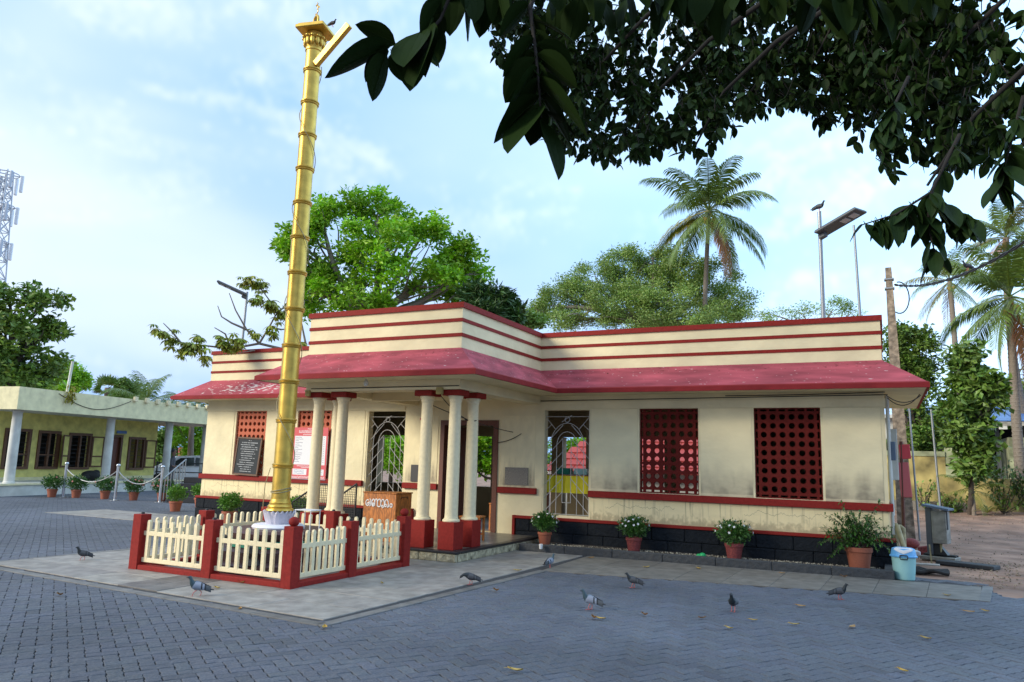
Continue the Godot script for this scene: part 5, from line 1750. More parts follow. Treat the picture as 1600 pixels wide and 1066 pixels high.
func trees() -> void:
	var fine := clump_mesh(26, 0.55, 0.30)
	var broad := clump_mesh(20, 0.85, 0.42, 0.5)
	var tiny := clump_mesh(34, 0.34, 0.16)
	var lance := clump_mesh(22, 0.95, 0.30, 0.7)
	tree("bright_tree", "large sunlit bright green tree with forked grey limbs behind the porch roof", Vector3(-16.03, 0, -21.73), Vector3(-16.289, 6.715, -21.533),
		[[Vector3(-18.203, 8.909, -19.941), Vector3(0.83, 1.15, 0.75)], [Vector3(-17.823, 10.279, -20.282), Vector3(0.83, 0.78, 0.75)], [Vector3(-16.524, 10.774, -21.353), Vector3(0.97, 0.60, 0.87)], [Vector3(-16.340, 10.614, -22.738), Vector3(0.96, 0.72, 0.86)], [Vector3(-15.671, 8.984, -20.747), Vector3(1.38, 0.84, 1.24)], [Vector3(-14.875, 10.005, -22.533), Vector3(0.74, 0.78, 0.66)], [Vector3(-13.915, 9.458, -23.138), Vector3(0.74, 0.83, 0.66)], [Vector3(-13.354, 8.511, -23.467), Vector3(0.60, 0.69, 0.54)], [Vector3(-17.030, 8.109, -20.952), Vector3(1.38, 0.78, 1.24)], [Vector3(-14.449, 8.044, -21.616), Vector3(1.46, 0.75, 1.32)], [Vector3(-18.577, 8.971, -19.594), Vector3(0.46, 0.69, 0.41)], [Vector3(-18.095, 7.401, -20.040), Vector3(0.83, 0.78, 0.75)], [Vector3(-14.621, 7.971, -23.880), Vector3(1.10, 0.57, 0.99)], [Vector3(-16.104, 6.989, -20.413), Vector3(1.11, 0.49, 1.00)]], 62, 0.36, fine, M.leaf_bright, M.bark_pale, 0.30)
	tree("rain_tree", "broad airy olive rain tree spreading behind the right wing roof", Vector3(-13.12, 0, -44.09), Vector3(-13.116, 10.443, -44.090),
		[[Vector3(-17.591, 11.968, -42.504), Vector3(1.57, 1.02, 1.41)], [Vector3(-15.929, 12.885, -43.154), Vector3(1.73, 1.10, 1.56)], [Vector3(-14.059, 13.905, -43.799), Vector3(1.73, 0.94, 1.56)], [Vector3(-12.363, 14.409, -44.308), Vector3(1.57, 0.79, 1.41)], [Vector3(-10.677, 13.626, -44.744), Vector3(1.73, 1.18, 1.56)], [Vector3(-9.014, 12.764, -45.108), Vector3(1.57, 1.26, 1.41)], [Vector3(-7.751, 11.529, -45.342), Vector3(1.26, 1.10, 1.13)], [Vector3(-18.494, 11.012, -42.118), Vector3(1.18, 0.79, 1.06)], [Vector3(-14.659, 11.442, -42.545), Vector3(2.30, 1.15, 2.07)], [Vector3(-11.007, 11.408, -43.633), Vector3(2.69, 1.23, 2.42)], [Vector3(-13.019, 13.107, -45.161), Vector3(2.41, 1.04, 2.17)], [Vector3(-8.487, 10.573, -44.192), Vector3(1.77, 0.69, 1.59)], [Vector3(-16.100, 10.125, -40.949), Vector3(1.88, 0.60, 1.69)], [Vector3(-12.902, 10.062, -42.066), Vector3(2.25, 0.60, 2.03)], [Vector3(-9.533, 9.950, -42.955), Vector3(2.25, 0.60, 2.03)]], 66, 0.46, tiny, M.leaf_olive, M.bark_pale, 0.42)
	tree("mango_tree", "small dense dark green mango tree between the bright tree and porch parapet", Vector3(-11.58, 0, -22.16), Vector3(-11.661, 6.139, -22.114), [[Vector3(-11.625, 6.938, -22.133), Vector3(0.64, 0.47, 0.58)], [Vector3(-12.106, 7.007, -21.873), Vector3(0.55, 0.34, 0.50)], [Vector3(-11.228, 6.552, -22.337), Vector3(0.47, 0.34, 0.42)], [Vector3(-11.332, 6.272, -21.156), Vector3(0.74, 0.33, 0.66)]], 110, 0.34, lance, M.leaf_dark, M.bark, 0.16)
	tree("yellow_flowering_tree", "small tree dotted with yellow flowers above the inner parapet corner", Vector3(-12.62, 0, -27.22), Vector3(-12.683, 6.814, -27.187), [[Vector3(-12.792, 7.499, -27.136), Vector3(0.41, 0.31, 0.37)], [Vector3(-12.362, 7.271, -27.335), Vector3(0.41, 0.20, 0.37)], [Vector3(-13.068, 7.200, -27.004), Vector3(0.26, 0.26, 0.23)]], 60, 0.30, fine, M.leaf_olive, M.bark, 0.10)
	tree("thin_tree", "low sparse grey green tree top above the right wing parapet", Vector3(-3.17, 0, -39.87), Vector3(-2.934, 8.686, -39.892), [[Vector3(-4.731, 9.354, -39.719), Vector3(1.16, 0.34, 1.04)], [Vector3(-3.359, 9.428, -39.859), Vector3(1.16, 0.48, 1.04)], [Vector3(-2.017, 9.491, -39.949), Vector3(1.02, 0.61, 0.92)], [Vector3(-1.150, 9.312, -39.983), Vector3(0.75, 0.41, 0.68)]], 26, 0.34, tiny, M.leaf_olive, M.bark_pale, 0.14)
	tree("roadside_tree", "dark green tree with bare twigs right behind the concrete pole", Vector3(1.01, 0.5, -30.98), Vector3(1.169, 2.748, -30.978),
		[[Vector3(0.841, 6.512, -30.989), Vector3(0.85, 0.69, 0.76)], [Vector3(1.228, 5.896, -30.976), Vector3(0.90, 0.69, 0.81)], [Vector3(0.822, 4.844, -30.989), Vector3(0.95, 0.95, 0.86)], [Vector3(1.181, 3.785, -30.977), Vector3(0.90, 0.90, 0.81)], [Vector3(0.780, 2.743, -30.990), Vector3(0.90, 0.90, 0.81)], [Vector3(1.538, 2.866, -30.962), Vector3(0.69, 0.69, 0.62)], [Vector3(0.596, 5.802, -30.994), Vector3(0.64, 0.69, 0.57)]], 70, 0.32, fine, M.leaf_mid, M.bark, 0.16)
	tree("broad_leaved_tree", "tall slim tree with big round leaves before the yellow wall", Vector3(2.225, 0.525, -26.600), Vector3(2.287, 2.585, -25.899),
		[[Vector3(2.312, 5.209, -25.897), Vector3(0.36, 0.40, 0.32)], [Vector3(2.505, 4.623, -25.879), Vector3(0.49, 0.40, 0.44)], [Vector3(2.245, 4.058, -25.903), Vector3(0.53, 0.40, 0.48)], [Vector3(2.535, 3.522, -25.876), Vector3(0.58, 0.40, 0.52)], [Vector3(2.211, 2.922, -25.906), Vector3(0.53, 0.40, 0.48)], [Vector3(2.465, 2.364, -25.883), Vector3(0.49, 0.40, 0.44)], [Vector3(2.085, 1.874, -25.916), Vector3(0.49, 0.31, 0.44)], [Vector3(2.796, 4.157, -25.849), Vector3(0.33, 0.31, 0.30)], [Vector3(1.920, 3.529, -25.929), Vector3(0.29, 0.27, 0.26)]], 32, 0.32, broad, M.leaf_mid, M.bark, 0.08)
	tree("background_tree", "light green tree mass above the blue roof at the right edge", Vector3(6.23, 0.6, -47.59), Vector3(6.348, 3.396, -47.578), [[Vector3(5.631, 5.437, -47.669), Vector3(1.39, 1.07, 1.25)], [Vector3(6.782, 5.753, -47.519), Vector3(1.48, 1.39, 1.33)], [Vector3(6.134, 4.406, -47.606), Vector3(1.80, 0.90, 1.62)], [Vector3(7.825, 5.059, -47.358), Vector3(1.64, 1.64, 1.48)]], 60, 0.40, fine, M.leaf_mid, M.bark, 0.20)
	tree("spreading_tree", "big dark tree with yellowish leaf tips beyond the veranda roof at the left edge", Vector3(-31.35, 0, -17.70), Vector3(-31.432, 4.115, -17.551),
		[[Vector3(-31.415, 7.621, -17.580), Vector3(1.35, 0.80, 1.22)], [Vector3(-30.886, 7.425, -18.494), Vector3(1.04, 0.68, 0.94)], [Vector3(-31.877, 6.830, -16.729), Vector3(1.41, 1.23, 1.27)], [Vector3(-31.410, 6.180, -17.589), Vector3(1.35, 0.92, 1.22)], [Vector3(-30.818, 6.186, -18.608), Vector3(1.11, 0.61, 1.00)], [Vector3(-30.587, 6.692, -18.985), Vector3(0.55, 0.37, 0.50)], [Vector3(-30.880, 5.248, -18.505), Vector3(1.17, 0.74, 1.05)], [Vector3(-31.313, 4.777, -17.763), Vector3(1.35, 0.92, 1.22)], [Vector3(-30.900, 4.200, -18.471), Vector3(1.23, 0.61, 1.11)], [Vector3(-31.735, 5.076, -16.998), Vector3(1.23, 1.23, 1.11)]], 26, 0.36, broad, M.leaf_mid, M.bark, 0.30, {"yellow": 0.3})
	tree("small_bright_tree", "small vivid green tree just behind the veranda roof", Vector3(-38.53, 0, -25.13), Vector3(-38.605, 4.022, -25.014), [[Vector3(-39.015, 5.247, -24.368), Vector3(1.18, 0.63, 1.06)], [Vector3(-38.565, 5.552, -25.075), Vector3(1.02, 0.59, 0.92)], [Vector3(-38.266, 5.151, -25.529), Vector3(0.71, 0.47, 0.64)], [Vector3(-38.730, 4.849, -24.818), Vector3(1.41, 0.55, 1.27)]], 120, 0.28, fine, M.leaf_bright, M.bark, 0.10)
	tree("round_bush", "rounded dark bush between two palms above the veranda roof", Vector3(-41.60, 0, -31.20), Vector3(-41.748, 4.140, -31.002), [[Vector3(-41.836, 5.314, -30.882), Vector3(0.67, 0.62, 0.60)], [Vector3(-41.614, 4.745, -31.182), Vector3(0.71, 0.53, 0.64)], [Vector3(-42.009, 4.704, -30.647), Vector3(0.62, 0.44, 0.56)]], 130, 0.30, fine, M.leaf_mid, M.bark, 0.14)
	tree("garden_tree", "leafy garden tree seen through the veranda gap beside the white car", Vector3(-41.71, 0, -34.29), Vector3(-41.676, 0.988, -34.339), [[Vector3(-42.032, 2.202, -33.901), Vector3(1.01, 0.83, 0.91)], [Vector3(-41.692, 1.275, -34.319), Vector3(1.29, 0.65, 1.16)], [Vector3(-41.479, 3.062, -34.575), Vector3(1.20, 0.65, 1.08)]], 90, 0.40, fine, M.leaf_mid, M.bark, 0.16)
	tree("flowering_shrub", "green shrub with yellow flowers left of the hall wall end", Vector3(-34.56, 0, -30.36), Vector3(-34.513, 0.841, -30.412), [[Vector3(-34.767, 2.247, -30.120), Vector3(0.94, 0.86, 0.85)], [Vector3(-34.353, 1.912, -30.592), Vector3(0.86, 0.94, 0.78)], [Vector3(-34.543, 1.370, -30.377), Vector3(1.02, 0.55, 0.92)], [Vector3(-34.325, 2.988, -30.623), Vector3(0.71, 0.79, 0.64)]], 90, 0.34, fine, M.leaf_bright, M.bark, 0.12)
	for k in [[-13.2, -25.5, "leafy shrub tree behind the hall seen through the left grille"], [-9.0, -27.5, "leafy shrub tree behind the hall seen through the doorway"], [-17.0, -27.0, "leafy shrub tree behind the far left end of the hall"], [-20.5, -29.0, "leafy shrub tree behind the hall beyond the left end"], [-5.6, -29.5, "leafy shrub tree rising behind the red tiled shed"], [-1.5, -29.0, "leafy shrub tree behind the hall right part"]]:
		var b := Vector3(k[0], 0, k[1])
		tree("shrub_tree", k[2], b, b + Vector3(0.1, 1.0, 0), [[b + Vector3(0, 2.0, 0), Vector3(1.3, 0.9, 1.0)], [b + Vector3(-1.2, 1.8, 0.2), Vector3(1.1, 0.8, 0.9)], [b + Vector3(1.2, 1.7, 0.1), Vector3(1.1, 0.8, 0.9)], [b + Vector3(0.2, 2.9, -0.1), Vector3(1.1, 0.7, 0.9)]], 70, 0.36, fine, M.leaf_bright, M.bark, 0.12, {"group": "shrub trees behind the hall"})
	bare_tree()
	palm("coconut_palm", "tall coconut palm with nuts rising behind the right wing", Vector3(-8.91, 0, -43.09), Vector3(-8.635, 16.551, -43.144), 4.6, 22, 0.15, Vector3(-0.25, 0, 0), {"nuts": 12, "yellow": 0.12, "dead": 1, "leaflets": 60, "low": -0.95, "high": 1.15, "spin": 0.9})
	palm("coconut_palm", "slim coconut palm, leftmost of the three at the right edge", Vector3(3.58, 0.6, -49.87), Vector3(3.924, 12.785, -49.846), 2.9, 18, 0.17, Vector3(0.2, 0, 0), {"nuts": 5, "yellow": 0.3, "low": -0.8, "spin": 0.3})
	palm("coconut_palm", "coconut palm with yellow green crown and curved trunk at the top right edge", Vector3(5.22, 0.6, -33.60), Vector3(4.642, 10.749, -33.682), 2.1, 16, 0.15, Vector3(-0.35, 0, 0), {"nuts": 3, "yellow": 0.25, "leaflets": 56, "low": -0.5, "spin": 1.1})
	palm("coconut_palm", "dark full crowned coconut palm below the yellowish one at the right edge", Vector3(4.00, 0.6, -29.73), Vector3(4.070, 7.590, -29.723), 3.0, 22, 0.14, Vector3(-0.05, 0, 0), {"nuts": 4, "yellow": 0.0, "leaflets": 60, "low": -1.1, "spin": 0.5})
	palm("young_coconut_palm", "feathery young coconut palm above the veranda roof left of the hall", Vector3(-33.06, 0, -25.90), Vector3(-33.198, 3.965, -25.727), 2.4, 15, 0.16, Vector3.ZERO, {"yellow": 0.0, "dead": 0, "low": -0.3, "high": 1.4, "spin": 0.2})
	palm("young_coconut_palm", "low feathery palm peeping over the veranda roof beside the hall eave", Vector3(-33.22, 0, -28.85), Vector3(-33.330, 3.515, -28.725), 2.3, 12, 0.15, Vector3.ZERO, {"yellow": 0.1, "dead": 0, "low": 0.0, "high": 1.2, "spin": 1.4})
	palm("palm_sapling", "small young palm growing at the foot of the yellow wall", Vector3(2.305, 0.520, -26.400), Vector3(2.309, 1.133, -26.400), 1.05, 9, 0.05, Vector3.ZERO, {"yellow": 0.1, "dead": 0, "low": -0.2, "high": 1.3, "leaflets": 24})
	fan_palm()

func fan_palm() -> void:
	var base := Vector3(-50.31, 0, -36.23)
	var T := thing("fan_palm", "small distant fan palm with a ball of stiff leaves above the veranda roof", "palm tree", base)
	var top: Vector3 = Vector3(-50.571, 6.126, -35.868) - base
	var st := MB.new()
	limb_tube(st, Vector3.ZERO, top, 0.25, 0.2, 0.01, 8)
	pt("trunk", st, M.palm_bark, T)
	var lf := MB.new()
	for k in 9:
		var a := (k - 4) * 0.32
		lf.col = Color(0.9, 1, 0.9) * rr(0.7, 1.1)
		leaf_blade(lf, Vector3.ZERO, Vector3(sin(a), cos(a), 0), Vector3.BACK, 0.7, 0.12, 0.05, 2)
	var lm := lf.mesh()
	for i in 26:
		var d := dir()
		if d.y < -0.5: d.y = -d.y
		var o := put("fan_leaf", lm, M.palm_leaf, T)
		o.transform = Transform3D(aim(d, rr(0, 6)), top + d * 0.45)

func bare_tree() -> void:
	var base := Vector3(-13.59, 0, -16.01)
	var T := thing("bare_branched_tree", "sparse tree with bare grey branches and drooping leaf tufts left of the flagpole", "tree", base)
	var st := MB.new()
	limb_tube(st, Vector3.ZERO, Vector3(-13.891, 4.005, -15.750) - base, 0.16, 0.12, 0.02, 8)
	pt("trunk", st, M.bark_pale, T)
	var runs := [[Vector3(-13.891, 4.005, -15.750), Vector3(-14.335, 4.440, -15.346), Vector3(-14.614, 4.519, -14.518), Vector3(-14.950, 4.304, -13.880), Vector3(-15.229, 4.307, -13.271), Vector3(-15.410, 4.285, -12.749), Vector3(-15.701, 4.480, -12.389)],
		[Vector3(-14.614, 4.519, -14.518), Vector3(-14.467, 4.964, -14.665), Vector3(-14.280, 5.340, -14.709), Vector3(-14.367, 5.681, -14.483), Vector3(-14.516, 5.936, -14.333), Vector3(-14.660, 6.121, -14.186)],
		[Vector3(-14.950, 4.304, -13.880), Vector3(-14.906, 4.644, -13.632), Vector3(-15.012, 4.769, -13.365)], [Vector3(-14.614, 4.519, -14.518), Vector3(-14.712, 4.835, -14.133), Vector3(-14.848, 5.296, -13.843), Vector3(-14.903, 5.711, -13.636)],
		[Vector3(-14.280, 5.340, -14.709), Vector3(-14.196, 5.586, -14.928), Vector3(-14.148, 5.788, -15.247)], [Vector3(-14.467, 4.964, -14.665), Vector3(-14.233, 4.938, -14.892), Vector3(-13.945, 5.045, -15.298)], [Vector3(-14.335, 4.440, -15.346), Vector3(-14.247, 4.281, -14.740), Vector3(-14.501, 4.282, -14.206), Vector3(-14.672, 4.177, -13.884)],
		[Vector3(-13.891, 4.005, -15.750), Vector3(-14.022, 4.610, -15.633), Vector3(-14.158, 5.306, -15.510), Vector3(-14.110, 5.848, -15.553)], [Vector3(-14.712, 4.835, -14.133), Vector3(-14.892, 4.954, -13.795), Vector3(-15.066, 5.097, -13.605), Vector3(-15.068, 5.351, -13.453)], [Vector3(-15.410, 4.285, -12.749), Vector3(-15.543, 4.536, -12.586), Vector3(-15.690, 4.752, -12.403)]]
	for k in runs.size():
		st = MB.new()
		var p := []
		for q in runs[k]: p.append(q - base)
		st.tube(p, 0.050 if k in [0, 7] else 0.032, 0.010, 6, false)
		pt("branch", st, M.bark_pale, T)
	var cl := MB.new()
	for i in 12:
		var a := TAU * i / 12.0 + rr(-0.2, 0.2)
		var t := rr(0.7, 1.2)
		cl.col = Color(t * rr(0.9, 1.3), t, t * 0.7)
		leaf_blade(cl, Vector3(cos(a), 0, sin(a)) * 0.12, (Vector3(cos(a), rr(-1.1, -0.1), sin(a))).normalized(), Vector3.UP, rr(0.55, 0.9), 0.26, 0.35, 3)
	var lm := cl.mesh()
	var xs := []
	var cols := []
	for c in [[Vector3(-15.704, 4.543, -12.385), 6], [Vector3(-15.552, 4.376, -12.575), 8], [Vector3(-15.357, 4.164, -12.813), 9], [Vector3(-15.231, 4.261, -12.962), 8], [Vector3(-15.025, 4.030, -13.200), 4], [Vector3(-14.966, 4.422, -13.567), 7], [Vector3(-14.860, 4.375, -13.830), 7], [Vector3(-14.750, 6.142, -14.093), 8], [Vector3(-14.559, 6.102, -14.290), 9], [Vector3(-14.569, 5.653, -14.280), 7], [Vector3(-14.312, 5.516, -14.537), 9], [Vector3(-14.161, 5.320, -14.823), 9], [Vector3(-14.321, 4.819, -14.668), 6], [Vector3(-14.090, 5.618, -15.301), 9], [Vector3(-14.766, 4.586, -13.930), 6], [Vector3(-15.318, 4.491, -13.168), 5], [Vector3(-14.126, 4.688, -15.539), 6], [Vector3(-14.283, 4.198, -15.121), 6], [Vector3(-14.539, 4.686, -14.310), 4]]:
		for i in int(c[1] * 1.6):
			var s := rr(0.16, 0.27)
			xs.append(Transform3D(Basis(Vector3.UP, rr(0, 6)) * Basis(dir(), rr(0, 0.5)).scaled(Vector3(s, s, s)), c[0] - base + dir() * 0.26 * rng.randf()))
			var t := rr(0.7, 1.4)
			cols.append(Color(t * rr(0.95, 1.35), t, t))
	many("leaf_tufts", lm, xs, M.leaf_tuft, T, cols)

# ---------------------------------------------------------------- the branches that hang over the viewer
func big_leaf(len: float, w: float, bend: float) -> ArrayMesh:
	var st := MB.new()
	var prev := []
	var n := 9
	for i in n + 1:
		var t := float(i) / n
		var hw := w * 0.5 * pow(sin(PI * pow(t, 0.85)), 0.75) if i > 0 and i < n else 0.001
		var y := -bend * len * t * t
		var row := [Vector3(-hw, y + hw * 0.22, len * t), Vector3(-hw * 0.5, y + hw * 0.06, len * t), Vector3(0, y, len * t), Vector3(hw * 0.5, y + hw * 0.06, len * t), Vector3(hw, y + hw * 0.22, len * t)]
		if i > 0:
			for j in 4: st.quad(prev[j], row[j], row[j + 1], prev[j + 1])
		prev = row
	st.tube([Vector3(0, 0.0, -len * 0.12), Vector3(0, 0.001, 0), Vector3(0, -bend * len * 0.25 - 0.002, len * 0.5), Vector3(0, -bend * len - 0.001, len * 0.98)], len * 0.012, len * 0.003, 5)
	return st.mesh()

func hang(o: Node3D, base: Vector3, tip: Vector3, roll: float) -> void:   # leaf runs along local +z from base to tip
	var z := (tip - base).normalized()
	var x := Vector3.UP.cross(z)
	if x.length() < 0.1: x = Vector3.RIGHT
	x = x.normalized().rotated(z, roll)
	o.transform = Transform3D(Basis(x, z.cross(x), z), base)

func overhang() -> void:
	# near branch of long leaves
	var root := Vector3(2.6, 0, 2.2)
	var T := thing("large_leaved_tree", "dark tree whose branch of very large leaves hangs at the top centre", "tree", root)
	var st := MB.new()
	limb_tube(st, Vector3.ZERO, Vector3(-0.3, 3.4, -0.6), 0.20, 0.13, 0.02, 12)
	pt("trunk", st, M.bark, T)
	var boughs := [[Vector3(2.3, 3.4, 1.6), Vector3(1.2, 3.7, 0.2), Vector3(0.2, 3.5, -0.9), Vector3(-0.774, 3.029, -1.735)], [Vector3(1.2, 3.7, 0.2), Vector3(0.1, 3.4, -0.6), Vector3(-1.047, 3.110, -1.704)], [Vector3(1.2, 3.7, 0.2), Vector3(0.9, 3.3, -0.9), Vector3(-0.136, 3.002, -1.895)],
		[Vector3(-1.047, 3.110, -1.704), Vector3(-1.067, 2.985, -1.692), Vector3(-1.090, 2.901, -1.677), Vector3(-1.130, 2.832, -1.650), Vector3(-1.203, 2.811, -1.623)], [Vector3(-0.774, 3.029, -1.735), Vector3(-0.801, 2.860, -1.668), Vector3(-0.782, 2.711, -1.676), Vector3(-0.767, 2.540, -1.684)], [Vector3(-1.047, 3.110, -1.704), Vector3(-0.980, 3.013, -1.744), Vector3(-0.891, 2.959, -1.735)], [Vector3(-0.136, 3.002, -1.895), Vector3(-0.345, 2.934, -1.869), Vector3(-0.542, 2.931, -1.821)], [Vector3(-0.136, 3.002, -1.895), Vector3(-0.064, 2.808, -1.849), Vector3(0.048, 2.770, -1.849)]]
	for k in boughs.size():
		st = MB.new()
		var p := []
		for q in boughs[k]: p.append(q - root)
		st.tube(p, [0.07, 0.03, 0.04, 0.007, 0.008, 0.007, 0.010, 0.010][k], [0.010, 0.008, 0.012, 0.0025, 0.0025, 0.003, 0.003, 0.003][k], 7, false)
		pt("bough", st, M.dark_bark, T)
	var shapes := [big_leaf(1.0, 0.56, 0.10), big_leaf(1.0, 0.48, 0.22), big_leaf(1.0, 0.64, 0.05)]
	var lv := [[Vector3(-1.203, 2.822, -1.622), Vector3(-1.293, 2.868, -1.552), 2, 0.3], [Vector3(-1.215, 2.813, -1.614), Vector3(-1.333, 2.684, -1.464), 0, 0.2], [Vector3(-1.208, 2.792, -1.594), Vector3(-1.323, 2.758, -1.631), 1, -0.3], [Vector3(-1.223, 2.795, -1.608), Vector3(-1.274, 2.653, -1.606), 0, 0.1], [Vector3(-1.229, 2.810, -1.641), Vector3(-1.240, 2.764, -1.720), 0, -0.4], [Vector3(-1.160, 2.820, -1.629), Vector3(-1.123, 2.658, -1.594), 0, 0.1], [Vector3(-1.177, 2.863, -1.678), Vector3(-1.109, 2.787, -1.724), 0, 0.6], [Vector3(-1.137, 2.855, -1.645), Vector3(-1.116, 2.696, -1.538), 2, 0.2], [Vector3(-1.110, 2.887, -1.664), Vector3(-1.111, 2.719, -1.603), 1, 0.1], [Vector3(-1.088, 2.921, -1.678), Vector3(-1.173, 2.847, -1.742), 0, -0.2],
		[Vector3(-1.075, 3.004, -1.686), Vector3(-1.133, 2.899, -1.648), 0, 0.2], [Vector3(-1.103, 2.866, -1.644), Vector3(-1.108, 2.650, -1.568), 2, 0.3], [Vector3(-1.149, 2.928, -1.698), Vector3(-1.146, 2.809, -1.760), 2, -0.1], [Vector3(-1.089, 2.962, -1.677), Vector3(-1.138, 2.835, -1.645), 2, 0.5], [Vector3(-1.095, 3.060, -1.733), Vector3(-1.084, 2.891, -1.740), 0, -0.5], [Vector3(-1.038, 3.029, -1.709), Vector3(-0.976, 2.879, -1.688), 0, 0.2], [Vector3(-1.010, 3.031, -1.727), Vector3(-1.029, 2.836, -1.715), 2, 0.1], [Vector3(-0.988, 3.023, -1.739), Vector3(-1.038, 2.915, -1.826), 0, 0.4], [Vector3(-1.053, 3.027, -1.701), Vector3(-1.142, 2.981, -1.762), 1, 0.3], [Vector3(-0.931, 2.981, -1.713), Vector3(-0.887, 2.829, -1.736), 0, -0.2], [Vector3(-0.908, 3.002, -1.726), Vector3(-0.960, 2.893, -1.754), 2, 0.2],
		[Vector3(-0.804, 2.869, -1.666), Vector3(-0.880, 2.772, -1.627), 0, 0.3], [Vector3(-0.794, 2.822, -1.671), Vector3(-0.679, 2.763, -1.721), 0, 0.5], [Vector3(-0.787, 2.767, -1.674), Vector3(-0.866, 2.657, -1.635), 2, 0.2], [Vector3(-0.783, 2.721, -1.676), Vector3(-0.677, 2.629, -1.722), 2, -0.3], [Vector3(-0.779, 2.684, -1.678), Vector3(-0.852, 2.513, -1.608), 2, 0.1], [Vector3(-0.775, 2.638, -1.680), Vector3(-0.627, 2.469, -1.687), 2, -0.2], [Vector3(-0.771, 2.602, -1.682), Vector3(-0.888, 2.477, -1.623), 0, 0.2], [Vector3(-0.769, 2.575, -1.683), Vector3(-0.817, 2.417, -1.581), 2, -0.1], [Vector3(-0.767, 2.538, -1.684), Vector3(-0.698, 2.368, -1.681), 0, 0.1], [Vector3(-0.770, 2.563, -1.682), Vector3(-0.694, 2.536, -1.769), 1, 0.4], [Vector3(-0.779, 2.675, -1.678), Vector3(-0.753, 2.601, -1.799), 0, 0.0], [Vector3(-0.783, 2.739, -1.676), Vector3(-0.883, 2.652, -1.739), 1, 0.3], [Vector3(-0.782, 2.702, -1.676), Vector3(-0.782, 2.610, -1.732), 2, 0.7], [Vector3(-0.789, 2.794, -1.673), Vector3(-0.768, 2.722, -1.738), 2, 0.1], [Vector3(-0.782, 2.711, -1.676), Vector3(-0.879, 2.607, -1.685), 2, 0.5], [Vector3(-0.775, 2.657, -1.680), Vector3(-0.846, 2.526, -1.701), 2, -0.4], [Vector3(-0.763, 2.644, -1.652), Vector3(-0.669, 2.535, -1.736), 2, 0.4], [Vector3(-0.787, 2.776, -1.674), Vector3(-0.871, 2.729, -1.689), 2, -0.2], [Vector3(-0.786, 2.748, -1.675), Vector3(-0.712, 2.721, -1.761), 2, -0.5], [Vector3(-0.769, 2.584, -1.683), Vector3(-0.814, 2.485, -1.717), 2, 0.2], [Vector3(-0.782, 2.618, -1.710), Vector3(-0.709, 2.491, -1.763), 2, 0.1], [Vector3(-0.797, 2.841, -1.669), Vector3(-0.785, 2.759, -1.730), 2, 0.5]]
	for l in lv:
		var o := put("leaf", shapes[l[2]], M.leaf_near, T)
		hang(o, l[0] - root, l[1] - root, l[3])
		var s: float = (l[1] - l[0]).length()
		o.scale = Vector3(s, s, s)
	var rows := [[Vector3(-0.740, 2.951, -1.750), 0], [Vector3(-0.658, 2.937, -1.783), 0], [Vector3(-0.567, 2.931, -1.814), 0], [Vector3(-0.476, 2.930, -1.839), 0], [Vector3(-0.377, 2.930, -1.862), 0], [Vector3(-0.281, 2.905, -1.879), 0], [Vector3(-0.184, 2.882, -1.871), 0], [Vector3(-0.100, 2.841, -1.857), 1], [Vector3(-0.021, 2.797, -1.850), 0], [Vector3(0.048, 2.775, -1.849), 0], [Vector3(0.119, 2.821, -1.896), 0]]
	for q in rows:
		for i in 5:
			var o := put("leaf", shapes[rng.randi() % 3], M.leaf_near, T)
			var b: Vector3 = q[0] + Vector3(rr(-0.05, 0.05), rr(-0.01, 0.03), rr(-0.05, 0.05))
			var len := rr(0.08, 0.135) * (1.4 if q[1] else 1.0)
			var tip := b + Vector3(rr(-0.7, 0.7), -1.0, rr(-0.6, 0.5)).normalized() * len
			hang(o, b - root, tip - root, rr(-0.6, 0.6))
			o.scale = Vector3(len, len, len)
	# the second tree: a wide crown of smaller leaves over the right half of the court
	var rb := Vector3(6.2, 0, -2.2)
	var U := thing("shade_tree", "wide dark leafy tree hanging over the upper right of the court", "tree", rb)
	st = MB.new()
	limb_tube(st, Vector3.ZERO, Vector3(-0.2, 3.2, -0.3), 0.32, 0.24, 0.02, 14)
	pt("trunk", st, M.bark, U)
	var fk := Vector3(6.0, 3.2, -2.5)
	var ends := [Vector3(-3.008, 5.827, -5.875), Vector3(-2.366, 4.821, -5.946), Vector3(-1.846, 4.442, -5.919), Vector3(-1.284, 4.264, -5.861), Vector3(-0.885, 4.735, -6.137), Vector3(-0.445, 4.997, -6.385), Vector3(-0.097, 4.671, -5.999), Vector3(0.261, 4.104, -5.594), Vector3(0.325, 3.438, -5.190), Vector3(0.528, 3.691, -5.374), Vector3(0.729, 3.446, -5.149), Vector3(0.822, 3.820, -4.932), Vector3(-1.882, 5.606, -6.326), Vector3(-1.006, 5.514, -6.320), Vector3(0.220, 4.856, -5.796)]
	for e in ends:
		st = MB.new()
		var up: Vector3 = e + Vector3(0.7, 1.3, 0.3)
		var mid := fk.lerp(up, 0.5) + Vector3(0, 0.7, 0)
		var p := []
		for k in 11:
			var t := k / 10.0
			var q: Vector3 = fk * (1 - t) * (1 - t) * (1 - t) + mid * 3 * t * (1 - t) * (1 - t) + up * 3 * t * t * (1 - t) + e * t * t * t
			p.append(q - rb + dir() * 0.02)
		st.tube(p, 0.055, 0.008, 6, false)
		pt("limb", st, M.dark_bark, U)
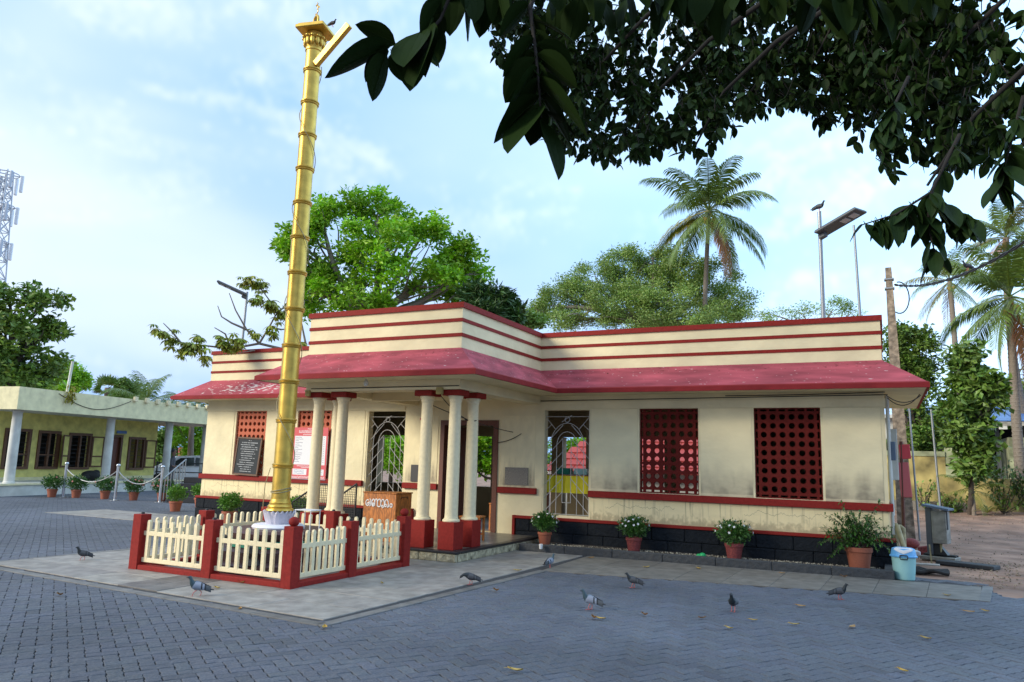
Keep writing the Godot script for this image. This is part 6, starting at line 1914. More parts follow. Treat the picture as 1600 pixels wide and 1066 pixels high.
	var lower := [Vector3(-3.206, 5.551, -5.769), Vector3(-2.944, 4.990, -5.795), Vector3(-2.690, 4.500, -5.807), Vector3(-2.427, 4.242, -5.814), Vector3(-2.131, 4.152, -5.822), Vector3(-1.816, 3.991, -5.823), Vector3(-1.663, 4.121, -5.869), Vector3(-1.412, 3.913, -5.832), Vector3(-1.174, 3.941, -5.884), Vector3(-1.149, 4.308, -5.889), Vector3(-1.041, 4.571, -6.112), Vector3(-0.884, 4.325, -6.137), Vector3(-0.689, 4.510, -6.162), Vector3(-0.371, 4.501, -6.189), Vector3(-0.107, 4.418, -5.999), Vector3(-0.019, 4.073, -5.800), Vector3(0.129, 4.011, -5.599), Vector3(0.247, 3.824, -5.595), Vector3(0.245, 3.513, -5.394), Vector3(0.443, 3.446, -5.382), Vector3(0.643, 3.459, -5.261), Vector3(0.819, 3.368, -5.135), Vector3(0.998, 3.330, -5.103)]
	var upper := [Vector3(-3.294, 6.720, -6.402), Vector3(-3.174, 6.725, -6.463), Vector3(-2.907, 6.587, -6.368), Vector3(-2.728, 6.587, -6.447), Vector3(-2.390, 6.507, -6.473), Vector3(-2.058, 6.485, -6.586), Vector3(-1.878, 6.468, -6.640), Vector3(-1.584, 6.367, -6.613), Vector3(-1.349, 6.333, -6.665), Vector3(-1.232, 6.314, -6.687), Vector3(-1.059, 6.283, -6.717), Vector3(-0.887, 6.250, -6.742), Vector3(-0.653, 6.136, -6.668), Vector3(-0.324, 5.993, -6.592), Vector3(-0.066, 5.795, -6.400), Vector3(0.077, 5.625, -6.200), Vector3(0.214, 5.584, -6.196), Vector3(0.337, 5.416, -5.991), Vector3(0.463, 5.374, -5.982), Vector3(0.655, 5.243, -5.863), Vector3(0.832, 5.113, -5.740), Vector3(0.976, 4.926, -5.514), Vector3(1.172, 4.845, -5.476)]
	var small := [big_leaf(1.0, 0.55, 0.12), big_leaf(1.0, 0.46, 0.25), big_leaf(1.0, 0.62, 0.08)]
	var twig := MB.new()
	var xs := []
	var cols := []
	var away := Vector3(-0.43, 0.33, -0.84)
	var made := 0
	var hole := FastNoiseLite.new()
	hole.frequency = 0.75; hole.seed = 9; hole.fractal_octaves = 3
	for i in lower.size() - 1:
		var wid: float = (lower[i + 1] - lower[i]).length()
		var hig: float = (upper[i] - lower[i]).length()
		var nt := int(wid * hig * (125.0 if i < 12 else 165.0)) + 2
		for k in nt:
			var t := rng.randf()
			var s := pow(rng.randf(), 1.15)
			var p: Vector3 = lower[i].lerp(lower[i + 1], t).lerp(upper[i].lerp(upper[i + 1], t), 0.06 + 0.94 * s) + away * rr(-0.7, 0.9)
			if hole.get_noise_3dv(p) < -0.12 + 0.10 * s: continue
			var d := Vector3(rr(-0.5, 0.5), -0.75, rr(-0.5, 0.5)).normalized()
			limb_tube(twig, p - d * 0.26 - rb, p - rb, 0.004, 0.002, 0.1, 3)
			for j in 10:
				var b := p - d * rr(0.0, 0.24)
				var len := rr(0.065, 0.125)
				var q := (d * rr(0.3, 1.0) + dir() * 0.9 + Vector3(0, -0.25, 0)).normalized()
				var z := q
				var x := Vector3.UP.cross(z).normalized().rotated(z, rr(-0.8, 0.8))
				var xf := Transform3D(Basis(x * len, z.cross(x) * len, z * len), b - rb)
				if s < 0.12 and made < 300 and j < 5:
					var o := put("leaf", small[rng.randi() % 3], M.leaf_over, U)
					o.transform = xf
					made += 1
				else:
					xs.append(xf)
					var c := rr(0.6, 1.5)
					cols.append(Color(c * rr(0.9, 1.2), c, c * 0.9))
	pt("twigs", twig, M.dark_bark, U).set_meta("kind", "stuff")
	many("foliage", small[0], xs, M.leaf_over, U, cols)
	print("shade leaves ", xs.size(), " ", made)
	# its lower spray of larger leaves, nearer
	var V := [[Vector3(0.416, 3.338, -4.179), Vector3(0.268, 3.024, -4.091), Vector3(0.106, 2.900, -3.999), Vector3(-0.053, 2.863, -4.000)], [Vector3(0.268, 3.024, -4.091), Vector3(0.246, 2.863, -4.093), Vector3(0.270, 2.697, -4.091)], [Vector3(0.268, 3.024, -4.091), Vector3(0.366, 2.943, -4.184), Vector3(0.431, 2.893, -4.178)], [Vector3(0.657, 3.386, -3.946), Vector3(0.579, 3.122, -3.958), Vector3(0.531, 2.944, -3.965)], [Vector3(0.216, 3.801, -4.395), Vector3(0.127, 3.586, -4.298), Vector3(0.059, 3.470, -4.300)]]
	for v in V:
		st = MB.new()
		var p := []
		for q in v: p.append(q - rb)
		st.tube(p, 0.010, 0.003, 6, false)
		pt("spray_stem", st, M.dark_bark, U)
		for k in 22:
			var t: float = pow(rng.randf(), 0.7) * (v.size() - 1.001)
			var b: Vector3 = v[int(t)].lerp(v[int(t) + 1], t - int(t))
			var len := rr(0.11, 0.17)
			var tip := b + (Vector3(rr(-0.8, 0.7), -0.8, rr(-0.6, 0.6))).normalized() * len
			var o := put("leaf", small[rng.randi() % 3], M.leaf_over, U)
			hang(o, b - rb, tip - rb, rr(-0.5, 0.5))
			o.scale = Vector3(len, len, len)
	var cl := clump_mesh(18, 0.9, 0.45, 0.5)
	var b1 := Vector3(-14.5, 0, 3.5)
	tree("unseen_shading_tree", "unseen tree added left of the court to shade the right wing", b1, Vector3(-14.8, 5.5, 3.0), [[Vector3(-11.4, 8.8, -0.2), Vector3(3.5, 2.2, 3.2)], [Vector3(-9.0, 7.6, 2.2), Vector3(2.6, 1.6, 2.4)]], 70, 0.62, cl, M.leaf_dark, M.bark, 0.4)  # added out of view, crown placed to keep sun off the right wing

# ---------------------------------------------------------------- the building with the veranda, at the left
func veranda_building() -> void:
	var S := Vector3(-27.17, 0, -15.99)
	var T := thing("veranda_building", "low yellow green building with white pillared veranda and grey fascia at the left", "building", S, deg_to_rad(99.396))
	var fl := 0.42
	pt("veranda_floor", bx(Vector3(-0.9, 0, -2.0), Vector3(9.4, fl, 0.32)), M.offwhite, T)
	pt("floor_edge", bx(Vector3(-0.9, fl - 0.06, 0.32), Vector3(9.4, fl + 0.006, 0.36)), M.fascia_grey, T)
	var wins := [[1.30, 2.30, 0.89, 2.30, 0], [2.72, 3.62, 0.89, 2.28, 0], [4.14, 5.15, 0.87, 2.25, 1], [5.98, 6.82, fl, 2.26, 2], [7.30, 8.18, 0.84, 2.20, 3]]
	var x := -0.4
	for w in wins + [[8.95, 8.95, 0, 0, 9]]:
		if w[0] > x: pt("wall", bx(Vector3(x, fl, -2.2), Vector3(w[0], 3.0, -2.0)), M.yellow_wall, T)
		if w[1] > w[0]:
			if w[2] > fl: pt("wall", bx(Vector3(w[0], fl, -2.2), Vector3(w[1], w[2], -2.0)), M.yellow_wall, T)
			pt("wall", bx(Vector3(w[0], w[3], -2.2), Vector3(w[1], 3.0, -2.0)), M.yellow_wall, T)
		x = w[1]
	pt("side_wall", bx(Vector3(8.75, fl, -7.0), Vector3(8.95, 3.0, -2.2)), M.yellow_wall, T)
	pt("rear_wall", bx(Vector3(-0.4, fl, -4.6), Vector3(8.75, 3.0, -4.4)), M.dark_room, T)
	pt("skirting", bx(Vector3(-0.4, fl, -2.0), Vector3(8.95, fl + 0.12, -1.985)), M.fascia_grey, T)
	for w in wins:
		var o := Node3D.new()
		o.name = "door" if w[4] == 2 else "window"; T.add_child(o, true)
		var fr := MB.new()
		var z := -1.98
		fr.span(Vector3(w[0] - 0.06, w[2] - 0.05, z - 0.1), Vector3(w[0] + 0.05, w[3] + 0.06, z + 0.03))
		fr.span(Vector3(w[1] - 0.05, w[2] - 0.05, z - 0.1), Vector3(w[1] + 0.06, w[3] + 0.06, z + 0.03))
		fr.span(Vector3(w[0] + 0.05, w[3] - 0.05, z - 0.1), Vector3(w[1] - 0.05, w[3] + 0.06, z + 0.03))
		if w[4] != 2:
			fr.span(Vector3(w[0] + 0.05, w[2] - 0.05, z - 0.1), Vector3(w[1] - 0.05, w[2] + 0.05, z + 0.05))
			fr.span(Vector3((w[0] + w[1]) / 2 - 0.04, w[2] + 0.05, z - 0.09), Vector3((w[0] + w[1]) / 2 + 0.04, w[3] - 0.05, z + 0.02))
		pt("frame", fr, M.window_wood, o)
		if w[4] == 2:
			pt("door_leaf", bx(Vector3(w[0] + 0.06, w[2] + 0.01, z - 0.12), Vector3(w[1] - 0.06, w[3] - 0.06, z - 0.07)), M.door_wood, o)
			var kn := MB.new(); kn.ball(Vector3(w[0] + 0.14, 1.35, z - 0.04), Vector3(0.03, 0.03, 0.03), 8, 6)
			pt("handle", kn, M.gold, o)
		else:
			for k in 8:
				var b := MB.new()
				b.box(Vector3((w[0] + w[1]) / 2, lerpf(w[2] + 0.12, w[3] - 0.12, k / 7.0), z - 0.05), Vector3(w[1] - w[0] - 0.11, 0.018, 0.018))
				pt("window_bar", b, M.black_iron, o)
			if w[4] == 0:
				var tr := MB.new()
				for s in [0, 1]:
					var xa: float = w[0] + 0.06 + s * (w[1] - w[0]) / 2
					tr.span(Vector3(xa, lerpf(w[2], w[3], 0.36) - 0.02, z - 0.088), Vector3(xa + (w[1] - w[0]) / 2 - 0.11, lerpf(w[2], w[3], 0.36) + 0.03, z + 0.012))
				pt("transom", tr, M.window_wood, o)
			else:
				var sides := [[w[0] - 0.05, -1.0], [w[1] + 0.05, 1.0]] if w[4] == 1 else [[w[1] + 0.05, 1.0]]
				for s in sides:
					var h: float = w[3] - w[2] - 0.1
					var sh := MB.new()
					var bs := Basis(Vector3.UP, -s[1] * 0.35)
					var c := Vector3(s[0] + s[1] * 0.24, w[2] + 0.05 + h / 2, z + 0.13)
					for e in [-0.22, 0.22]: sh.box(c + bs * Vector3(e, 0, 0), Vector3(0.06, h, 0.035), bs)
					for e in [-0.5, -0.16, 0.5]: sh.box(c + bs * Vector3(0, e * (h - 0.06), 0), Vector3(0.38, 0.06, 0.034), bs)
					var su := pt("shutter", sh, M.window_wood, o)
					var gl := MB.new()
					gl.box(c, Vector3(0.40, h - 0.08, 0.008), bs)
					pt("shutter_panel", gl, M.yellow_wall, o)
	for c in [[0.0, 0.165], [4.13, 0.165], [7.40, 0.165], [9.80, 0.15]]:
		var st := MB.new()
		st.lathe([[c[1] * 1.15, fl], [c[1] * 1.15, fl + 0.04], [c[1], fl + 0.08], [c[1] * 0.93, 2.85], [c[1] * 1.12, 2.90], [c[1] * 1.12, 2.96]], 20, Transform3D(Basis(), Vector3(c[0], 0, 0)))
		pt("column", st, M.offwhite, T)
	pt("column_foot", bx(Vector3(9.4, 0, -0.4), Vector3(10.2, fl - 0.003, 0.3)), M.fascia_grey, T)
	pt("roof_slab", bx(Vector3(-0.42, 2.97, -7.0), Vector3(12.5, 3.12, 0.45)), M.offwhite, T)
	pt("fascia", bx(Vector3(-0.42, 2.94, 0.45), Vector3(12.6, 3.72, 0.60)), M.fascia_grey, T)
	pt("fascia", bx(Vector3(-0.56, 2.94, -5.0), Vector3(-0.42, 3.72, 0.60)), M.fascia_grey, T)
	for i in 13:
		var b := MB.new()
		b.cbox(Vector3(4.6 + i * 0.62, 3.72, 0.66), Vector3(0.17, 0.2, 0.12), 0.01)
		pt("roof_spout", b, M.ivory, T)
	var sg := MB.new(); sg.box(Vector3(6.75, 2.44, -1.95), Vector3(0.55, 0.12, 0.03))
	pt("door_sign", sg, M.blue_sheet, T)
	var w := MB.new()
	var p := []
	for k in 13: p.append(Vector3(1.0 + 3.4 * k / 12.0, 3.62 - 0.45 * sin(PI * k / 12.0), 0.62))
	w.tube(p, 0.012, 0.012, 4)
	pt("wire", w, M.cable, T)
	var ho := MB.new()
	ho.tube([Vector3(2.35, 3.7, -0.5), Vector3(2.45, 5.0, -0.5)], 0.05, 0.05, 8)
	pt("vent_pipe", ho, M.offwhite, T)
	var cr := leafmat("creeper_leaf", lin(0.34, 0.30, 0.03), lin(0.1, 0.1, 0.01))
	var lv := MB.new()
	for i in 120:
		var t := rr(0.6, 1.2)
		lv.col = Color(t, t, t)
		leaf_blade(lv, Vector3(1.45 + rr(-0.2, 0.2), rr(3.35, 3.95), 0.66 + rr(0, 0.1)), (dir() + Vector3(0, -0.6, 0)).normalized(), Vector3.UP, 0.14, 0.06, 0.2, 2)
	var cp := pt("creeper", lv, cr, null)
	cp.transform = T.transform
	tag(cp, "yellow green creeper tuft hanging over the veranda fascia", "plant")
	# black bag on the veranda floor
	var bag := MB.new()
	bag.ball(Vector3(0, 0.20, 0), Vector3(0.42, 0.21, 0.26), 14, 10)
	bag.ball(Vector3(0.26, 0.30, 0), Vector3(0.16, 0.13, 0.14), 10, 8)
	bag.ball(Vector3(-0.3, 0.15, 0.05), Vector3(0.16, 0.14, 0.18), 10, 8)
	var bg := pt("black_bag", bag, M.bag_black, null)
	bg.transform = T.transform * Transform3D(Basis(), Vector3(4.05, fl, 0.0 - 0.65))
	tag(bg, "slumped black bag lying on the veranda floor beside a white column", "bag")
	# steel stanchions with chains
	var posts := [Vector3(-25.515, 0.000, -16.890), Vector3(-23.069, 0.000, -17.070), Vector3(-21.439, 0.000, -17.496)]
	var names := ["steel stanchion post leftmost before the veranda", "steel stanchion post in the middle before the veranda column", "steel stanchion post rightmost before the veranda"]
	for i in 3:
		var o := thing("stanchion", names[i], "stanchion", posts[i], 0.0, "steel stanchions before the veranda")
		var st := MB.new(); st.lathe([[0.0, 0], [0.17, 0.0], [0.17, 0.012], [0.05, 0.03], [0.0, 0.03]], 20); pt("base", st, M.steel, o)
		st = MB.new(); st.lathe([[0.045, 0.03], [0.045, 1.12]], 16); pt("pole", st, M.steel, o)
		st = MB.new(); st.lathe([[0.0, 1.11], [0.065, 1.12], [0.07, 1.15], [0.05, 1.19], [0.0, 1.20]], 16); pt("cap", st, M.steel, o)
	for i in 2:
		var st := MB.new()
		var q := []
		var a: Vector3 = posts[i] + Vector3(0, 0.98, 0); var b: Vector3 = posts[i + 1] + Vector3(0, 0.98, 0)
		for k in 15: q.append(a.lerp(b, k / 14.0) - Vector3(0, 0.42 * 4 * (k / 14.0) * (1 - k / 14.0), 0))
		st.tube(q, 0.018, 0.018, 6)
		tag(pt("barrier_chain", st, M.galvanised, null), ["sagging chain between the left and middle steel stanchions", "sagging chain between the middle and right steel stanchions"][i], "chain", "chains between stanchions")
	# black steps and steel hand rail at the end of the veranda
	var G := thing("entrance_steps", "black stone steps with a steel hand rail between veranda and hall", "steps", Vector3(-20.185, 0.000, -18.025), deg_to_rad(22.0))
	for k in 4:
		var st := MB.new()
		st.cbox(Vector3(0, 0.10 + k * 0.20, -k * 0.34 - 0.9), Vector3(2.3, 0.2, 1.8), 0.012)
		pt("step", st, M.black_edge, G)
	for k in 9:
		var st := MB.new(); st.tube([Vector3(-1.35 + k * 0.001, 0.0 + k * 0.06, 0.0 - k * 0.18), Vector3(-1.35, 0.72 + k * 0.085, 0.0 - k * 0.18)], 0.016, 0.016, 6)
		pt("baluster", st, M.galvanised, G)
	var hr := MB.new(); hr.tube([Vector3(-1.35, 0.72, 0.02), Vector3(-1.35, 1.40, -1.45)], 0.024, 0.024, 8)
	pt("hand_rail", hr, M.galvanised, G)
	# car, person, railing and sheet wall beyond
	car(Vector3(-31.2, 0.0, -26.6), deg_to_rad(62))
	person(Vector3(-27.659, 0.722, -23.043))
	var F := thing("dark_railing", "dark metal railing before the white car", "railing", Vector3(-28.0, 0, -24.2), deg_to_rad(33))
	for y in [1.15, 0.75, 0.35]:
		var st := MB.new(); st.box(Vector3(0.6, y, 0), Vector3(4.0, 0.045, 0.045)); pt("rail", st, M.black_iron, F)
	for k in 5:
		var st := MB.new(); st.box(Vector3(-1.35 + k * 0.98, 0.6, 0), Vector3(0.05, 1.2, 0.05)); pt("post", st, M.black_iron, F)
	var Wl := thing("sheet_wall", "pinkish red corrugated sheet wall behind the white car", "wall", Vector3(-33.0, 0, -34.0), deg_to_rad(28))
	for k in 40:
		var st := MB.new()
		st.box(Vector3(-5 + k * 0.27, 0.95, 0.03 * (k % 2)), Vector3(0.272, 1.9, 0.03))
		pt("sheet", st, M.pink_sheet, Wl)

func car(at: Vector3, turn: float) -> void:
	var T := thing("parked_car", "white hatchback car parked beyond the veranda", "car", at, turn)
	var prof := PackedVector2Array([Vector2(-1.85, 0.30), Vector2(-1.9, 0.55), Vector2(-1.85, 0.80), Vector2(-1.0, 0.95), Vector2(-0.35, 1.44), Vector2(0.9, 1.50), Vector2(1.55, 1.32), Vector2(1.85, 0.95), Vector2(1.88, 0.5), Vector2(1.8, 0.30)])
	var st := MB.new()
	var n := prof.size()
	for i in n:
		var a := prof[i]; var b := prof[(i + 1) % n]
		var wa := 0.80 if a.y < 1.0 else 0.66
		var wb := 0.80 if b.y < 1.0 else 0.66
		st.quad(Vector3(a.x, a.y, wa), Vector3(a.x, a.y, -wa), Vector3(b.x, b.y, -wb), Vector3(b.x, b.y, wb))
	for s in [-1.0, 1.0]:
		for i in range(1, n - 1):
			var q := []
			for k in [0, i, i + 1]: q.append(Vector3(prof[k].x, prof[k].y, s * (0.80 if prof[k].y < 1.0 else 0.66)))
			if s > 0: st.flat(q[0], q[2], q[1])
			else: st.flat(q[0], q[1], q[2])
	pt("body", st, M.car_white, T)
	for s in [-1.0, 1.0]:
		st = MB.new()
		st.quad(Vector3(-0.80, 1.0, s * 0.801), Vector3(0.35, 1.0, s * 0.801), Vector3(0.35, 1.40, s * 0.685), Vector3(-0.28, 1.36, s * 0.69))
		st.quad(Vector3(0.42, 1.0, s * 0.801), Vector3(1.5, 1.0, s * 0.80), Vector3(1.30, 1.33, s * 0.705), Vector3(0.42, 1.40, s * 0.685))
		pt("side_window", st, M.glass_dark, T)
		for x in [-1.2, 1.2]:
			st = MB.new()
			st.lathe([[0.0, -0.1], [0.29, -0.1], [0.31, -0.06], [0.31, 0.06], [0.29, 0.1], [0.19, 0.10], [0.0, 0.09]], 20, Transform3D(Basis(Vector3.RIGHT, s * PI / 2), Vector3(x, 0.31, s * 0.74)))
			pt("wheel", st, M.tyre, T)
		st = MB.new()
		st.cbox(Vector3(-1.83, 0.72, s * 0.58), Vector3(0.10, 0.16, 0.32), 0.03)
		pt("headlight", st, M.lamp_lens, T)
	st = MB.new()
	st.quad(Vector3(-0.985, 0.985, -0.64), Vector3(-0.985, 0.985, 0.64), Vector3(-0.40, 1.425, 0.56), Vector3(-0.40, 1.425, -0.56))
	pt("windscreen", st, M.glass_dark, T)
	st = MB.new(); st.cbox(Vector3(-1.89, 0.52, 0), Vector3(0.06, 0.14, 0.9), 0.02)
	pt("grille", st, M.black_iron, T)

func person(at: Vector3) -> void:
	var T := thing("person", "person with black hair and dark shirt standing behind the railing, back half turned", "person", Vector3(at.x, 0.0, at.z), 2.2)
	var st := MB.new()
	var c := Color(1, 1, 1)
	var sk := Color(0.16, 0.08, 0.05)
	var sh := Color(0.05, 0.05, 0.06)
	var tr := Color(0.06, 0.055, 0.07)
	st.skin([[Vector3(0, 0.80, 0), 0.02, 0.02, tr], [Vector3(0, 0.82, 0), 0.165, 0.11, tr], [Vector3(0, 0.95, 0), 0.165, 0.115, sh], [Vector3(0, 1.10, 0), 0.15, 0.10, sh], [Vector3(0, 1.25, 0.005), 0.175, 0.11, sh], [Vector3(0, 1.36, 0), 0.20, 0.10, sh], [Vector3(0, 1.43, 0), 0.12, 0.075, sh], [Vector3(0, 1.46, 0.01), 0.055, 0.058, sk], [Vector3(0, 1.52, 0.015), 0.052, 0.056, sk], [Vector3(0, 1.56, 0.02), 0.065, 0.082, sk], [Vector3(0, 1.63, 0.02), 0.075, 0.095, sk], [Vector3(0, 1.70, 0.015), 0.072, 0.09, sk], [Vector3(0, 1.755, 0.005), 0.045, 0.06, sk], [Vector3(0, 1.77, 0), 0.005, 0.006, sk]], 16)
	for s in [-1.0, 1.0]:
		st.skin([[Vector3(s * 0.085, 0.86, 0), 0.085, 0.095, tr], [Vector3(s * 0.09, 0.48, 0.01), 0.062, 0.068, tr], [Vector3(s * 0.095, 0.08, -0.01), 0.045, 0.05, tr], [Vector3(s * 0.095, 0.03, 0.03), 0.045, 0.11, sk], [Vector3(s * 0.095, 0.0, 0.03), 0.04, 0.10, sk]], 10)
		st.skin([[Vector3(s * 0.19, 1.37, 0), 0.055, 0.055, sh], [Vector3(s * 0.235, 1.12, 0.0), 0.045, 0.05, sh], [Vector3(s * 0.24, 1.05, 0.05), 0.038, 0.04, sk], [Vector3(s * 0.20, 0.97, 0.22), 0.028, 0.03, sk], [Vector3(s * 0.19, 0.95, 0.30), 0.03, 0.018, sk], [Vector3(s * 0.185, 0.94, 0.38), 0.02, 0.010, sk]], 8)
	pt("body", st, M.feather, T)
	st = MB.new()
	st.ball(Vector3(0, 1.69, -0.012), Vector3(0.087, 0.105, 0.103), 14, 10)
	pt("hair", st, M.black_hair, T)
	st = MB.new()
	for s in [-1.0, 1.0]: st.ball(Vector3(s * 0.028, 1.645, 0.108), Vector3(0.011, 0.007, 0.006), 6, 4)
	pt("eyes", st, M.black_hair, T).set_meta("kind", "stuff")

# ---------------------------------------------------------------- lamps, poles, tower
func solar_lamp(label: String, foot: Vector3, top: float, lean: Vector3, head_from: Vector3, head_to: Vector3, thick: float) -> void:
	var T := thing("solar_street_lamp", label, "street lamp", foot, 0.0, "solar street lamps on the hall roof")
	var st := MB.new()
	st.tube([Vector3(0, -0.1, 0), lean + Vector3(0, top, 0)], thick, thick * 0.9, 10)
	pt("pole", st, M.galvanised, T)
	var a := head_from - foot; var b := head_to - foot
	var d := (b - a).normalized()
	var s := d.cross(Vector3.UP).normalized()
	var u := s.cross(d)
	st = MB.new()
	st.cbox((a + b) / 2, Vector3((b - a).length(), 0.045, 0.36), 0.012, Basis(d, u, -s))
	pt("housing", st, M.dark_pole, T)
	st = MB.new()
	st.box((a + b) / 2 + u * 0.028, Vector3((b - a).length() * 0.96, 0.012, 0.33), Basis(d, u, -s))
	pt("solar_panel", st, M.solar, T)
	for k in [0.62, 0.82]:
		st = MB.new()
		st.box(a.lerp(b, k) - u * 0.026, Vector3((b - a).length() * 0.14, 0.012, 0.18), Basis(d, u, -s))
		pt("lens", st, M.lamp_lens, T)
	st = MB.new()
	st.cbox(a + d * 0.05 - u * 0.06, Vector3(0.14, 0.10, 0.12), 0.015, Basis(d, u, -s))
	pt("bracket", st, M.dark_pole, T)

func poles() -> void:
	var f1 := Vector3(-15.650, 4.358, -14.900)
	f1.y = 3.45
	solar_lamp("solar street lamp on the left wing roof, panel pointing left", f1, 2.62, Vector3(0.05, 0, 0), Vector3(-15.594, 5.963, -14.900), Vector3(-16.211, 6.280, -14.400), 0.035)
	var f2 := Vector3(-0.908, 4.432, -15.000)
	f2.y = 3.45
	solar_lamp("solar street lamp on the right wing roof with a bird on its pole top", f2, 3.10, Vector3(0.0, 0, 0), Vector3(-0.913, 6.091, -14.950), Vector3(-0.170, 6.336, -14.500), 0.042)
	var g := "birds perched up high"
	pigeon(f2 + Vector3(0.0, 3.10, 0), deg_to_rad(80), true, 0.0, "dark bird perched on top of the right roof lamp pole", g, 0.0, 0.9)
	var st := MB.new()
	var f3 := Vector3(-0.269, 4.627, -16.000)
	f3.y = 3.45
	st.tube([f3 + Vector3(0, -0.1, 0), Vector3(-0.340, 6.518, -16.000)], 0.028, 0.024, 8)
	var o := pt("roof_pole", st, M.galvanised, null)
	tag(o, "thin bare steel pole beside the right roof lamp", "pole")
	# tapering concrete pole behind the right end of the hall
	var base := Vector3(0.394, 0.143, -20.600)
	base.y = 0.0
	var top := Vector3(0.306, 6.708, -20.600)
	var P := thing("concrete_pole", "tapering weathered concrete utility pole behind the right end of the hall", "utility pole", base)
	st = MB.new()
	var q := []
	for k in [[Vector3(0, -0.2, 0), 0.19, 0.14], [top - base, 0.07, 0.07]]:
		for e in [[-1, 1], [1, 1], [1, -1], [-1, -1]]: q.append(k[0] + Vector3(e[0] * k[1], 0, e[1] * k[2]))
	st.hexa(q)
	pt("shaft", st, M.concrete_pole, P)
	for y in [0.92, 0.955]:
		st = MB.new(); st.cbox((top - base) * y, Vector3(0.22, 0.04, 0.22), 0.004); pt("clamp", st, M.galvanised, P)
	st = MB.new(); st.tube([Vector3(0.27, 0.0, 0.0), Vector3(0.20, 3.2, 0.0)], 0.022, 0.022, 8); pt("conduit", st, M.galvanised, P)
	st = MB.new()
	var lp := []
	for k in 15:
		var t := lerpf(PI * 0.55, -PI * 0.65, k / 14.0)
		lp.append((top - base) * 0.92 + Vector3(0.20 + cos(t) * 0.22, -0.25 + sin(t) * 0.40, 0.05))
	st.tube(lp, 0.016, 0.016, 6); pt("cable_loop", st, M.cable, P)
	var ca := top + Vector3(0.12, -0.45, 0.05)
	var cb := Vector3(2.127, 4.963, -11.810)
	var oc := thing("overhead_cable", "twisted black overhead cable running from the concrete pole to the upper right", "cable")
	for s in 2:
		st = MB.new()
		var w := []
		for k in 61:
			var t := k / 60.0
			w.append(ca.lerp(cb, t) + Vector3(0, -0.30 * 4 * t * (1 - t), 0) + Vector3(0, sin(t * 60.0 + s * PI), cos(t * 60.0 + s * PI)) * 0.018)
		st.tube(w, 0.016, 0.016, 5)
		pt("strand", st, M.cable, oc)
	var t0 := 0.62
	pigeon(ca.lerp(cb, t0) + Vector3(0, -0.30 * 4 * t0 * (1 - t0) + 0.03, 0), deg_to_rad(-60), true, 0.0, "small dark bird sitting on the twisted overhead cable", g, 0.0, 0.75)
	pigeon(Vector3(-8.13, 8.68, -8.75), deg_to_rad(60), true, 0.1, "dark bird sitting in the ring on top of the gilded flagpole", g, 0.0, 0.55)
	pigeon(Vector3(-7.82, 8.615, -8.80), deg_to_rad(100), true, 0.0, "dark bird on the top plate corner of the gilded flagpole", g, 0.0, 0.55)
	var tp := Vector3(1.462, 0.678, -26.500)
	st = MB.new(); st.tube([Vector3(tp.x, 0.2, -26.5), Vector3(1.364, 3.574, -26.500)], 0.035, 0.03, 8)
	tag(pt("thin_pole", st, M.galvanised, null), "slim grey pole standing before the yellow wall", "pole")
	# phone tower far at the left
	var tb := Vector3(-83.758, 28.765, -44.829)
	tb.y = 0.0
	var H: float = (Vector3(-83.831, 31.188, -44.692)).y
	var TT := thing("phone_tower", "grey lattice phone tower with white panel antennas at the far left", "tower", tb)
	for s in 4:
		st = MB.new()
		var a := TAU * s / 4 + 0.4
		st.tube([Vector3(cos(a) * 2.2, 0, sin(a) * 2.2), Vector3(cos(a) * 0.62, H, sin(a) * 0.62)], 0.09, 0.07, 5)
		pt("leg", st, M.tower_steel, TT)
	for k in 15:
		st = MB.new()
		var y0 := H * (1 - pow(0.91, k)) * 1.28; var y1 := minf(H, H * (1 - pow(0.91, k + 1)) * 1.28)
		if y0 >= H: break
		var r0 := lerpf(2.2, 0.62, y0 / H); var r1 := lerpf(2.2, 0.62, y1 / H)
		for s in 4:
			var a := TAU * s / 4 + 0.4; var b := a + TAU / 4
			st.tube([Vector3(cos(a) * r0, y0, sin(a) * r0), Vector3(cos(b) * r1, y1, sin(b) * r1)], 0.055, 0.055, 4)
			st.tube([Vector3(cos(b) * r0, y0, sin(b) * r0), Vector3(cos(a) * r1, y1, sin(a) * r1)], 0.055, 0.055, 4)
			st.tube([Vector3(cos(a) * r1, y1, sin(a) * r1), Vector3(cos(b) * r1, y1, sin(b) * r1)], 0.05, 0.05, 4)
		pt("bracing", st, M.tower_steel, TT).set_meta("kind", "stuff")
	for lv in [[H - 0.4, 1.25], [H - 4.0, 1.2], [H - 8.0, 1.1]]:
		st = MB.new()
		for s in 12:
			var a := TAU * s / 12; var b := TAU * (s + 1) / 12
			st.tube([Vector3(cos(a) * lv[1], lv[0], sin(a) * lv[1]), Vector3(cos(b) * lv[1], lv[0], sin(b) * lv[1])], 0.06, 0.06, 4)
		for s in 4:
			var a := TAU * s / 4 + 0.4
			st.tube([Vector3(0, lv[0], 0), Vector3(cos(a) * lv[1], lv[0], sin(a) * lv[1])], 0.06, 0.06, 4)
		pt("platform_ring", st, M.tower_steel, TT)
		for s in 6:
			var a := TAU * s / 6 + 0.2
			st = MB.new()
			st.cbox(Vector3(cos(a) * (lv[1] + 0.25), lv[0] - 0.9, sin(a) * (lv[1] + 0.25)), Vector3(0.32, 1.9, 0.25), 0.05, Basis(Vector3.UP, -a))
			pt("antenna", st, M.antenna_white if s % 3 else M.tower_steel, TT)

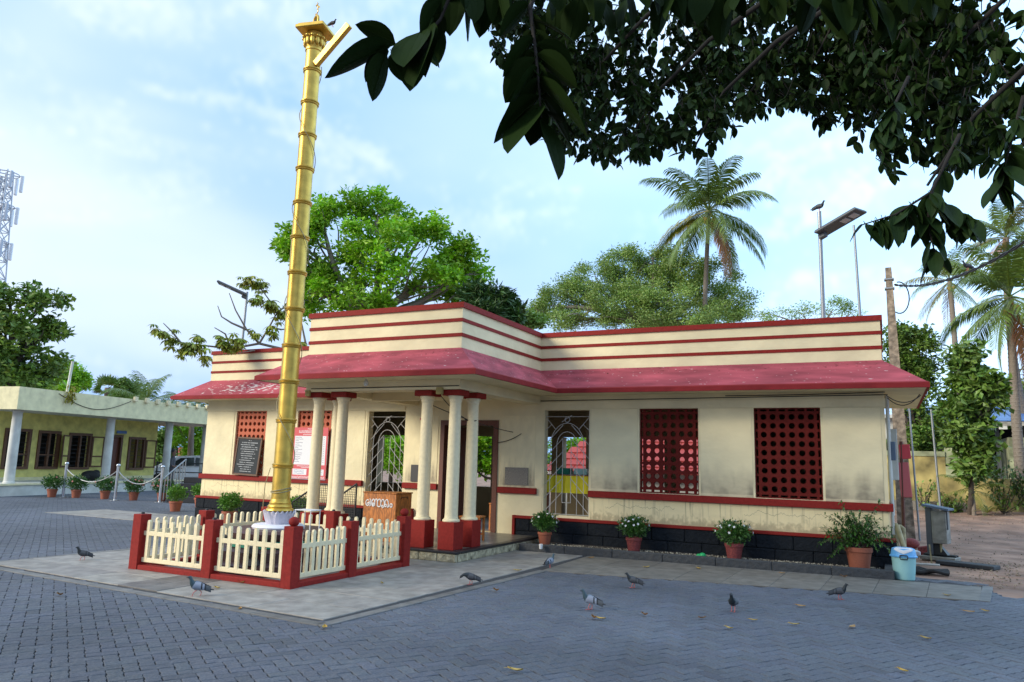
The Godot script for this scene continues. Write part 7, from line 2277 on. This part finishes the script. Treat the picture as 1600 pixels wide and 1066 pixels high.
# ---------------------------------------------------------------- right side: bin, meter stand, wall, sheds
func right_side() -> void:
	var B := thing("dustbin", "turquoise plastic dustbin with a blue swing lid at the right end of the kerb", "dustbin", Vector3(0.199, 0.000, -13.532))
	var st := MB.new()
	var oval := Transform3D(Basis().scaled(Vector3(1.0, 1, 0.8)), Vector3.ZERO)
	st.lathe([[0.0, 0.0], [0.135, 0.0], [0.142, 0.012], [0.155, 0.12], [0.172, 0.33], [0.176, 0.345], [0.0, 0.345]], 24, oval)
	pt("body", st, M.bin_body, B)
	st = MB.new()
	st.lathe([[0.178, 0.338], [0.196, 0.345], [0.198, 0.362], [0.182, 0.372], [0.172, 0.43], [0.160, 0.47], [0.120, 0.485], [0.0, 0.49]], 24, oval)
	pt("lid", st, M.bin_lid, B)
	st = MB.new()
	var fl := []
	for j in 6:
		var row := []
		for i in 7:
			var a := lerpf(deg_to_rad(222), deg_to_rad(318), i / 6.0)
			var t := j / 5.0
			var rad := lerpf(0.182, 0.130, t * t) * (1.0 if i > 0 and i < 6 else 0.99)
			row.append(Vector3(cos(a) * rad, lerpf(0.395 + 0.02 * absf(i - 3), 0.4885, t), -sin(a) * rad * 0.8 + 0.002))
		fl.append(row)
	for j in 5:
		for i in 6: st.quad(fl[j][i], fl[j][i + 1], fl[j + 1][i + 1], fl[j + 1][i])
	pt("flap", st, M.white_paint, B)
	st = MB.new()
	st.tube([Vector3(-0.05, 0.375, 0.155), Vector3(-0.055, 0.345, 0.17), Vector3(-0.045, 0.318, 0.172), Vector3(0.045, 0.318, 0.172), Vector3(0.055, 0.345, 0.17), Vector3(0.05, 0.375, 0.155), Vector3(-0.05, 0.375, 0.155)], 0.009, 0.009, 6)
	pt("handle", st, M.black_iron, B)
	# meter stand with a sloping hood
	var mb := Vector3(0.863, 0.060, -17.000)
	var X := thing("meter_stand", "grey box on a dark steel stand with a sloping blue hood, on bare earth", "meter box", Vector3(mb.x, 0.0, -17.0), deg_to_rad(-18))
	X.scale = Vector3(0.78, 0.86, 0.78)
	st = MB.new(); st.cbox(Vector3(0.02, 0.04, 0), Vector3(0.78, 0.08, 0.5), 0.01); pt("concrete_base", st, M.box_grey, X)
	st = MB.new(); st.cbox(Vector3(0.02, 0.10, 0.02), Vector3(0.72, 0.04, 0.10), 0.004); st.cbox(Vector3(0.02, 0.10, -0.14), Vector3(0.72, 0.04, 0.08), 0.004); pt("skid", st, M.black_iron, X)
	st = MB.new(); st.cbox(Vector3(-0.16, 0.62, 0), Vector3(0.13, 1.02, 0.30), 0.006); pt("back_frame", st, M.dark_pole, X)
	st = MB.new()
	st.hexa([Vector3(-0.10, 0.12, 0.12), Vector3(0.22, 0.12, 0.12), Vector3(0.22, 0.12, -0.12), Vector3(-0.10, 0.12, -0.12), Vector3(-0.10, 0.42, 0.05), Vector3(-0.04, 0.42, 0.05), Vector3(-0.04, 0.42, -0.05), Vector3(-0.10, 0.42, -0.05)])
	pt("foot_gusset", st, M.black_iron, X)
	st = MB.new(); st.cbox(Vector3(0.075, 0.72, 0), Vector3(0.33, 0.72, 0.34), 0.012); pt("meter_box", st, M.box_grey, X)
	st = MB.new(); st.cbox(Vector3(0.075, 0.74, 0.172), Vector3(0.24, 0.60, 0.012), 0.004); pt("box_door", st, M.box_grey, X)
	st = MB.new(); st.cbox(Vector3(0.03, 1.15, 0.02), Vector3(0.60, 0.05, 0.52), 0.008, Basis(Vector3.BACK, -0.14)); pt("hood", st, M.slate_blue, X)
	st = MB.new(); st.cbox(Vector3(0.255, 0.90, 0.10), Vector3(0.02, 0.45, 0.05), 0.004); pt("hood_stay", st, M.dark_pole, X)
	st = MB.new(); st.tube([Vector3(0.07, 0.12, 0.08), Vector3(0.08, 0.40, 0.08)], 0.03, 0.03, 8); pt("cable_pipe", st, M.pvc_yellow, X)
	# litter of building odds and ends at the corner
	var slab_ := MB.new(); slab_.cbox(Vector3(0, 0.035, 0), Vector3(0.95, 0.07, 0.34), 0.012, Basis(Vector3.UP, -0.42))
	var o: Node3D = pt("stone_slab", slab_, M.kerb, null); o.position = Vector3(1.249, 0.000, -16.097); tag(o, "long dark stone slab lying on earth right of the dustbin", "stone slab")
	st = MB.new(); st.tube([Vector3(-0.22, 0.03, 0.02), Vector3(0.26, 0.05, 0.1)], 0.02, 0.02, 8)
	o = pt("white_pipe", st, M.offwhite, null); o.position = Vector3(0.526, 0.000, -15.643); tag(o, "short white pipe on the ground behind the dustbin", "pipe")
	var hz := thing("black_hose", "crumpled heap of black hose on the ground right of the dustbin", "hose", Vector3(0.523, 0.000, -14.599))
	for k in 4:
		st = MB.new()
		var p := []
		for i in 9: p.append(Vector3(-0.22 + i * 0.07, 0.04 + 0.02 * sin(i + k), -0.12 + k * 0.08 + 0.03 * cos(i * 1.7 + k)))
		st.tube(p, 0.035, 0.03, 7)
		pt("hose_length", st, M.bag_black, hz)
	st = MB.new(); st.ball(Vector3(0, 0.11, 0), Vector3(0.17, 0.12, 0.14), 10, 8)
	o = pt("coconut_husk", st, M.terracotta_red, null); o.position = Vector3(0.435, 0.000, -18.924); tag(o, "brown coconut husk lying at the foot of the concrete pole", "coconut")
	st = MB.new(); st.cbox(Vector3(0, 0.09, 0), Vector3(0.24, 0.18, 0.16), 0.012, Basis(Vector3.BACK, 0.2))
	o = pt("brick", st, M.terracotta_red, null); o.position = Vector3(0.652, 0.000, -17.697); tag(o, "single red brick standing left of the meter stand", "brick")
	st = MB.new(); st.cbox(Vector3(0, 0.05, 0), Vector3(0.30, 0.10, 0.2), 0.02, Basis(Vector3.UP, 0.3))
	o = pt("cement_bag", st, M.white_cloth, null); o.position = Vector3(0.395, 0.000, -17.490); tag(o, "small crumpled white bag behind the dustbin", "bag")
	st = MB.new(); st.box(Vector3(0, 0.16, 0), Vector3(0.025, 0.34, 0.02), Basis(Vector3.BACK, 0.06))
	o = pt("wooden_stake", st, M.pvc_yellow, null); o.position = Vector3(0.687, 0.000, -16.294); tag(o, "short pale wooden stake left before the meter stand", "stake")
	for k in [[Vector3(0.117, 0.773, -14.750), Vector3(0.118, 0.235, -14.600), "upright yellow plastic pipe at the hall corner"], [Vector3(0.142, 0.745, -14.550), Vector3(0.250, 0.311, -14.350), "leaning yellow plastic pipe at the hall corner"], [Vector3(0.229, 0.698, -14.700), Vector3(0.223, 0.197, -14.650), "elbowed yellow plastic pipe behind the leaning one"]]:
		st = MB.new()
		if k[2].begins_with("elbow"): st.tube([k[0] + Vector3(-0.10, 0.02, 0), k[0] + Vector3(-0.03, 0.02, 0), k[0], k[1]], 0.045, 0.045, 10)
		else: st.tube([k[0], k[1]], 0.04, 0.04, 10)
		tag(pt("plastic_pipe", st, M.pvc_yellow, null), k[2], "pipe", "yellow pipes at the hall corner")
	var ppl := [[Vector3(0.317, 2.009, -15.400), 0.26, "sign_red", "upper red board hung behind the hall corner"], [Vector3(0.292, 1.508, -15.400), 0.62, "pink_sheet", "lower pink and red board hung behind the hall corner"]]
	for k in ppl:
		st = MB.new(); st.cbox(Vector3.ZERO, Vector3(0.18, k[1], 0.05), 0.01, Basis(Vector3.BACK, 0.06))
		o = pt("hanging_board", st, M[k[2]], null); o.position = k[0] + Vector3(0.02, 0, 0); tag(o, k[3], "board")
	st = MB.new(); st.tube([Vector3(0.285, 2.192, -15.400), Vector3(0.247, 0.388, -15.400)], 0.03, 0.03, 8)
	tag(pt("board_post", st, M.door_wood, null), "dark post carrying the red boards at the hall corner", "post")
	st = MB.new(); st.ball(Vector3(0, 0.04, 0), Vector3(0.06, 0.05, 0.05), 8, 6); st.ball(Vector3(-0.06, 0.035, 0.01), Vector3(0.05, 0.035, 0.04), 8, 6)
	o = pt("plastic_scrap", st, M.green_plastic, null); o.position = Vector3(-2.919, 0.075, -13.591); tag(o, "crumpled bright green plastic scrap on the gravel bed", "plastic scrap")
	st = MB.new(); st.lathe([[0.0, 0.0], [0.028, 0.0], [0.038, 0.085], [0.034, 0.085], [0.0, 0.03]], 12)
	o = pt("paper_cup", st, M.white_paint, null); o.position = Vector3(-5.724, 0.075, -12.963); tag(o, "small white paper cup on the kerb bed beside the first flower pot", "cup")
	# the wall along the back
	var z := -28.0
	var Y := thing("boundary_wall", "old stained yellow boundary wall with pale green capping across the yard", "wall", Vector3(0, 0, z))
	var y0 := 0.35
	var top := 2.33
	pt("wall", bx(Vector3(-4.0, y0, -0.2), Vector3(1.75, top - 0.16, 0.0)), M.old_yellow, Y)
	pt("capping", bx(Vector3(-4.0, top - 0.16, -0.24), Vector3(1.75, top, 0.03)), M.pale_green, Y)
	pt("wall", bx(Vector3(1.75, y0, -0.2), Vector3(9.0, 1.52, 0.02)), M.old_yellow, Y)
	pt("capping", bx(Vector3(1.75, 1.52, -0.22), Vector3(2.9, 1.86, 0.0)), M.pale_green, Y)
	pt("capping", bx(Vector3(1.75, 1.92, -0.22), Vector3(2.9, 2.45, -0.02)), M.pale_green, Y)
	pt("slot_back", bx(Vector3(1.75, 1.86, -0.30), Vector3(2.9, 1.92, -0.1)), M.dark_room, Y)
	pt("footing", bx(Vector3(-4.0, 0.3, 0.02), Vector3(2.2, 0.74, 0.5)), M.granite, Y)
	var Hs := thing("green_house", "pale green rendered house wall with a blue sheet roof behind the boundary wall", "house", Vector3(0, 0, -31.0))
	pt("wall", bx(Vector3(3.95, 0.5, -3.0), Vector3(4.9, 2.95, -0.6)), M.pale_green, Hs)
	pt("wall", bx(Vector3(4.9, 0.5, -3.0), Vector3(10.0, 2.95, -0.75)), M.pale_green, Hs)
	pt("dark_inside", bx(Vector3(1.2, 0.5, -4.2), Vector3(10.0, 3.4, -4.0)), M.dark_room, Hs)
	for x in [2.2, 3.7, 5.3, 7.0]:
		st = MB.new(); st.box(Vector3(x, 2.0, -1.2), Vector3(0.12, 3.2, 0.12)); pt("post", st, M.dark_pole, Hs)
	for k in 14:
		st = MB.new()
		st.sheet(Vector3(0.9 + k * 0.66, 3.52, -0.2), Vector3(0.9 + k * 0.66 + 0.655, 3.52, -0.2), Vector3(0.9 + k * 0.66 + 0.655, 4.35, -5.0), Vector3(0.9 + k * 0.66, 4.35, -5.0), 0.03)
		pt("roof_sheet", st, M.blue_sheet, Hs)
		st = MB.new()
		st.tube([Vector3(0.9 + k * 0.66, 3.535, -0.2), Vector3(0.9 + k * 0.66, 4.365, -5.0)], 0.03, 0.03, 6)
		pt("roof_rib", st, M.blue_sheet, Hs)
	st = MB.new(); st.box(Vector3(5.4, 3.40, -0.15), Vector3(9.2, 0.14, 0.06)); pt("eave_board", st, M.box_grey, Hs)
	var Wh := thing("white_house", "pale white house half hidden by trees beyond the boundary wall", "house", Vector3(-0.5, 0.4, -44.0))
	pt("wall", bx(Vector3(-1.5, 0, -4), Vector3(6.0, 4.0, 0)), M.offwhite, Wh)
	pt("window", bx(Vector3(0.4, 1.6, 0.0), Vector3(1.6, 2.8, 0.03)), M.glass_dark, Wh)
	pt("window", bx(Vector3(3.2, 1.6, 0.0), Vector3(4.4, 2.8, 0.03)), M.glass_dark, Wh)
	st = MB.new(); st.box(Vector3(2.25, 4.08, -1.9), Vector3(8.0, 0.18, 4.8)); pt("roof", st, M.offwhite, Wh)
	# plants along the wall
	for k in [[Vector3(1.079, 0.572, -27.200), "scraggy dry sapling before the yellow wall left part", 0.45, 0.85, 90, "leaf_olive"], [Vector3(3.112, 0.553, -27.000), "leafy weed shrub against the stained wall right of the slim tree", 0.75, 1.45, 420, "leaf_mid"], [Vector3(3.717, 0.613, -27.200), "dark reddish leaved shrub at the wall top right edge", 0.5, 1.9, 300, "leaf_dark"], [Vector3(1.855, 0.486, -27.000), "low weeds at the foot of the slim broad leaved tree", 0.6, 0.7, 260, "leaf_mid"]]:
		o = thing("wall_shrub", k[1], "shrub", k[0], 0.0, "shrubs along the boundary wall")
		var sm := MB.new(); var lf := MB.new()
		for i in 14:
			var a := rr(0, TAU)
			var tip := Vector3(cos(a) * k[2] * rr(0.3, 1.0), k[3] * rr(0.45, 1.0), sin(a) * k[2] * 0.6)
			var pth := limb_tube(sm, Vector3(0, -0.05, 0), tip, 0.016, 0.004, 0.12, 4)
			for j in int(k[4] / 14):
				var tt := rr(1.5, 5.99)
				var q: Vector3 = pth[int(tt)].lerp(pth[int(tt) + 1 if int(tt) < 6 else 6], tt - int(tt))
				var b := rr(0.6, 1.2)
				lf.col = Color(b, b, b * 0.8)
				leaf_blade(lf, q, (dir() + Vector3(0, 0.1, 0)).normalized(), Vector3.UP, rr(0.10, 0.2), rr(0.05, 0.10), 0.25, 2)
		pt("stems", sm, M.bark, o).set_meta("kind", "stuff")
		pt("foliage", lf, M[k[5]], o)
	o = thing("spider_plant", "pale striped tuft of strap leaves on the earth before the wall", "plant", Vector3(2.653, 0.515, -26.500))
	for i in 26:
		var lf := MB.new()
		var a := i * 2.4
		leaf_blade(lf, Vector3.ZERO, Vector3(cos(a), rr(0.5, 1.6), sin(a)).normalized(), Vector3.UP, rr(0.35, 0.55), 0.05, 0.5, 5)
		pt("leaf", lf, M.palm_yellow, o)
	o = thing("banana_plant", "young banana plant with one upright broad leaf behind the boundary wall", "plant", Vector3(5.063, 0.900, -39.034))
	for e in [[Vector3(-0.35, 1.55, 0.1), 0.34], [Vector3(0.5, 1.2, 0.2), 0.3]]:
		var lf := MB.new()
		leaf_blade(lf, Vector3(0, 0.1, 0), e[0].normalized(), Vector3.BACK, e[0].length(), e[1], 0.12, 6)
		pt("leaf", lf, M.leaf_bright, o)
	st = MB.new(); st.tube([Vector3(0, -0.6, 0), Vector3(0, 0.3, 0)], 0.07, 0.05, 8); pt("stem", st, M.leaf_bright, o)
	# red tiled shed seen through the hall
	var Q := thing("tiled_shed", "low shed with red tiled hipped roof seen through the hall openings", "shed", Vector3(-6.2, 0, -24.5))
	pt("wall", bx(Vector3(-3.3, 0, -1.5), Vector3(3.3, 1.4, 1.2)), M.offwhite, Q)
	for row in 7:
		for k in 14:
			var t := row / 7.0; var t2 := (row + 1.15) / 7.0
			var hw := lerpf(3.9, 2.4, t)
			var xa := lerpf(-hw, hw, k / 14.0); var xb := lerpf(-hw, hw, (k + 0.96) / 14.0)
			st = MB.new()
			st.sheet(Vector3(xa, lerpf(1.35, 2.75, t) + 0.05, lerpf(1.8, 0.0, t)), Vector3(xb, lerpf(1.35, 2.75, t) + 0.05, lerpf(1.8, 0.0, t)), Vector3(xb, lerpf(1.35, 2.75, t2), lerpf(1.8, 0.0, t2)), Vector3(xa, lerpf(1.35, 2.75, t2), lerpf(1.8, 0.0, t2)), 0.025)
			pt("roof_tile", st, M.red_tile, Q)
	st = MB.new()
	st.flat(Vector3(3.9, 1.35, 1.8), Vector3(3.9, 1.35, -1.8), Vector3(2.4, 2.75, 0)); st.flat(Vector3(-3.9, 1.35, -1.8), Vector3(-3.9, 1.35, 1.8), Vector3(-2.4, 2.75, 0))
	st.quad(Vector3(3.9, 1.35, -1.8), Vector3(-3.9, 1.35, -1.8), Vector3(-2.4, 2.75, 0), Vector3(2.4, 2.75, 0))
	pt("roof_slope", st, M.red_tile, Q)

func _ready() -> void:
	setup()
	materials()
	ground()
	hall()
	veranda_building()
	right_side()
	flagpole()
	fence()
	trees()
	overhang()
	poles()
	porch_things()
	pots()
	birds()
	fallen_leaves()
